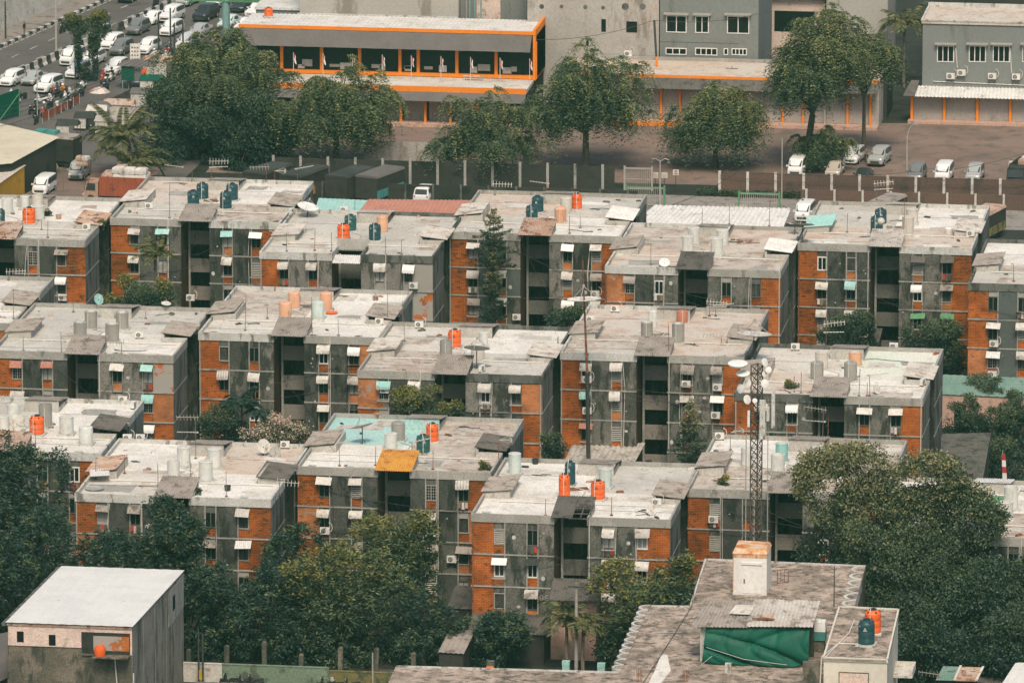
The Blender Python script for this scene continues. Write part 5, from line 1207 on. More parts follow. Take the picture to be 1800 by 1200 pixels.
def gate(x0, x1, Y, h, label, pm='green_paint'):
    t = thing('metal_gate', label, 'gate', (x0, Y, 0)); L = x1-x0
    b = MB().box(0,L,-.03,.03,h-.1,h).box(0,L,-.03,.03,.1,.2).box(0,L,-.03,.03,h*.5,h*.5+.06)
    for k in range(int(L/.22)+1): b.box(k*.22,k*.22+.05,-.02,.02,.2,h-.1)
    ob('gate_frame', b.mesh('gate_frame', M['frame_grey']), t)
    for x in (0, L): ob('post', MB().box(-.1,.1,-.1,.1,0,h+.25).mesh('post', M[pm]), t, (x,0,0))
    ob('top_rail', MB().box(.1,L-.1,-.04,.04,h+.003,h+.09).mesh('top_rail', M[pm]), t)
gate(X_(1101,360,875), X_(1168,360,875), 875, 2.0, 'left one of two green framed barred gates')
gate(X_(1299,365,873.5), X_(1370,365,873.5), 873.5, 2.0, 'right one of two green framed barred gates')
gate(X_(1098,330,883), X_(1146,330,883), 883, 2.4, 'grey mesh gate behind the left green gate', 'frame_grey')
for px, py, lab in ((1152,308,'left'),(1168,308,'middle'),(1188,303,'right')):
    p = atY(px, py, 883.4); s = ob('sign_board', MB().box(-.32,.32,-.02,.02,-.3,.3).mesh('sign_board', M['white_dirty']), None, p)
    tag(s, f'{lab} one of three small white notice boards by the gate', 'sign')
    b = MB()
    for k in range(3): b.box(-.22,.22,-.03,-.02,-.2+k*.14,-.15+k*.14)
    if lab == 'right': b = MB().box(-.22,.22,-.03,-.02,-.22,-.08); b.lathe([(.12,0),(.12,.01),(.08,.01),(.08,0)], n=12, M=Matrix.Translation((0,-.02,.1)) @ Matrix.Rotation(R(90),4,'X'))
    ob('notice_text', b.mesh('notice_text', M['corr_red']), s); ob('post', MB().tube((0,0,-p.z),(0,0,-.3),.04,5).mesh('post', M['metal_dark']), s)
# lamps, poles and wires
def lamp_post(p, h, label, kind='double'):
    t = thing('street_lamp', label, 'street lamp', p)
    ob('pole', MB().tube((0,0,0),(0,0,h),.09,7,.06).mesh('pole', M['antenna']), t)
    if kind == 'double':
        for s_ in (-1,1):
            ob('arm', MB().path([(0,0,h-.1),(s_*.5,0,h+.2),(s_*.9,0,h+.1)],.035,5).mesh('arm', M['antenna']), t)
            ob('lamp_head', MB().lathe([(.1,.1),(.22,-.2),(.18,-.3),(0,-.3)],n=10).box(-.16,.16,-.16,.16,.1,.16).mesh('lamp_head', [M['frame_dark']]), t, (s_*.92,0,h-.05))
        ob('spray', MB().path([(0,0,h),(-.3,0,h+1),(-.8,0,h+1.5),(-1.9,0,h+1.9)],.03,4).path([(0,0,h),(.6,0,h+.8),(1.9,0,h+1.8)],.03,4).mesh('spray', M['mast']), t)
    elif kind == 'single':
        ob('arm', MB().path([(0,0,h),(.25,0,h+.9),(.7,0,h+1.4)],.05,5).mesh('arm', M['antenna']), t)
        ob('lamp_head', MB().box(-.2,.35,-.12,.12,-.07,.07).mesh('lamp_head', M['frame_grey']), t, (.8,0,h+1.4))
    return t
lamp_post(at(1160,366), 5.2, 'slim grey lamp post with two hanging lamps beside the left green gate')
lamp_post(at(1594,303), 4.0, 'thin leaning lamp post in the middle of the car park', 'single')
def pole(p, h, label, m='mast', r=.1, cat='pole', name='utility_pole', arms=0):
    t = thing(name, label, cat, p); ob('shaft', MB().tube((0,0,0),(0,0,h),r,8,r*.75).mesh('shaft', M[m]), t)
    for k in range(arms): ob('crossarm', MB().box(-.7,.7,-.06,.06,0,.1).mesh('crossarm', M['metal_dark']), t, (0,-.12,h-.35-k*.5))
    return t
p = atY(1146,98,921); t = thing('utility_pole','pole with orange foot standing before the tall pale wall','pole',(p.x,925,zs)); h_ = Z_(1142,36,925)-zs
ob('shaft', MB().tube((0,0,1.3),(-.25,0,h_),.13,7).mesh('shaft', M['metal_dark']), t); ob('foot', MB().tube((.15,0,0),(0,0,1.3),.14,7).mesh('foot', M['orange_paint']), t)
pole(at(1374,372), (372-245)/(16.4*.976), 'thin pale pole before the car park wall, left of the beige car', 'antenna', .07)
pole(at(1286,205), 5.8, 'pole with twin floodlights in front of the low shop row', 'antenna', .08, arms=1)
for px, py, tp, lab in ((99,100,0,'tall grey street pole rising beside the traffic barrier'),(279,100,22,'dark pole among the queued cars, left of two'),(300,100,12,'dark pole among the queued cars, right of two'),
                    (307,112,40,'short dark post beside the feathery tree tops'),(322,112,38,'short dark post right of the queued silver car'),(66,215,118,'slim pale pole beside the parked motorbikes'),(10,70,0,'thick dark post at the upper left corner')):
    pole(at(px,py), (py-tp)/(15.6*.976), lab, 'antenna' if px in (99,66) else 'metal_dark', .12 if px != 66 else .07)
def wire(name, pts, sag, r, label):
    b = MB()
    for a, c in zip(pts[:-1], pts[1:]):
        q = [Vector(a).lerp(Vector(c), k/8)-Vector((0,0,sag*4*(k/8)*(1-k/8))) for k in range(9)]; b.path(q, r, 4)
    return tag(ob(name, b.mesh(name, M['metal_dark'])), label, 'cable')
e0 = Vector((p.x-.25,925,zs+h_))
wire('overhead_cable',[Vector((ox1,922,zt-1)), e0, Vector((X_(1350,90,928),928,zs+6.2))],.6,.035,'black cable sagging from the orange end wall past the pole to the grey building')
wire('overhead_cable',[at(1000,300,4.5), at(1160,366,4.4), at(1300,300,3.6), at(1594,303,3.4), at(1800,270,3.6)],.5,.03,'black cables strung across the car park between its lamp posts')
wire('overhead_cable',[YW0+Vector((0,-.3,2.3)), YW0+Vector((12,-.3,1.9)), YW0+Vector((24,-.3,2.0)), YW0+Vector((34,-.3,2.5))],.25,.025,'pale cable hanging along the brown car park wall')
for k_ in range(5):
    wire('overhead_cable',[at(-20,190+k_*9,5.5+k_*.3), at(150,140+k_*6,6+k_*.2), at(300,70+k_*5,6+k_*.3)],.5,.03,('first','second','third','fourth','fifth')[k_]+' of the black cables crossing above the car queue')
# billboard on its teal column
bp = at(398,105); t = thing('billboard','green steel billboard frame on a thick teal column above the car queue','billboard',bp); hb = Z_(398,4,bp.y)
part('column', MB().tube((0,0,0),(0,0,hb+5),.45,18), 'teal_post', smooth=True)
b = MB().box(-4.8,6,-.5,-.4,hb+.1,hb+.25).box(-4.8,6,.4,.5,hb+.1,hb+.25).box(-4.8,6,-.5,-.4,hb+1.5,hb+1.6)
for k in range(15): b.box(-4.8+k*.77,-4.72+k*.77,-.5,.5,hb+.12,hb+.2); b.box(-4.8+k*.77,-4.75+k*.77,-.5,-.45,hb+.25,hb+1.5)
part('walkway', b, 'green_paint'); part('display_panel', MB().box(-4.8,6,.1,.3,hb+1.0,hb+5), 'grey_wall')
# roadside building in the upper left corner
s0 = road_pt(9,-13); q = thing('roadside_building','white walled building with barred windows on the far side of the road','building',(s0.x,s0.y,0),ang)
ob('wall', MB().extrude([(0,0),(60,0),(60,14),(0,14)],.12,9,top=False).mesh('wall', M['white_paint']), q); ob('roof', MB().box(-.2,60,-.2,14,9,9.3).mesh('roof', M['roof_grey']), q)
for k in range(9): ob('window_bar', MB().box(3.0+k*.55,3.22+k*.55,-.06,.0,1.6,4.4).mesh('window_bar', M['frame_dark']), q)
for k in range(6): ob('wall_text', MB().box(-.03,.0,1.2,2.6-.2*(k % 3),4.2-k*.5,4.32-k*.5).mesh('wall_text', M['frame_dark']), q)
ob('gate', MB().box(-.1,-.02,3.6,9,.2,5).mesh('gate', M['dark_wall']), q)
s1 = road_pt(2,-16); q = thing('dark_kiosk','dark shop front behind the standing man at the upper left','building',(s1.x-7,s1.y+6,.12))
ob('wall', MB().box(0,8,0,6,0,5).mesh('wall', M['dark_wall']), q); ob('fascia', MB().box(-.1,8.1,-.2,0,2.6,3.4).mesh('fascia', M['frame_grey']), q); ob('counter', MB().box(.5,7,-.4,-.21,0,1.1).mesh('counter', M['green_wall']), q)
# ------------------------------------------------------------------ vehicles
def section(st, w, rw):
    """half sections for stations: list of (x, zlow, zbelt, ztop)"""
    vs = []
    for (x, zl_, zb, zt_, k) in st:
        ww = w*k; rr_ = (rw*k if zt_ > zb+.15 else ww*.86)
        vs.append([(x,-ww*.93,zl_),(x,-ww,(zl_+zb)/2),(x,-ww*.97,zb),(x,-rr_,zt_-.05 if zt_ > zb+.15 else zt_-.02),(x,-rr_*.6,zt_),(x,rr_*.6,zt_),(x,rr_,zt_-.05 if zt_ > zb+.15 else zt_-.02),(x,ww*.97,zb),(x,ww,(zl_+zb)/2),(x,ww*.93,zl_)])
    return vs
KINDS = {   # stations front to back: x, low, belt, top, width factor ; windscreen between i and j ; side glass range ; rear glass
 'mpv': dict(w=.85, rw=.68, st=[(2.15,.32,.62,.72,.86),(2.05,.28,.72,.86,.95),(1.2,.28,.9,1.02,1),(.45,.28,.95,1.58,1),(.1,.28,.97,1.66,1),(-1.2,.28,.98,1.67,1),(-1.75,.28,.98,1.6,1),(-2.05,.3,.95,1.0,.96),(-2.12,.4,.8,.85,.9)], ws=(2,3), sg=(3,6), rg=(6,7), wh=1.3, wr=.31),
 'suv': dict(w=.92, rw=.72, st=[(2.35,.38,.75,.86,.86),(2.25,.34,.85,1.0,.96),(1.15,.32,1.0,1.14,1),(.4,.32,1.05,1.72,1),(.0,.32,1.07,1.8,1),(-1.5,.32,1.08,1.8,1),(-2.1,.32,1.08,1.7,1),(-2.35,.36,1.0,1.06,.96),(-2.4,.45,.85,.9,.9)], ws=(2,3), sg=(3,6), rg=(6,7), wh=1.42, wr=.36),
 'sedan': dict(w=.86, rw=.62, st=[(2.2,.28,.56,.64,.84),(2.1,.25,.64,.76,.95),(1.0,.25,.78,.9,1),(.25,.25,.82,1.36,1),(-.1,.25,.84,1.43,1),(-.8,.25,.84,1.41,1),(-1.5,.25,.84,.98,1),(-2.1,.28,.8,.92,.95),(-2.2,.36,.66,.72,.88)], ws=(2,3), sg=(3,5), rg=(5,6), wh=1.3, wr=.3),
 'van': dict(w=.83, rw=.74, st=[(2.1,.32,.7,.82,.86),(2.05,.28,.8,1.0,.95),(1.75,.28,.98,1.12,1),(1.05,.28,1.02,1.78,1),(.7,.28,1.02,1.86,1),(-1.4,.28,1.02,1.87,1),(-2.0,.28,1.02,1.82,1),(-2.12,.3,.98,1.2,.97),(-2.14,.4,.8,.9,.94)], ws=(2,3), sg=(3,6), rg=(6,7), wh=1.25, wr=.29),
}
def car_parts(kind):
    c = KINDS[kind]; V = section(c['st'], c['w'], c['rw']); n = 10
    b = MB(); b.v = [p for r in V for p in r]; m = len(V)
    for i in range(m-1):
        for j in range(n-1): b.f.append((i*n+j, i*n+j+1, (i+1)*n+j+1, (i+1)*n+j)); b.m.append(0)
    b.f.append(tuple(range(n))); b.m.append(0); b.f.append(tuple((m-1)*n+j for j in reversed(range(n)))); b.m.append(0)
    b.box(-1.6,1.6,-.6,.6,.2,.34)
    def inset(p0, p1, p2, p3, mg, off=.018):
        P = [Vector(q) for q in (p0,p1,p2,p3)]; ce = sum(P, Vector())/4; nn = (P[1]-P[0]).cross(P[3]-P[0]).normalized()
        if nn.dot(ce-Vector((0,0,.8))) < 0: nn = -nn
        return [q.lerp(ce, mg)+nn*off for q in P]
    g = {}
    i, j = c['ws']; g['windshield'] = MB().quad(*inset(V[i][3], V[j][3], V[j][6], V[i][6], .09))
    i, j = c['rg']; g['rear_window'] = MB().quad(*inset(V[i][3], V[j][3], V[j][6], V[i][6], .12))
    for s_ in (0,1):
        a, z = (2,3) if s_ == 0 else (7,6); mb = MB(); i0, i1 = c['sg']
        for i in range(i0, i1):
            P = [V[i][a], V[i+1][a], V[i+1][z], V[i][z]]
            P = [Vector(q) for q in P]
            lo = .12; A, B, C_, D = P[0].lerp(P[3],lo), P[1].lerp(P[2],lo), P[1].lerp(P[2],.86), P[0].lerp(P[3],.86)
            nn = Vector((0,-1 if s_ == 0 else 1,.1))*.02
            e = .06 if (i-i0) % 2 == 0 else 0
            mb.quad(A+nn, B.lerp(A,e)+nn, C_.lerp(D,e)+nn, D+nn)
        i = c['ws'][0]; mb.add([Vector(V[i][a])*.35+Vector(V[i+1][a])*.65+nn, Vector(V[i+1][a]).lerp(Vector(V[i+1][z]),.12)+nn, Vector(V[i+1][z])*.82+Vector(V[i+1][a])*.18+nn], [(0,1,2)])
        g['side_window'+str(s_)] = mb
    f0 = c['st'][1]
    g['grille'] = MB().box(f0[0]-.1,f0[0]+.13,-.5,.5,f0[1]+.12,f0[2]-.16)
    g['bumper'] = MB().box(f0[0]-.12,f0[0]+.16,-.62,.62,f0[1]-.02,f0[1]+.10)
    for s_ in (-1,1):
        g['headlight'+str(s_)] = MB().hexa([(f0[0]-.25,s_*.72,f0[2]-.1),(f0[0]+.1,s_*.42,f0[2]-.12),(f0[0]+.1,s_*.42,f0[2]+.02),(f0[0]-.25,s_*.72,f0[2]+.08),(f0[0]-.25,s_*.83,f0[2]-.1),(f0[0]+.05,s_*.72,f0[2]-.12),(f0[0]+.05,s_*.72,f0[2]+.02),(f0[0]-.25,s_*.83,f0[2]+.08)])
        k = c['ws'][1]; x = c['st'][k][0]+.35; g['mirror'+str(s_)] = MB().box(x-.07,x+.07,s_*(c['w']+.1)-.1,s_*(c['w']+.1)+.1,c['st'][k][2]+.02,c['st'][k][2]+.2)
        rx_ = c['st'][-2][0]; g['tail_lamp'+str(s_)] = MB().box(rx_-.05,rx_+.06,s_*.7-.1,s_*.7+.1,.72,.98)
    return b, g
def wheel_mesh(r):
    T = Matrix.Rotation(R(90),4,'X')
    return MB().lathe([(0,-.1),(r*.55,-.1),(r*.6,-.11),(r,-.09),(r,.09),(r*.6,.11),(r*.55,.1),(0,.1)], n=18, M=T).mesh('wheel', M['rubber'])
def rim_mesh(r): return MB().lathe([(0,-.125),(r*.55,-.12),(r*.55,.12),(0,.125)], n=10, M=Matrix.Rotation(R(90),4,'X')).mesh('rim', M['tin'])
def car(px, py, head, kind, col, label, group='cars in the traffic queue', cat='car', p=None, name='parked_car'):
    p = at(px, py, .01) if p is None else p
    t = thing(name, label, cat, p, head, group)
    def build():
        b, g = car_parts(kind); return b, g
    key = ('car', kind)
    if key not in MESH: MESH[key] = car_parts(kind)
    b, g = MESH[key]
    def body():
        me = b.mesh('car_body', M['car_'+col]); me.polygons.foreach_set('use_smooth', [True]*len(me.polygons)); me.set_sharp_from_angle(angle=R(32)); return me
    ob('car_body', cache(('cb',kind,col), body), t)
    for k, mb in g.items():
        nm = k.rstrip('-01'); mt = {'windshield':'glass_car','rear_window':'glass_car','side_window':'glass_car','grille':'metal_dark','bumper':'metal_dark' if col != 'white' else 'car_white','headlight':'lamp','mirror':'car_'+col,'tail_lamp':'tank_red'}[nm]
        ob(nm, cache(('cp',kind,k,mt), lambda: mb.mesh(nm, M[mt])), t)
    c = KINDS[kind]
    for x in (-c['wh'], c['wh']*1.02):
        for y in (-1,1):
            wv = ob('wheel', cache(('wh',c['wr']), lambda: wheel_mesh(c['wr'])), t, (x,y*(c['w']-.08),c['wr']))
            ob('rim', cache(('rim',c['wr']), lambda: rim_mesh(c['wr'])), wv)
    return t
HD = ang+math.pi                                  # facing down the road towards the viewer
for px, py, kind, col, lab, dh in (
 (22,148,'mpv','white','white car at the left edge, in the open lane beyond the barrier',math.pi*.0),
 (60,146,'sedan','silver','grey sedan behind the barrier, left of the white minivan',0),(86,160,'suv','white','white car at the head of the queue behind the motorbikes',-.05),
 (127,112,'van','white','white minivan next to the barrier, its windscreen to the viewer',0),(138,134,'mpv','white','white car behind the pruned tree stems',-.03),
 (205,128,'mpv','white','white car with long bonnet right of the pruned tree',.03),(198,84,'mpv','white','white hatchback behind the pruned tree crown',0),
 (214,94,'mpv','grey','grey hatchback between two white cars in the queue',0),(243,58,'mpv','grey','grey green car beside the barrier in mid queue',0),
 (262,92,'mpv','white','white car whose roof shows behind the notice board',0),(302,36,'suv','white','white car nearest the top of the barrier',0),
 (302,60,'mpv','white','white car right behind the dark poles',0),(352,62,'sedan','silver','silver car above the feathery tree tops',0),
 (362,34,'suv','dark','black car with pale bonnet left of the teal column',0),(404,47,'sedan','mint','pale mint sedan behind the teal column',0),
 (426,18,'sedan','dark','dark car at the top right of the queue',0),(433,52,'sedan','white','white car nose left of the orange roof',0),(452,26,'sedan','white','white car at the end of the queue beside the shop roof',0),
 (228,2,'mpv','dark','dark car driving up the open road at the top',math.pi),(455,8,'sedan','silver','silver sedan at the far top right of the queue',0),
 (165,112,'mpv','white','white car between the pruned tree and the long white car',.02),
 (175,68,'mpv','silver','silver car in the second lane behind the pruned tree crown',0),
 (270,40,'sedan','white','white sedan in the lane next to the grey green car',0),
 (330,84,'mpv','white','white car right of the notice board and dark poles',.02),
 (384,10,'mpv','white','white car behind the top of the teal column',0),
 (330,8,'mpv','silver','silver car at the top of the queue',0)):
    car(px, py, HD+dh if lab[:5] != 'white' or 'left edge' not in lab else HD, kind, col, lab)
car(1502,284,R(-98),'mpv','white','white car parked under the drooping tree, left of the silver one','cars in the car park')
car(1546,287,R(-98),'suv','silver','silver car parked right of the white one in the car park','cars in the car park')
for px, kind, col, lab in ((1402,'van','white','white van roof behind the car park wall, left of the thick trunk'),(1468,'sedan','beige','beige sedan behind the car park wall, right of the thick trunk'),
                          (1518,'sedan','dark','dark low car behind the car park wall'),(1612,'mpv','grey','grey hatchback behind the wall, left of the white van'),(1660,'van','white','white van behind the wall, between two grey cars'),(1714,'mpv','silver','silver hatchback behind the wall near the dark truck')):
    g = at(px, {1402:276,1468:284,1518:296,1612:289,1660:286,1714:289}[px], {'van':1.87,'sedan':1.43,'mpv':1.67}[kind]); car(0,0,R(-93),kind,col,lab,'cars in the car park',p=Vector((g.x, g.y, .01)))
car(750,352,R(-97)+math.pi,'suv','white','white car parked by the dark fence beyond the red ribbed roof','cars in the lane')
car(74,336,HD+.12,'van','white','clean white minivan near the yellow stall at the left','vans at the left',cat='van',p=at(78,338,.012))
car(140,312,HD+.15,'van','silver','silver van carrying white sacks behind the minivan','vans at the left',cat='van')
car(1415,385,R(-94),'van','white','old white van behind sixth back row block','vans at the right',cat='van')
# loads
def bundles(p, rz, nx, ny, nz, sx, sy, sz_, label, m='bundle'):
    t = thing('sack_load', label, 'sacks', p, rz)
    for i in range(nx):
        for j in range(ny):
            for k in range(nz):
                if k and rnd.random() < .35: continue
                b = MB(); a = .82; x, y, z = sx*.5, sy*.5, sz_
                b.v = []; b.lathe([(0,0),(1.1,.0),(1.34,.12),(1.4,.5),(1.34,.85),(1.1,1),(0,1.04)], n=4, M=Matrix.Diagonal((x,y,z,1)) @ Matrix.Rotation(R(45),4,'Z'))
                ob('sack', b.mesh('sack', M[m if rnd.random() > .12 else 'corr_rust'], True), t, ((i-(nx-1)/2)*sx+rnd.uniform(-.05,.05),(j-(ny-1)/2)*sy,k*sz_*.9), (0,0,rnd.uniform(-.1,.1)))
    return t
bundles(at(146,292,1.9), HD, 1,2,2, .8,.7,.6, 'white sacks stacked on the silver van')
# red lorry
def lorry(p, rz, L, W, Hb, label, body, cabm, cargo=True):
    t = thing('lorry', label, 'lorry', p, rz)
    ob('chassis', MB().box(-L*.55,L*.62,-W*.35,W*.35,.5,.8).mesh('chassis', M['metal_dark']), t)
    bed = MB().box(-L*.5,L*.5,-W/2,W/2,.85,1.0)
    for y in (-W/2, W/2-.08): bed.box(-L*.5,L*.5,y,y+.08,1.001,.85+Hb)
    for x in (-L*.5, L*.5-.08): bed.box(x,x+.08,-W/2+.081,W/2-.081,1.001,.85+Hb)
    ob('cargo_bed', bed.mesh('cargo_bed', M[body]), t)
    sl = MB()
    for k in range(9):
        for y, e in ((-W/2-.05,.05),(W/2,.05)): sl.box(-L*.5+k*L/8.4,-L*.5+k*L/8.4+.12,y,y+e,.86,.85+Hb+.02)
    for z in (1.3,1.75,2.2,2.6):
        if z < .8+Hb: sl.box(-L*.5,L*.5,-W/2-.035,-W/2-.001,z,z+.1)
    ob('side_rail', sl.mesh('side_rail', M[body]), t)
    cx = L*.5+.15
    ob('cab', MB().hexa([(cx,-W*.45,.55),(cx+1.7,-W*.45,.55),(cx+1.7,W*.45,.55),(cx,W*.45,.55),(cx,-W*.42,2.35),(cx+1.25,-W*.42,2.35),(cx+1.25,W*.42,2.35),(cx,W*.42,2.35)]).mesh('cab', M[cabm]), t)
    ob('windshield', MB().quad((cx+1.59,-W*.4,1.4),(cx+1.59,W*.4,1.4),(cx+1.33,W*.38,2.2),(cx+1.33,-W*.38,2.2)).mesh('windshield', M['glass_car']), t)
    for s_ in (-1,1): ob('side_window', MB().quad((cx+.3,s_*W*.455,1.4),(cx+1.35,s_*W*.455,1.4),(cx+1.15,s_*W*.435,2.15),(cx+.3,s_*W*.435,2.15)).mesh('side_window', M['glass_car']), t)
    for s_ in (-1,1): ob('headlight', MB().box(cx+1.68,cx+1.75,s_*W*.3-.15,s_*W*.3+.15,.8,1.0).mesh('headlight', M['lamp']), t)
    for x in (-L*.3, cx+.8):
        for s_ in (-1,1): ob('wheel', cache(('wh',.45), lambda: wheel_mesh(.45)), t, (x,s_*W*.42,.45))
    return t
lp = at(222,356); lorry(lp, R(176), 5.4, 2.3, 2.1, 'rusty red lorry with slatted bed loaded with white bales', 'truck_red', 'corr_rust')
bundles(lp+Vector((-.0,0,2.55)), R(176), 4,2,2, 1.25,1.1,.75, 'white bales strapped on top of the red lorry')
lp2 = at(1800,322); lorry(lp2, R(-100), 4.5, 2.2, 1.6, 'dark lorry with a white loaded cart at the right edge of the car park', 'tarp_dark', 'dark_wall')
bundles(lp2+Vector((.6,-.3,2.2)), R(-100), 2,2,1, 1.1,1.0,.7, 'pale load on the dark lorry at the right edge')
# dark covered truck boxes under the trees, a container
def cargo_box(p, rz, L, W, H, label, side, top='tarp_dark', body='dark_wall', cat='container'):
    t = thing('cargo_box', label, cat, p, rz)
    ob('body', MB().box(-L/2,L/2,-W/2,W/2,.7,H).box(-L/2+.3,L/2-.3,-W/2+.2,W/2-.2,.3,.699).mesh('body', M[body]), t)
    ob('cover', MB().hexa([(-L/2-.05,-W/2-.05,H),(L/2+.05,-W/2-.05,H),(L/2+.05,W/2+.05,H),(-L/2-.05,W/2+.05,H),(-L/2-.05,-W/2+.1,H+.25),(L/2+.05,-W/2+.1,H+.25),(L/2+.05,W/2-.1,H+.25),(-L/2-.05,W/2-.1,H+.25)]).mesh('cover', M[top]), t)
    if side: ob('side_panel', MB().corr((-L/2+.1,-W/2-.03,.75),(L/2-.1,-W/2-.03,.75),(L/2-.1,-W/2-.03,H*.55),(-L/2+.1,-W/2-.03,H*.55),.5,.03).mesh('side_panel', M[side]), t)
    for x in (-L*.33,L*.33):
        for s_ in (-1,1): ob('wheel', cache(('wh',.4), lambda: wheel_mesh(.4)), t, (x,s_*W*.42,.4))
    return t
for px, py, side, top, lab in ((668,352,'teal_paint','awn_grey','dark truck box with grey cover and teal side, right of three'),(615,352,None,'tarp_dark','dark tarpaulin covered truck box, middle of three'),(535,350,'corr_yellow','tarp_dark','dark truck box with orange side, left of three'),(470,346,None,'tarp_dark','dark truck box half hidden behind second back row block')):
    cargo_box(at(px, py), R(70), 6.2, 2.6, 3.0, lab, side, top)
cargo_box(at(1733,420), R(74), 5.4, 2.4, 3.0, 'grey box trailer with yellow stripe behind sixth back row block', 'yellow_moss', 'pink_wall', 'dark_wall')
cargo_box(at(1560,400), R(72), 5, 2.3, 3.0, 'grey covered cart top behind sixth back row block', None, 'corr', 'dark_wall')
cargo_box(at(98,290), R(-12), 5.2, 2.6, 3.2, 'dark container with a teal mattress on its roof at the left', None, 'corr', 'dark_wall')
b = MB().hexa([(-1.3,-.7,0),(0.0,-.7,0),(0,.7,0),(-1.3,.7,0),(-1.25,-.65,.35),(-.05,-.65,.35),(-.05,.65,.35),(-1.25,.65,.35)]); b.hexa([(.02,-.7,0),(1.3,-.7,0),(1.3,.7,0),(.02,.7,0),(.07,-.65,.33),(1.25,-.65,.33),(1.25,.65,.33),(.07,.65,.33)])
pm = at(98,290); tag(ob('mattress', b.mesh('mattress', M['teal_paint']), None, pm+Vector((-1.0,.4,3.46)), (0,0,R(-12))), 'folded teal mattress lying on the dark container', 'mattress')
# ------------------------------------------------------------------ people and motorbikes
def person_mesh(pose, top, legs):
    J = {'stand': dict(pel=(0,0,.93), che=(0,0,1.33), nk=(0,0,1.48), hd=(0,.02,1.62), hp=((-.1,0,.9),(.1,0,.9)), kn=((-.11,.02,.5),(.11,.02,.5)), an=((-.11,0,.08),(.11,0,.08)), sh=((-.2,0,1.42),(.2,0,1.42)), el=((-.25,.02,1.13),(.25,.02,1.13)), ha=((-.24,.1,.88),(.24,.1,.88))),
         'walk': dict(pel=(0,0,.93), che=(0,.03,1.33), nk=(0,.05,1.48), hd=(0,.08,1.62), hp=((-.1,0,.9),(.1,0,.9)), kn=((-.1,.18,.52),(.1,-.05,.5)), an=((-.1,.22,.08),(.1,-.3,.14)), sh=((-.2,.03,1.42),(.2,.03,1.42)), el=((-.25,-.1,1.15),(.25,.12,1.15)), ha=((-.22,-.1,.92),(.22,.28,.97))),
         'ride': dict(pel=(0,-.1,.82), che=(0,0,1.2), nk=(0,.05,1.35), hd=(0,.08,1.5), hp=((-.1,-.08,.8),(.1,-.08,.8)), kn=((-.2,.32,.72),(.2,.32,.72)), an=((-.2,.25,.3),(.2,.25,.3)), sh=((-.2,.02,1.28),(.2,.02,1.28)), el=((-.3,.22,1.08),(.3,.22,1.08)), ha=((-.28,.45,1.02),(.28,.45,1.02)))}[pose]
    v = [J['pel'],J['che'],J['nk'],J['hd'],(J['hd'][0],J['hd'][1],J['hd'][2]+.1)]; rad = [(.15,.11),(.16,.11),(.055,.055),(.085,.095),(.06,.07)]; e = [(0,1),(1,2),(2,3),(3,4)]
    for s_ in (0,1):
        i = len(v); v += [J['hp'][s_],J['kn'][s_],J['an'][s_],(J['an'][s_][0],J['an'][s_][1]+.16,J['an'][s_][2]-.04)]; rad += [(.085,.09),(.06,.06),(.042,.045),(.035,.035)]; e += [(0,i),(i,i+1),(i+1,i+2),(i+2,i+3)]
        i = len(v); v += [J['sh'][s_],J['el'][s_],J['ha'][s_]]; rad += [(.06,.06),(.042,.042),(.035,.035)]; e += [(1,i),(i,i+1),(i+1,i+2)]
    me = bpy.data.meshes.new('person_body'); me.from_pydata(v, e, []); o = bpy.data.objects.new('tmp', me); sc.collection.objects.link(o)
    md = o.modifiers.new('skin','SKIN'); 
    for k, r in enumerate(rad): me.skin_vertices[0].data[k].radius = r
    me.skin_vertices[0].data[0].use_root = True
    o.modifiers.new('sub','SUBSURF').levels = 1
    dg = bpy.context.evaluated_depsgraph_get(); m2 = bpy.data.meshes.new_from_object(o.evaluated_get(dg)); bpy.data.objects.remove(o)
    hz = J['nk'][2]; pz = J['pel'][2]
    for nm in (top, legs, 'skin', 'hair'): m2.materials.append(M[nm if nm in M else 'cloth_'+nm])
    for p in m2.polygons:
        c = p.center
        hand = any((c-Vector(h)).length < .09 for h in J['ha'])
        p.material_index = 2 if (c.z > hz or hand) else (0 if c.z > pz-.02 and not any((c-Vector(k)).length < .25 for k in J['kn']) else 1)
        if c.z > J['hd'][2]+.04 or (c.z > hz+.06 and c.y < J['hd'][1]-.03): p.material_index = 3
        p.use_smooth = True
    return m2
def person(p, rz, pose, top, legs, label, helmet=None):
    t = ob('person', cache(('ps',pose,top,legs), lambda: person_mesh(pose, 'cloth_'+top, 'cloth_'+legs)), None, p, (0,0,rz)); tag(t, label, 'person')
    if helmet:
        z = 1.5 if pose == 'ride' else 1.62; y = .08
        ob('helmet', cache(('hm',helmet,pose), lambda: MB().lathe([(.1,-.1),(.15,-.06),(.165,.03),(.14,.12),(.08,.17),(0,.185)], (0,y,z+.03), 14).mesh('helmet', M['car_'+helmet], True)), t)
    return t
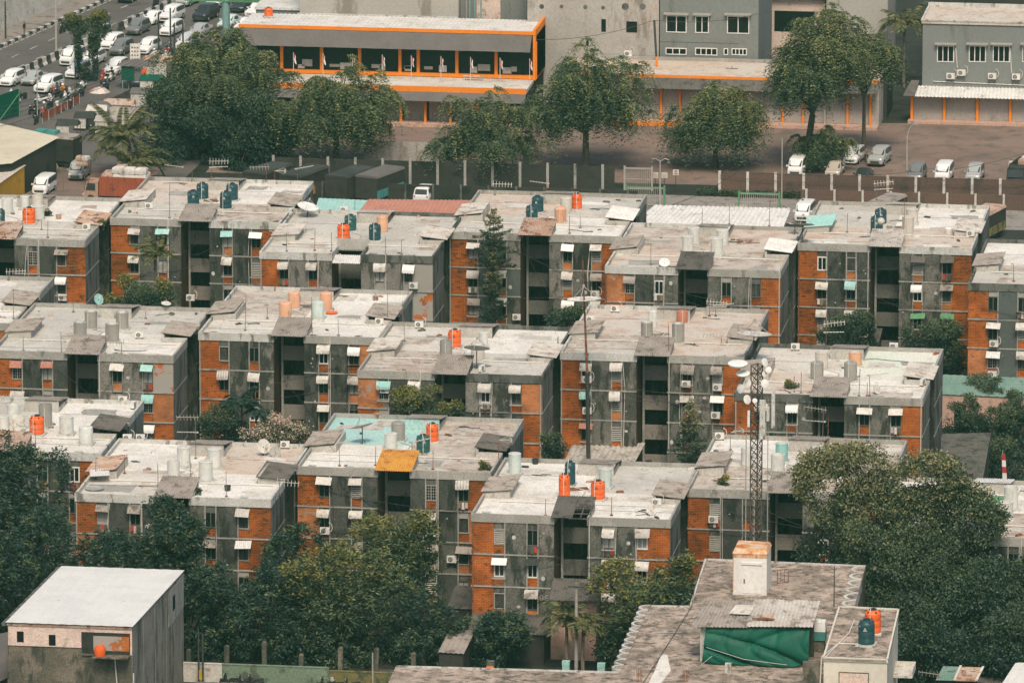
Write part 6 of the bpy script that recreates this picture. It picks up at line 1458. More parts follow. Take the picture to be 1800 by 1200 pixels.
def bike_body():
    b = MB(); T = lambda a,c,r0,r1,n=8: b.tube(a,c,r0,n,r1)
    b.hexa([(-.16,-.75,.5),(.16,-.75,.5),(.14,.05,.42),(-.14,.05,.42),(-.1,-.8,.72),(.1,-.8,.72),(.14,.05,.62),(-.14,.05,.62)])
    b.hexa([(-.13,.05,.3),(.13,.05,.3),(.13,.42,.32),(-.13,.42,.32),(-.13,.05,.46),(.13,.05,.46),(.16,.45,.7),(-.16,.45,.7)])
    b.hexa([(-.18,.36,.45),(.18,.36,.45),(.1,.52,.5),(-.1,.52,.5),(-.2,.34,.9),(.2,.34,.9),(.14,.5,.95),(-.14,.5,.95)])
    b.hexa([(-.09,.42,.56),(.09,.42,.56),(.09,.92,.54),(-.09,.92,.54),(-.07,.45,.64),(.07,.45,.64),(.07,.9,.6),(-.07,.9,.6)])
    T((.07,.45,.9),(.07,.68,.3),.03,.03,6); T((-.07,.45,.9),(-.07,.68,.3),.03,.03,6)
    b.hexa([(-.1,.36,.95),(.1,.36,.95),(.1,.5,.97),(-.1,.5,.97),(-.1,.34,1.1),(.1,.34,1.1),(.08,.47,1.1),(-.08,.47,1.1)])
    return b
def bike_wheel():
    return MB().lathe([(.19,-.05),(.29,-.045),(.3,0),(.29,.045),(.19,.05),(.19,-.05)], n=18, M=Matrix.Rotation(R(90),4,'Y')).lathe([(0,-.02),(.05,-.06),(.05,.06),(0,.02)], n=8, M=Matrix.Rotation(R(90),4,'Y')).mesh('wheel', M['rubber'])
def motorbike(p, rz, col, label, group='parked motorbikes'):
    t = thing('motorbike', label, 'motorbike', p, rz, group)
    ob('body', cache(('bk',col), lambda: bike_body().mesh('body', M['car_'+col])), t)
    for y in (-.55,.68): ob('wheel', cache('bw', bike_wheel), t, (0,y,.3))
    ob('seat', cache('bs', lambda: MB().hexa([(-.14,-.72,.725),(.14,-.72,.725),(.12,.02,.64),(-.12,.02,.64),(-.11,-.7,.8),(.11,-.7,.8),(.09,.0,.72),(-.09,.0,.72)]).mesh('seat', M['rubber'])), t)
    ob('handlebar', cache('bh', lambda: MB().path([(-.34,.34,1.06),(-.1,.42,1.05),(.1,.42,1.05),(.34,.34,1.06)],.022,6).path([(.2,.38,1.05),(.26,.36,1.25)],.012,4).path([(-.2,.38,1.05),(-.26,.36,1.25)],.012,4).mesh('handlebar', M['metal_dark'])), t)
    ob('headlight', cache('bl', lambda: MB().box(-.08,.08,.5,.53,.98,1.07).mesh('headlight', M['lamp'])), t)
    return t
FC = HD-math.pi/2
bikes = [(20,172,'white','parked near the left edge below the barrier'),(38,176,'dark','parked second from the left edge'),(56,200,'dark','leaning near the green hoarding'),(72,182,'white','white headed in the front bunch'),(82,196,'dark','dark one at the front of the bunch'),
         (95,166,'red','behind the bunch by the white car'),(108,158,'dark','beside the white car bonnet'),(128,168,'white','right of the man in orange'),(137,160,'dark','left of the tree foot'),(147,157,'white','with white fairing at the tree foot'),
         (124,190,'dark','beside the red railing'),(163,235,'dark','in the shade of the white tents'),(64,218,'dark','low behind the container roof'),(90,180,'white','in the middle of the bunch'),(275,112,'dark','among riders by the dark poles'),(290,110,'white','right among riders by the dark poles')]
for i, (px, py, col, w_) in enumerate(bikes): motorbike(at(px,py,.012), FC+rnd.uniform(-.6,.6), col, f'{dict(white="white",dark="black",red="red")[col]} motorbike {w_}')
def rider(px, py, col, top, hel, lab, rz=None):
    rz = FC if rz is None else rz; p = at(px,py,.012)
    motorbike(p, rz, col, lab[0], 'ridden motorbikes'); person(p, rz, 'ride', top, 'black', lab[1], hel)
rider(110,58,'dark','black','dark',('black motorbike ridden alone on the open road','rider in black on the open road'))
rider(197,143,'white','black','dark',('white motorbike squeezing past the white car','rider in black beside the long white car'))
rider(182,146,'red','red','red',('red motorbike next to the pruned tree','rider with red helmet next to the pruned tree'))
rider(111,172,'dark','orange','white',('motorbike under the man in an orange shirt','rider in an orange shirt among the motorbikes'))
rider(101,170,'dark','blue','dark',('dark motorbike left of the man in orange','rider in dark blue left of the man in orange'))
rider(272,110,'white','green','white',('white motorbike left by the dark poles','rider with white helmet left of the dark poles'))
rider(283,108,'dark','black','dark',('dark motorbike close to the dark pole','rider in black close to the dark pole'))
rider(274,12,'dark','green','dark',('dark motorbike beside the barrier at the top','rider beside the barrier at the top'))
for i, (px, py, col, top, hel, w_) in enumerate(((30,186,'white','green','white','at the left edge beside the green hoarding'),(64,206,'dark','black','dark','left of the slim pale pole'),(78,204,'red','khaki','white','right of the slim pale pole'),(88,190,'dark','white','white','in the thick of the bunch'),(117,176,'white','black','dark','just right of the rider in orange'),
        (133,176,'dark','khaki','dark','beside the parasol, left'),(143,170,'dark','green','white','between the tree foot and the parasol'),(186,160,'dark','blue','white','in front of the long white car'),(294,104,'white','red','dark','right of the dark poles'),(300,98,'dark','khaki','white','farthest right by the dark poles'))):
    rider(px, py, col, top, hel, (f'{dict(white="white",dark="black",red="red")[col]} motorbike ridden {w_}', f'rider {w_}'))
person(at(43,63,.13), 1.2, 'stand', 'black', 'khaki', 'man in black standing at the kerb in the upper left')
person(at(101,200,.02), .8, 'walk', 'white', 'black', 'man in a white shirt walking by the red railing')
person(at(112,196,.02), .9, 'walk', 'green', 'khaki', 'man in green beside the one in a white shirt')
person(at(1523,286,.02), 2.8, 'stand', 'khaki', 'black', 'man standing between the white and the silver car')
person(at(1777,306,.02), 3.0, 'stand', 'white', 'white', 'person in pale clothes by the dark lorry')
person(at(686,240,.02), 3.2, 'stand', 'black', 'black', 'person in black before the shutters of the shop building')
motorbike(at(1330,203,.012), R(80), 'dark', 'black motorbike parked before the low shop row', 'motorbikes by the shops')
# ------------------------------------------------------------------ stalls and sheds at the left
t = thing('market_tent','green sided stall with a grey canopy on thin posts','stall',at(243,155))
for x, y in ((-1.6,-1.2),(1.6,-1.2),(1.6,1.2),(-1.6,1.2)): part('post', MB().tube((x,y,0),(x,y,2.9),.05,6), 'teal_post')
part('canopy', MB().add([(-2.2,-1.5,2.8),(2.2,-1.5,2.75),(2.3,1.5,2.9),(-2.0,1.5,2.9),(-.2,0,3.4),(1.0,0,3.3)],[(0,1,5,4),(1,2,5),(2,3,4,5),(3,0,4)]), 'awn_grey')
part('side_cloth', MB().box(-1.7,-.2,-1.25,-1.2,1.1,2.75).box(-1.66,-1.61,-1.19,1.2,1.1,2.75), 'tarp_green'); part('table', MB().box(-1.2,1.2,-.5,.5,.75,.82).box(-1.1,-1.0,-.4,.4,0,.749).box(1.0,1.1,-.4,.4,0,.749), 'cement_light')
b = MB().box(-.28,.28,-.02,.02,.4,2.6); t = tag(ob('banner_stand', b.mesh('banner_stand', M['tank_orange']), None, at(254,160)), 'narrow orange upright banner beside the green stall', 'banner')
ob('banner_text', MB().box(-.1,.1,-.03,-.021,1.9,2.1).box(-.08,.08,-.03,-.021,1.4,1.5).box(-.05,.05,-.03,-.021,1.1,1.2).mesh('banner_text', M['black_paint']), t)
pn = at(238,128); t = tag(ob('notice_board', MB().box(-.6,.6,-.03,.03,1.2,3.4).mesh('notice_board', M['white']), None, pn), 'white notice board with red and dark marks beside the car queue', 'sign'); 
b = MB(); 
for k in range(4):
    for j in range(3): b.box(-.45+j*.32,-.25+j*.32,-.04,-.031,1.5+k*.45,1.68+k*.45, (k+j) % 2)
ob('notice_marks', b.mesh('notice_marks', [M['corr_red'], M['frame_dark']]), t); ob('post', MB().tube((-.5,0,0),(-.5,0,1.2),.04,5).tube((.5,0,0),(.5,0,1.2),.04,5).mesh('post', M['metal_dark']), t)
def parasol(p, r, h, label, mats):
    t = thing('parasol', label, 'parasol', p); ob('pole', MB().tube((0,0,0),(0,0,h),.03,6).mesh('pole', M['pvc']), t)
    b = MB(); n = 16
    for k in range(n):
        a0, a1 = 2*math.pi*k/n, 2*math.pi*(k+1)/n
        for (r0,z0),(r1,z1) in (((0,h+.05),(r*.55,h-.12)),((r*.55,h-.12),(r,h-.55))):
            b.quad((r0*math.cos(a0),r0*math.sin(a0),z0),(r1*math.cos(a0),r1*math.sin(a0),z1),(r1*math.cos(a1),r1*math.sin(a1),z1),(r0*math.cos(a1),r0*math.sin(a1),z0), (k//2) % len(mats))
    ob('canopy', b.mesh('canopy', [M[m] for m in mats]), t)
parasol(at(175,190), 1.25, 2.4, 'red, cream and pink parasol among the motorbikes', ['corr_red','cloth','house_pink','cloth'])
parasol(at(180,212), 1.2, 2.2, 'grey parasol below the red and cream one', ['awn_grey'])
parasol(at(276,118), 1.0, 1.9, 'cream parasol at the foot of the dark poles', ['cloth','house_pink'])
t = thing('railing','red railing with pale bars beside the motorbikes','railing',at(75,216)); dv = at(140,182)-at(75,216)
part('panel', MB().hexa([(0,0,.25),(dv.x,dv.y,.25),(dv.x,dv.y+.06,.25),(0,.06,.25),(0,0,1.0),(dv.x,dv.y,1.0),(dv.x,dv.y+.06,1.0),(0,.06,1.0)]), 'truck_red')
for k in range(7): part('post', MB().tube((dv.x*k/6,dv.y*k/6-.05,0),(dv.x*k/6,dv.y*k/6-.05,1.1),.04,5), 'cement_light')
for i, (px, py, w_, h_, m_, lab) in enumerate(((172,222,2.2,2.3,'white_dirty','white cloth stall left under the coconut palm'),(188,236,2.4,2.0,'shop_wall','grey cloth stall behind the shaded motorbike'),(210,205,3.4,1.9,'corr_rust','long stall with an orange cover right of the parasol'),(255,190,3.0,2.2,'awn_grey','grey canopied stall in front of the green one'),(236,222,2.6,2.0,'corr','brown canopied stall right of the palm crown'),(288,138,4.6,2.5,'corr_rust','wide brown canopy stall left of the feathery tree'),(150,228,2.2,1.9,'tarp_dark','dark canopied cart at the end of the red railing'),(120,240,2.4,1.8,'tarp_dark','dark covered cart behind the container'),(268,165,2.6,2.1,'tarp_green','small green canopy right of the orange banner'))):
    t = thing('market_tent', lab, 'stall', at(px,py)); part('canopy', MB().add([(-w_/2-.1,-1,h_-.4),(w_/2+.1,-1,h_-.4),(w_/2+.1,1,h_-.4),(-w_/2-.1,1,h_-.4),(-w_/2,0,h_+.15),(w_/2,0,h_+.15)],[(0,1,5,4),(1,2,5),(2,3,4,5),(3,0,4)]), m_)
    part('side_cloth', MB().box(-w_/2,w_/2*.2,-.9,-.86,.3,h_-.42), 'white_dirty'); [part('post', MB().tube((x_,y_,0),(x_,y_,h_-.4),.04,5), 'metal_dark') for x_, y_ in ((-w_/2,-.9),(w_/2,-.9),(w_/2,.9))]
def shed(name, label, pts, zf, zb, m, wallm, corr=.3, amp=.03, walls=True, cat='shed'):
    """pts: image points of the roof corners front-left, front-right, back-right, back-left"""
    a, b_, c, d = [at(*q, z) for q, z in zip(pts, (zf,zf,zb,zb))]
    o = (a+b_)/2; o.z = 0; t = thing(name, label, cat, o); q = [v-o for v in (a,b_,c,d)]
    ob('roof', MB().corr(*q, corr, amp).mesh('roof', M[m]), t)
    if walls:
        ins = [v.lerp(sum(q, Vector())/4, .06) for v in q]
        vs = [(v.x,v.y,0) for v in ins]+[(v.x,v.y,v.z-.12) for v in ins]
        ob('wall', MB().add(vs, [(0,1,5,4),(1,2,6,5),(2,3,7,6),(3,0,4,7)]).mesh('wall', M[wallm]), t)
    return t
shed('market_hall','stall hall with a large cream sheet roof at the left edge',[(-40,292),(20,287),(104,241),(-20,212)],4.2,4.4,'cream_sheet','dark_wall',.9,.012)
shed('market_hall','yellow sided stall with a flat brownish roof below the cream one',[(-40,345),(0,322),(46,290),(-40,286)],3.2,3.2,'roof_pink','yellow_paint',.8,.01)
t = thing('hoarding','dark green mesh hoarding on a frame at the left edge','fence',at(0,222)); dv = at(34,205)-at(0,222)
part('mesh_panel', MB().hexa([(-3,-1.5,.2),(dv.x,dv.y,.2),(dv.x,dv.y+.05,.2),(-3,-1.45,.2),(-3,-1.5,2.6),(dv.x,dv.y,3.2),(dv.x,dv.y+.05,3.2),(-3,-1.45,2.6)]), 'tarp_green'); part('frame', MB().tube((dv.x,dv.y,0),(dv.x,dv.y,3.4),.06,6).tube((-.5,-.3,0),(dv.x,dv.y-.1,2.6),.05,5), 'green_paint')
t = thing('scrap_heap','grey heap of wrapped scrap beside the white minivan','scrap',at(80,300))
for k in range(5): part('sack', MB().lathe([(0,0),(.6,.05),(.7,.5),(.45,.95),(0,1.05)], n=9), 'cloth' if k else 'frame_grey', None, (rnd.uniform(-1.2,1.2),rnd.uniform(-.5,.5),.4*(k % 2)), True)
# roofs between the blocks
shed('ribbed_shed','long shed with a reddish brown ribbed roof behind third back row block',[(625,378),(828,388),(845,352),(648,350)],3.4,4.2,'corr_red','dark_wall',.45,.03)
shed('ribbed_shed','small shed with pale turquoise roof behind third back row block',[(553,372),(640,374),(650,352),(560,348)],3.0,3.4,'corr_teal','shop_wall',.45,.02)
shed('ribbed_shed','long shed with white ribbed roof behind fifth back row block',[(1100,402),(1375,404),(1390,366),(1150,360)],3.6,4.6,'corr_white','cement',.55,.045)
shed('ribbed_shed','shed with pale wide ribbed roof before fifth middle row block',[(985,824),(1110,822),(1134,778),(1008,775)],3.0,3.3,'corr_light','dark_wall',.5,.06)
shed('long_house','long low house with green metal roof and pink walls under seventh back row block',[(1640,692),(1820,700),(1815,664),(1658,658)],3.3,4.4,'corr_green','pink_wall',.8,.02,cat='house')
for px in (1688,1758): 
    p = atY(px,715,at(1700,695,3.3).y+.3); tag(ob('doorway', MB().box(-.55,.55,0,.05,0,2.4).mesh('doorway', M['glass']), None, (p.x,p.y-.18,0)), ('left' if px < 1700 else 'right')+' dark doorway of the long green roofed house', 'doorway')
shed('shingle_shed','shed with patched dark shingle roof right of sixth middle row block',[(1650,842),(1726,850),(1742,760),(1655,762)],3.6,5.4,'shingle','dark_wall',.9,.02)
shed('lean_to','dark patched lean-to roof in the gap left of third middle row block',[(338,710),(365,716),(378,694),(350,690)],2.6,3.2,'corr','dark_wall',.4,.03)
shed('lean_to','dark roofed lean-to under fourth front row block, left part',[(785,1068),(832,1070),(850,1030),(800,1028)],2.6,3.4,'corr_dark','dark_wall',.3,.03)
shed('lean_to','corrugated lean-to before the left bays of fourth front row block',[(822,1108),(960,1116),(975,1070),(835,1064)],2.6,3.5,'corr_dark','dark_wall',.3,.03)
shed('lean_to','small grey lean-to with pale sheets right of the golden mango tree',[(770,1145),(815,1148),(835,1108),(790,1104)],2.2,2.8,'corr','dark_wall',.4,.03)
shed('lean_to','grey awning roof at the foot of fifth front row block',[(1085,1010),(1195,1016),(1215,985),(1110,980)],2.4,3.0,'corr_dark','dark_wall',.4,.03)
shed('lean_to','dark roof before the stair hall of sixth back row block',[(1480,600),(1545,602),(1552,575),(1490,572)],2.4,3.0,'corr_dark','dark_wall',.4,.03)
tg = thing('banner','red and white banner hanging on a leaning pole at the right','banner',at(1768,870)); hh = 4.2
ob('pole', MB().tube((0,0,0),(-.35,0,hh),.04,6).mesh('pole', M['teal_post']), tg)
b = MB()
for k in range(5): b.hexa([(-.4+k*.03-.0,-.05,3.9-k*.6-.6),(-.05+k*.05,-.05,3.9-k*.6-.6),(-.05+k*.05,.0,3.9-k*.6-.6),(-.4+k*.03,0,3.9-k*.6-.6),(-.43+k*.03,-.05,3.9-k*.6),(-.1+k*.05,-.05,3.9-k*.6),(-.1+k*.05,.0,3.9-k*.6),(-.43+k*.03,0,3.9-k*.6)], k % 2)
ob('cloth', b.mesh('cloth', [M['flag_red'], M['white']]), tg)
# ------------------------------------------------------------------ the rusty pole with its dish, the lattice mast
pz_ = atY(1032, 800, 746); tp = atY(1024, 458, 746)
t = thing('antenna_pole','tall rusty pole carrying a wide pale dish, rising before fifth middle row block','pole',(pz_.x,746,0))
part('shaft', MB().tube((.15,0,0),(-.02,0,11.5),.17,8).tube((-.02,0,11.5),(tp.x-pz_.x,0,tp.z),.12,8,.06), 'rust')
part('sleeve', MB().tube((.13,0,3.0),(0,0,11.4),.2,8), 'metal_dark')
dz = atY(1020,527,746).z; db = ob('dish_bowl', cache(('db','cream'), lambda: dish_bowl('roof_white')), t, (-.25,-.35,dz), (R(-5),R(-3),0), (3.1,)*3); ob('feed_arm', cache('da', dish_arm), db)
tb = atY(1329, 955, 686); tt_ = atY(1327, 640, 686)
t = thing('lattice_mast','three legged lattice telecom mast with white dishes and panel antennas','mast',(tb.x,686,0)); Hm = tt_.z; a_ = .48
legs = [(-a_,-.3),(a_,-.3),(0,.52)]
b = MB()
for x, y in legs: b.tube((x,y,0),(x,y,Hm),.06,6)
part('leg', b, 'mast_steel')
b = MB(); nb = int(Hm/.8)
for k in range(nb):
    z0, z1 = k*.8, (k+1)*.8
    for i in range(3):
        p, q_ = legs[i], legs[(i+1) % 3]
        b.tube((*p,z0),(*q_,z1),.032,4); b.tube((*q_,z0),(*p,z1),.032,4); b.tube((*p,z1),(*q_,z1),.028,4)
part('brace', b, 'mast_steel')
part('ladder', MB().tube((-.9,.1,0),(-.9,.1,Hm-6),.05,5).tube((.95,.0,0),(.95,0,Hm-3),.04,5), 'frame_grey')
def mast_dish(px, py, d, rx, rz_):
    p = atY(px, py, 685.4); D = d/ppm(p)*.88
    o = ob('dish', cache(('md'), lambda: MB().lathe([(0,-.16),(.2,-.14),(.45,-.06),(.5,.0),(.5,.06),(.46,.07),(.2,.1),(0,.11)], n=22).mesh('dish', M['white'], True)), t, (p.x-tb.x,-.6,p.z), (rx,0,rz_), (D,D,D))
for a in ((1297,640,40,R(8),0),(1306,657,28,R(14),0),(1315,674,16,R(75),R(-30)),(1302,683,19,R(80),R(-40)),(1313,702,19,R(75),R(50)),(1344,637,18,R(70),R(60)),(1351,650,13,R(80),R(0)),(1343,658,12,R(70),R(60)),(1344,674,18,R(75),R(40)),(1327,704,10,R(80),0)):
    mast_dish(*a)
for px, py0, py1, wd in ((1340,703,772,10),(1359,686,752,6),(1316,722,750,4),(1350,715,740,5)):
    p0, p1 = atY(px,py1,685.3), atY(px,py0,685.3); w2 = wd/ppm(p0)/2
    part('panel_antenna', MB().box(-w2,w2,-.12,.12,p0.z,p1.z), 'cement_light' if wd > 4 else 'white', None, (p0.x-tb.x,-.65,0))
    part('bracket', MB().box(min(0,p0.x-tb.x),max(.05,p0.x-tb.x),-.6,-.5,p1.z-.5,p1.z-.42).box(min(0,p0.x-tb.x),max(.05,p0.x-tb.x),-.6,-.5,p0.z+.5,p0.z+.58), 'metal_dark')
# ------------------------------------------------------------------ the white roofed house in the lower left
Ya, Yb = 652., 675.5
A, B_, C_, D_ = atY(232,1099,Ya), atY(14,1092,Ya), atY(98,1007,Yb), atY(313,1001,Yb)
hx0, hx1 = A.x-(A-B_).x, A.x
t = thing('white_roof_house','house with a big plain white sloping roof, pink upper wall and mossy grey lower walls','house',(B_.x,Ya,0))
W_h = A.x-B_.x; zf_, zb_ = A.z, D_.z; Dp = Yb-Ya
part('roof', MB().corr((-.15,-.25,zf_),(W_h+.1,-.25,zf_),(W_h+.1,Dp,zb_),(-.15,Dp,zb_),1.0,.012), 'white_sheet')
zband = atY(20,1131,Ya).z; zb2 = atY(232,1152,Ya).z
vs = [(0,0,0),(W_h,0,0),(W_h,Dp,0),(0,Dp,0)]
part('wall', MB().add([(0,.02,0),(W_h-.05,.02,0),(W_h-.05,Dp,0),(0,Dp,0),(0,.02,zf_-.1),(W_h-.05,.02,zf_-.1),(W_h-.05,Dp,zb_-.1),(0,Dp,zb_-.1)],[(0,1,5,4),(1,2,6,5),(2,3,7,6),(3,0,4,7)]), 'moss_wall')
ox_a, ox_b = atY(143,1130,Ya).x-B_.x, atY(229,1130,Ya).x-B_.x; oz_a, oz_b = atY(185,1149,Ya).z, atY(185,1111,Ya).z
up = MB().box(0,ox_a,-.06,.0,zband-.1,zf_-.15).box(ox_a,ox_b,-.06,.0,oz_b,zf_-.15).box(ox_b,W_h,-.06,0,oz_a,zf_-.15); part('upper_wall', up, 'house_pink')
part('coping', MB().box(-.08,W_h+.03,-.14,-.062,zf_-.3,zf_-.12), 'corr_rust')
part('opening', MB().box(ox_a+.05,ox_b-.05,-.02,.015,oz_a,oz_b), 'dark_wall'); part('sill', MB().box(ox_a,ox_b,-.12,.0,oz_a-.14,oz_a), 'moss_wall')
part('mural', MB().box(ox_a+1.0,ox_b-.1,-.03,-.021,oz_a+.3,oz_b-.3), 'brick_peel')
for px, py in ((36,1118),(92,1124)):
    p = atY(px,py,Ya); part('window', MB().box(-.28,.28,-.075,-.0,-.45,.45), 'glass', None, (p.x-B_.x,0,p.z)); 
part('pipe', MB().path([(atY(202,1152,Ya).x-B_.x,-.15,oz_a-.1),(atY(209,1198,Ya).x-B_.x,-.15,4)],.05,5).path([(W_h+.1,-.05,oz_a-1.5),(W_h+.1,-.05,2)],.05,5), 'pvc')
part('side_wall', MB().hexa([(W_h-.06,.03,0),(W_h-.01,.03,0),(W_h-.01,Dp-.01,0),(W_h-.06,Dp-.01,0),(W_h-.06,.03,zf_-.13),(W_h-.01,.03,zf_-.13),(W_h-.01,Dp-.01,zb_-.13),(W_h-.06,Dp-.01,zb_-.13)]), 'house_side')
part('rear_parapet', MB().box(W_h-.015,W_h+.03,Dp-7,Dp-.02,zb_-3.2,zb_-.3), 'cement')
for k in range(3): part('wall_rib', MB().box(W_h-.015,W_h+.02,5+k*5.2,5.35+k*5.2,0,zf_-.3+(zb_-zf_)*(5+k*5.2)/Dp), 'house_side')
part('window', MB().box(W_h+.032,W_h+.06,Dp-5.2,Dp-4.2,zb_-2.2,zb_-1.0), 'glass')
part('gutter', MB().hexa([(-.5,-.25,zf_-.35),(-.16,-.25,zf_-.35),(-.16,Dp,zb_-.35),(-.5,Dp,zb_-.35),(-.5,-.25,zf_-.1),(-.16,-.25,zf_-.1),(-.16,Dp,zb_-.1),(-.5,Dp,zb_-.1)]), 'cement_dark')
tag(ob('basket', MB().lathe([(0,0),(.42,0),(.5,.45),(.42,.8),(.35,.8),(.3,.5),(0,.45)], n=16).mesh('basket', M['tank_orange'], True), None, (atY(178,1142,Ya).x,Ya-.62,oz_a+.0)), 'orange plastic tub in the open loggia of the white roofed house', 'tub')
ob('shelf', MB().box(atY(165,1145,Ya).x-B_.x, atY(228,1145,Ya).x-B_.x, -1.15,-.12,oz_a-.1,oz_a-.005).mesh('shelf', M['moss_wall']), t)
shed('neighbour_roof','grey flat roof cut by the left edge beside the white roofed house',[(-40,1215),(14,1190),(14,1110),(-40,1120)],5.0,6.0,'awn_grey','moss_wall',.8,.01,cat='house')
# ------------------------------------------------------------------ old concrete roof with the green tarpaulin
ZR = 11.0
pts = [(640,1290),(696,1170),(1090,1181),(1143,1063),(1213,1064),(1241,981),(1522,993),(1490,1110),(1560,1120),(1530,1290)]
P_ = [at(*q, ZR) for q in pts]; o = P_[0].copy(); o.z = 0
t = thing('old_building','old building with a big stained flat concrete roof and scalloped edges','building',o)
poly = [(v.x-o.x, v.y-o.y) for v in P_][::-1]
part('wall', MB().extrude(poly, 0, ZR-.4, top=False), 'moss_wall'); part('roof', MB().extrude(poly, ZR-.399, ZR), 'roof_old')
for q0, q1, w_ in (((1167,1150),(1150,1205),.55),((1150,1112),(1235,1114),.12),((1190,1090),(1236,1105),.1)):
    a = at(*q0, ZR)-o; c = at(*q1, ZR)-o; d = (c-a).normalized(); n = Vector((-d.y,d.x,0))*w_; m_ = a.lerp(c,.5)+n*.7
    part('cement_patch', MB().add([(v.x,v.y,ZR+.004) for v in (a-n*.4, a+n*.5, m_+n, c+n*.6, c-n, m_-n*1.3)][::-1] if (c-a).cross(n).z < 0 else [(v.x,v.y,ZR+.004) for v in (a-n*.4, m_-n*1.3, c-n, c+n*.6, m_+n, a+n*.5)], [(0,1,2,3,4,5)]), 'roof_white' if w_ > .3 else 'moss_wall')
def rim_(a, b_, w_, h, m='cement_light'):
    a = at(*a, ZR)-o; b_ = at(*b_, ZR)-o; d = (b_-a); d.z = 0; n = Vector((-d.y,d.x,0)).normalized()*w_
    pp = [a, b_, b_+n, a+n]
    part('roof_rim', MB().hexa([(v.x,v.y,ZR-.05) for v in pp]+[(v.x,v.y,ZR+h) for v in pp]), m)
rim_((697,1172),(1088,1183),.18,.12); rim_((1145,1066),(1212,1067),.15,.12); rim_((1216,1064),(1242,984),.15,.14); rim_((1244,984),(1520,996),.15,.12)
def scallops(a, b_, n, r, side):
    a = at(*a, ZR)-o; b_ = at(*b_, ZR)-o; d = (b_-a)/n; mb = MB(); dirn = math.atan2(d.y,d.x)
    for k in range(n):
        c = a+d*(k+.5); m_ = 10; pp = []
        for j in range(m_+1):
            an = dirn+side*math.pi*j/m_; pp.append((c.x+d.length*.5*math.cos(an), c.y+d.length*.5*math.sin(an)))
        if side < 0: pp = pp[::-1]
        mb.extrude(pp, ZR-.9, ZR+.1); ar = [(c.x+(x-c.x)*.75, c.y+(y-c.y)*.75) for x, y in pp]; mb.add([(x,y,ZR+.105) for x, y in ar], [tuple(range(len(ar)))], 1)
    part('scalloped_edge', mb, ['cement_light','roof_old'])
scallops((1092,1179),(1143,1064),12,.4,1); scallops((1521,996),(1492,1105),9,.4,-1)
# the white room with a door
ca, cb = at(1288,1044,ZR), at(1347,1047,ZR); wd_ = (cb-ca).length; hh_ = Z_(1288,972,ca.y)-ZR
t2 = thing('roof_cabin','white painted cabin with a rusty top and a white door on the old concrete roof','cabin',ca)
ob('body', MB().box(0,wd_,0,3.2,0,hh_).mesh('body', M['white_sheet']), t2); ob('top', MB().hexa([(-.05,-.05,hh_),(wd_+.05,-.05,hh_),(wd_+.05,3.25,hh_),(-.05,3.25,hh_),(.1,.3,hh_+.35),(wd_-.1,.3,hh_+.3),(wd_-.1,3.1,hh_+.3),(.1,3.1,hh_+.35)]).mesh('top', M['rust_top']), t2)
d_ = ob('door', MB().box(wd_*.28,wd_*.82,-.05,-.001,.15,hh_*.72).box(wd_*.26,wd_*.86,-.12,-.001,hh_*.74,hh_*.8).mesh('door', M['white']), t2); ob('handle', MB().box(wd_*.32,wd_*.36,-.1,-.051,1.0,1.35).mesh('handle', M['rust']), d_)
ob('rust_band', MB().box(-.015,.06,-.012,3.2,.3,hh_-.01).box(.0,wd_,-.012,-.002,hh_-.35,hh_-.01).mesh('rust_band', M['rust_top']), t2)
# lean-to with the green tarpaulin
L0, L1 = at(1236,1162,ZR), at(1408,1180,ZR); Yt = L0.y
t3 = thing('tarpaulin_shelter','shelter of old corrugated sheets closed by a hanging green tarpaulin','shelter',L0); hz_ = Z_(1236,1098,Yt)-ZR; Lw = atY(1425,1100,Yt).x-L0.x
ob('roof', MB().corr((-1.1,-.6,hz_),(Lw*.42,-.6,hz_+.1),(Lw*.42,3.8,hz_+1.2),(-.2,3.8,hz_+1.1),.3,.035).mesh('roof', M['corr']), t3)
ob('roof', MB().corr((Lw*.40,-.55,hz_+.16),(Lw+.2,-.5,hz_+.3),(Lw+.35,3.9,hz_+1.35),(Lw*.42,3.9,hz_+1.3),.3,.035).mesh('roof', M['corr_light']), t3)
ob('patch_sheet', MB().slab((Lw*.22,1.2,hz_+.72),(Lw*.42,1.1,hz_+.74),(Lw*.45,2.6,hz_+1.12),(Lw*.27,2.6,hz_+1.1),.03).mesh('patch_sheet', M['white_dirty']), t3)
ob('patch_sheet', MB().slab((Lw*.5,.5,hz_+.52),(Lw*.62,.5,hz_+.54),(Lw*.64,1.4,hz_+.77),(Lw*.52,1.4,hz_+.75),.03).mesh('patch_sheet', M['corr_rust']), t3)
ob('beam', MB().box(Lw*.45,Lw*.66,.3,.42,hz_+.55,hz_+.66).mesh('beam', M['rust']), t3)
ob('column', MB().box(-.25,.45,.0,.6,0,hz_-.1).mesh('column', M['cement_light']), t3)
ob('back_wall', MB().box(.5,Lw,2.6,2.8,0,hz_+.5).mesh('back_wall', M['moss_wall']), t3)
b = MB(); nx, nz = 60, 30; g_ = []
for j in range(nz+1):
    v = j/nz
    for i in range(nx+1):
        u = i/nx; x = .25+(Lw-.3)*u-.25*v*(1-u); sw = (1-.45*u)
        cr_ = lambda q: (1-abs(math.sin(q)))**3
        fold = .5*cr_(4.2*(1.05-u)*(.4+1.2*v)+2.1*v+.3)*min(1,v*2)+.32*cr_(2.6*u+1.9*v+.5*math.sin(5*v)+.8)+.18*cr_(13*u-3*v+2*math.sin(3*v))*(1-.5*v)+.03*cr_(31*u+2*v)*(1-v)-.1
        g_.append((x, -.25-.9*v*(.6+.4*math.sin(3*u))+fold*.9-.25*math.sin(math.pi*v), (hz_-.06+.14*u)*(1-v)+(.04+.12*u+.06*math.sin(14*u))*v-(.25*math.sin(math.pi*v)*math.sin(math.pi*u))))
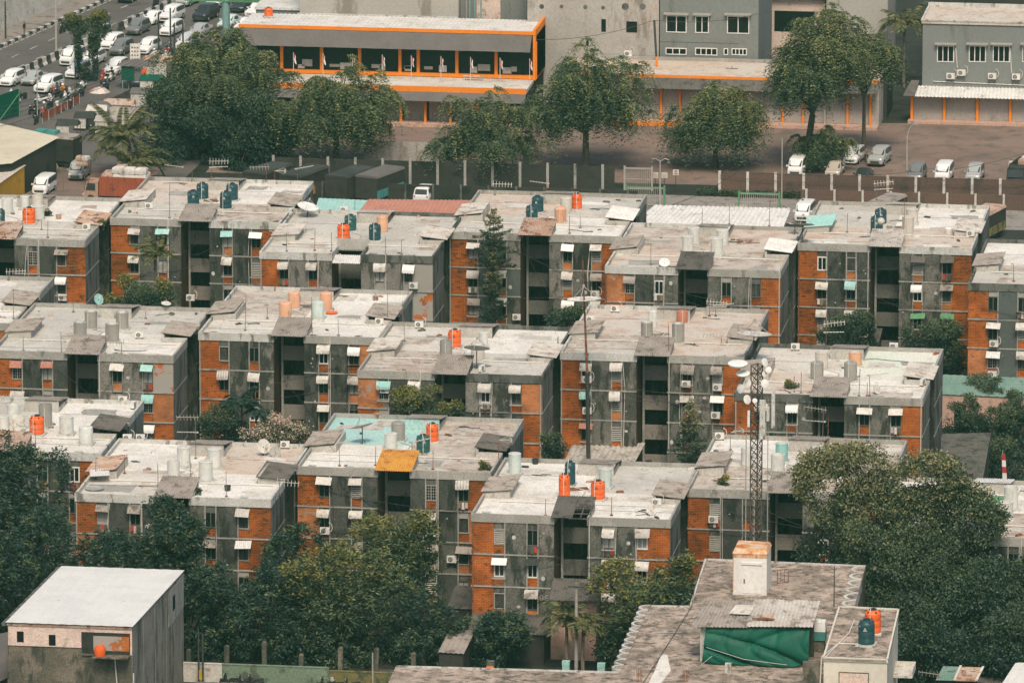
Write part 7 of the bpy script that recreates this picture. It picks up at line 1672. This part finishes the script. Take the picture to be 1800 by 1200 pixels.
b.add(g_, [(j*(nx+1)+i, j*(nx+1)+i+1, (j+1)*(nx+1)+i+1, (j+1)*(nx+1)+i) for j in range(nz) for i in range(nx)])
me = b.mesh('tarpaulin', M['tarp_green'], True); ob('tarpaulin', me, t3)
ob('rope', MB().path([(.4,-1.2,1.5),(Lw*.4,-1.45,.7),(Lw*.8,-1.4,.35)],.02,4).path([(0,-1.4,.1),(.9,-1.5,.9)],.02,4).mesh('rope', M['pvc']), t3)
# the raised cream stair house with two tanks
Z2 = 13.4
q = [at(1446,1156,Z2), at(1561,1160,Z2), at(1581,1071,Z2), at(1474,1066,Z2)]
o2 = q[0].copy(); o2.z = 0; t4 = thing('stair_house','cream stair house with a flat dirty roof carrying an orange and a blue green tank','building',o2)
pl = [(v.x-o2.x,v.y-o2.y) for v in q]
ob('wall', MB().extrude([(x*.97+.08,y*.97+.1) for x, y in pl],0,Z2-.2,top=False).mesh('wall', M['cream_wall']), t4); ob('roof', MB().extrude(pl,Z2-.199,Z2).mesh('roof', M['roof_old']), t4)
rb_ = MB()
for i in range(4):
    a = Vector((*pl[i],0)); c = Vector((*pl[(i+1) % 4],0)); d = c-a; n = Vector((-d.y,d.x,0)).normalized()*.14
    rb_.hexa([(v.x,v.y,Z2-.22) for v in (a,c,c+n,a+n)]+[(v.x,v.y,Z2+.1) for v in (a,c,c+n,a+n)])
ob('roof_rim', rb_.mesh('roof_rim', M['cream_wall']), t4)
ob('blocked_window', MB().box(1.35,3.6,.05,.09,Z2-3.2,Z2-1.15).mesh('blocked_window', M['house_pink']), t4)
ob('window_frame', MB().box(1.28,1.35,.03,.1,Z2-3.2,Z2-1.1).box(3.6,3.67,.03,.1,Z2-3.2,Z2-1.1).box(1.35,3.6,.03,.1,Z2-1.15,Z2-1.08).mesh('window_frame', M['moss_wall']), t4)
ob('wall_stub', MB().box(-1.6,-.2,.2,.9,ZR-.1,ZR+1.9).mesh('wall_stub', M['moss_wall']), t4)
ob('pipe', MB().path([(-.1,.2,Z2+.06),(.8,4.5,Z2+.06),(3.2,4.5,Z2+.06)],.05,5).path([(-.2,.1,ZR),(-.1,.1,Z2)],.05,5).path([(.2,.1,Z2+.06),(1.3,7.8,Z2+.06),(1.3,12,Z2+.06)],.05,5).mesh('pipe', M['pvc']), t4)
tank(None,1523,1130,29,44,'bluegreen','p',Z2,'on the cream stair house in the foreground')
tank(None,1534,1110,29,42,'orange','p',Z2,'on the cream stair house in the foreground')
fb = at(1438,1118,ZR+1.2); t = thing('barrel','square white plastic tank with a green lower half beside the tarpaulin','barrel',fb)
part('lower_half', MB().hexa([(-.62,-.6,-.2),(.62,-.6,-.2),(.62,.6,-.2),(-.62,.6,-.2),(-.65,-.62,.55),(.65,-.62,.55),(.65,.62,.55),(-.65,.62,.55)]), 'teal_paint')
part('upper_half', MB().hexa([(-.65,-.62,.55),(.65,-.62,.55),(.65,.62,.55),(-.65,.62,.55),(-.6,-.55,1.3),(.6,-.55,1.3),(.6,.55,1.3),(-.6,.55,1.3)]).lathe([(.3,1.3),(.3,1.42),(.22,1.44),(.2,1.38),(0,1.37)],n=14), 'white'); part('stand', MB().box(-.55,.55,-.5,.5,-1.2,-.2), 'moss_wall')
pole(at(1466,1066,ZR)+Vector((0,0,0)),3.4,'thin dark mast behind the cream stair house','metal_dark',.05,'mast','roof_mast')
tag(ob('wire_cage', MB().box(-.5,.5,-.03,.03,0,.06).box(-.5,.5,-.03,.03,1.1,1.16).box(-.5,-.46,-.03,.03,0,1.1).box(.46,.5,-.03,.03,0,1.1).box(-.2,-.17,-.02,.02,.06,1.1).box(.15,.18,-.02,.02,.06,1.1).mesh('wire_cage', M['rust']), None, at(1376,1024,ZR), (0,0,.5)), 'rusty wire cage right of the white cabin', 'cage')
tag(ob('bucket', MB().box(-.25,.25,-.25,.25,0,.7).mesh('bucket', M['cement_light']), None, at(1280,1180,ZR)), 'square pale bin in front of the green tarpaulin', 'bin')
for i, px in enumerate((1125,1206)):
    b = MB(); [b.tube((dx,0,-.1),(dx*1.1,0,1.0),.03,5) for dx in (-.22,-.1,.02,.14)]
    tag(ob('rebar_stub', b.mesh('rebar_stub', M['rust']), None, at(px,1198,ZR)), ('left','right')[i]+' bundle of rusty starter bars at the bottom of the old concrete roof', 'rebar')
wire('overhead_cable',[at(1120,1215,ZR+.15), at(1215,1066,ZR+.2), at(1230,985,ZR+.4)],.05,.03,'thin black cable lying across the old concrete roof')
tag(ob('light_box', MB().box(0,2.0,0,3,0,.15).box(1.9,2.0,0,3,.151,.6).box(0,1.9,2.9,3,.151,.6).mesh('light_box', M['white_dirty']), None, at(1560,1190,ZR-1.5)), 'white rimmed ledge right of the cream stair house', 'ledge')
# ------------------------------------------------------------------ street at the bottom edge
Yw = 675.2
def bwall(px0, px1, m, h, label):
    x0, x1 = atY(px0,1180,Yw).x, atY(px1,1180,Yw).x
    tag(ob('boundary_wall', MB().box(0,x1-x0,0,.2,0,h).box(-.02,x1-x0-.02,-.04,.24,h+.001,h+.08).mesh('boundary_wall', M[m]), None, (x0,Yw,0)), label, 'wall')
bwall(309,390,'white_dirty',1.6,'white stretch of the street wall right of the white roofed house')
bwall(390.5,578,'green_wall',1.6,'green painted stretch of the street wall below the mango trees')
bwall(578.5,700,'yellow_moss',1.35,'dull yellow stretch of the street wall')
bwall(700.5,1080,'moss_wall',1.3,'mossy stretch of the street wall beside the old building')
for i, (px, tp_) in enumerate(((332,1142),(399,1135),(465,1128),(530,1150),(599,1138),(662,1140),(727,1148))):
    p = atY(px,1165,Yw+.5); hq = atY(px,tp_,Yw+.5).z
    tag(ob('wall_post', MB().box(-.2,.2,-.2,.2,0,hq).hexa([(-.2,-.2,hq),(.2,-.2,hq),(.2,.2,hq),(-.2,.2,hq),(-.08,-.08,hq+.12),(.08,-.08,hq+.12),(.08,.08,hq+.12),(-.08,.08,hq+.12)]).mesh('wall_post', M['moss_wall']), None, (p.x,Yw+.5,0)), f'mossy gate post behind the street wall, {ORD[i]} from the left', 'post')
struct(ob('street', MB().add([(-150,664,.004),(-60,664,.004),(-60,674,.004),(-150,674,.004)],[(0,1,2,3)]).mesh('street', M['asphalt'])))
for px, c_, lab in ((404,'dark','black scooter before the white and green street wall, leftmost'),(430,'dark','black scooter before the green street wall, second from the left'),(448,'dark','black scooter before the green street wall, third from the left'),(575,'dark','black scooter before the yellow street wall, leftmost there'),(592,'white','white scooter before the yellow street wall'),(618,'dark','black scooter before the yellow street wall, nearest the tree')):
    motorbike(atY(px,1197,Yw-1.0)*1.0-Vector((0,0,atY(px,1197,Yw-1.0).z-.01)), rnd.uniform(1.2,2.0), c_, lab, 'scooters by the street wall')
tw = pole(Vector((atY(349,1150,Yw-.8).x,Yw-.8,0)), atY(349,1105,Yw-.8).z, 'twin black pole with a yellow mark before the white street wall', 'metal_dark', .09)
ob('shaft', MB().tube((.35,0,0),(.35,0,4.4),.09,7).mesh('shaft', M['metal_dark']), tw); ob('yellow_mark', MB().box(.05,.3,-.14,-.09,.5,1.3).mesh('yellow_mark', M['yellow_paint']), tw)
pole(Vector((atY(655,1150,Yw-.6).x,Yw-.6,0)), atY(655,1147,Yw-.6).z, 'thin grey pole before the street wall near the old roof', 'antenna', .08)
cp = at(1012,1180); t = pole(Vector((atY(1013,1050,682.2).x,682.2,0)), atY(1013,1024,682.2).z, 'round concrete pole with cables in front of the pink wall of fourth front row block', 'cement', .17, arms=1)
for i, (px, py, m_, lab) in enumerate(((796,1158,'orange_paint','orange capped gate pillar left of the small mango tree'),(862,1168,'orange_paint','orange gate pillar at the foot of the small mango tree'),(995,1168,'corr_teal','pale teal cabinet behind the street wall'),(1057,1172,'corr_teal','wider pale teal cabinet near the old roof'))):
    p = at(px, py+22, 0); b = MB().box(-.3,.3,-.25,.25,0,1.1); b.box(-.32,.32,-.27,.27,1.101,1.45,1)
    tag(ob('gate_pillar' if i < 2 else 'cabinet', b.mesh('gate_pillar', [M[m_], M['cement_dark' if i < 2 else m_]]), None, p), lab, 'pillar' if i < 2 else 'cabinet')
# pink infill and number at the foot of the fourth front block
bx_, by_ = rb('B1')
t = thing('pink_annex','pink walled annex with mossy roof in the stair bay of fourth front row block','annex',(bx_+7.1,by_-2.2,0))
part('wall', MB().box(0,3.9,0,2.1,0,5.3), 'pink_wall'); part('roof', MB().corr((-.1,-.6,5.35),(4.1,-.6,5.35),(4.1,2.15,6.6),(-.1,2.15,6.6),.25,.03), 'corr_dark')
part('window', MB().box(.95,2.2,-.03,.0,3.3,4.8), 'glass'); part('window_frame', MB().box(.85,.95,-.05,0,3.2,4.9).box(2.2,2.3,-.05,0,3.2,4.9).box(.95,2.2,-.05,0,4.8,4.9), 'cement_light')
def seg_digit(b, ch, x, z, w_, h):
    S7 = {'0':'abcdef','6':'acdefg'}; th = .07
    for s_ in S7[ch]:
        r = dict(a=(0,w_,h-th,h), d=(0,w_,0,th), g=(0,w_,h/2-th/2,h/2+th/2), f=(0,th,h/2,h), e=(0,th,0,h/2), b=(w_-th,w_,h/2,h), c=(w_-th,w_,0,h/2))[s_]
        b.box(x+r[0],x+r[1],-.012,-.002,z+r[2],z+r[3])
b = MB(); seg_digit(b,'0',5.85,4.55,.3,.5); seg_digit(b,'6',6.3,4.55,.3,.5)
bb = [o for o in bpy.data.objects if o.parent is None and o.name.startswith('apartment_block') and abs(o.location.x-bx_) < .01 and abs(o.location.y-by_) < .01][0]
ob('house_number', b.mesh('house_number', M['cement']), bb)
# the green stall, white roof and mesh at the lower right corner
kp = atY(1683,1190,669.3); t = thing('food_stall','green fronted stall with a patched panel roof at the bottom edge','stall',(kp.x,669.3,1.5))
part('body', MB().box(-1.6,1.5,0,1.6,-1.5,2.55), 'dark_wall'); part('front_panel', MB().box(-1.45,.65,-.06,0,1.1,2.35), 'teal_paint')
part('emblem', MB().lathe([(0,0),(.42,0),(.42,.01),(0,.012)],n=20,M=Matrix.Rotation(R(90),4,'X')).add([(-.42,-.012,-.0),(.42,-.012,0),(.35,-.012,-.25),(-.35,-.012,-.25)],[(0,1,2,3)]), 'corr_teal', None, (-.4,-.065,1.55))
part('roof', MB().slab((-1.75,-.5,2.75),(-.2,-.5,2.75),(.1,1.9,3.3),(-1.35,1.9,3.3),.05), 'corr_green'); part('roof', MB().slab((-.18,-.5,2.76),(1.6,-.5,2.76),(1.95,1.9,3.31),(.12,1.9,3.31),.05), 'corr_rust')
part('roof_bar', MB().hexa([(-.3,-.55,2.77),(-.1,-.55,2.77),(.2,1.95,3.33),(0,1.95,3.33),(-.3,-.55,2.85),(-.1,-.55,2.85),(.2,1.95,3.41),(0,1.95,3.41)]).hexa([(1.5,-.55,2.77),(1.7,-.55,2.77),(2.05,1.95,3.33),(1.85,1.95,3.33),(1.5,-.55,2.85),(1.7,-.55,2.85),(2.05,1.95,3.41),(1.85,1.95,3.41)]), 'white_dirty')
ap = atY(1648,1190,669); antenna(1648,1190,68+31,'n','above the green stall at the lower right corner',p=Vector((ap.x,669,0)))
shed('white_roof_shed','white sheet roof cut by the lower right corner',[(1735,1240),(1850,1250),(1850,1162),(1785,1164)],5.0,5.5,'white_sheet','moss_wall',1.,.012)
shed('mesh_roof_shed','dark mesh roof between the green stall and the white sheet roof',[(1690,1215),(1780,1220),(1775,1192),(1712,1188)],3.0,3.2,'corr_dark','dark_wall',.3,.03)
shed('street_roof','grey ribbed roof along the bottom edge below the scooters',[(300,1250),(640,1260),(640,1206),(345,1197)],3.2,3.6,'awn_grey','dark_wall',1.0,.03)
flush_labels()
# ------------------------------------------------------------------ green tinted air volume, added to lift the shadows
hb = MB().box(-420, 260, -60, 1250, -1.0, 190); hm = bpy.data.materials.new('shadow_lift_haze'); hm.use_nodes = True; nt = hm.node_tree
nt.nodes.remove(nt.nodes['Principled BSDF']); pv = nt.nodes.new('ShaderNodeVolumePrincipled')
pv.inputs['Density'].default_value = .00006; pv.inputs['Color'].default_value = (.30,.80,.60,1); pv.inputs['Anisotropy'].default_value = 0
nt.links.new(pv.outputs[0], nt.nodes['Material Output'].inputs['Volume'])
hz = ob('shadow_lift_haze', hb.mesh('shadow_lift_haze', hm)); hz['kind'] = 'stuff'
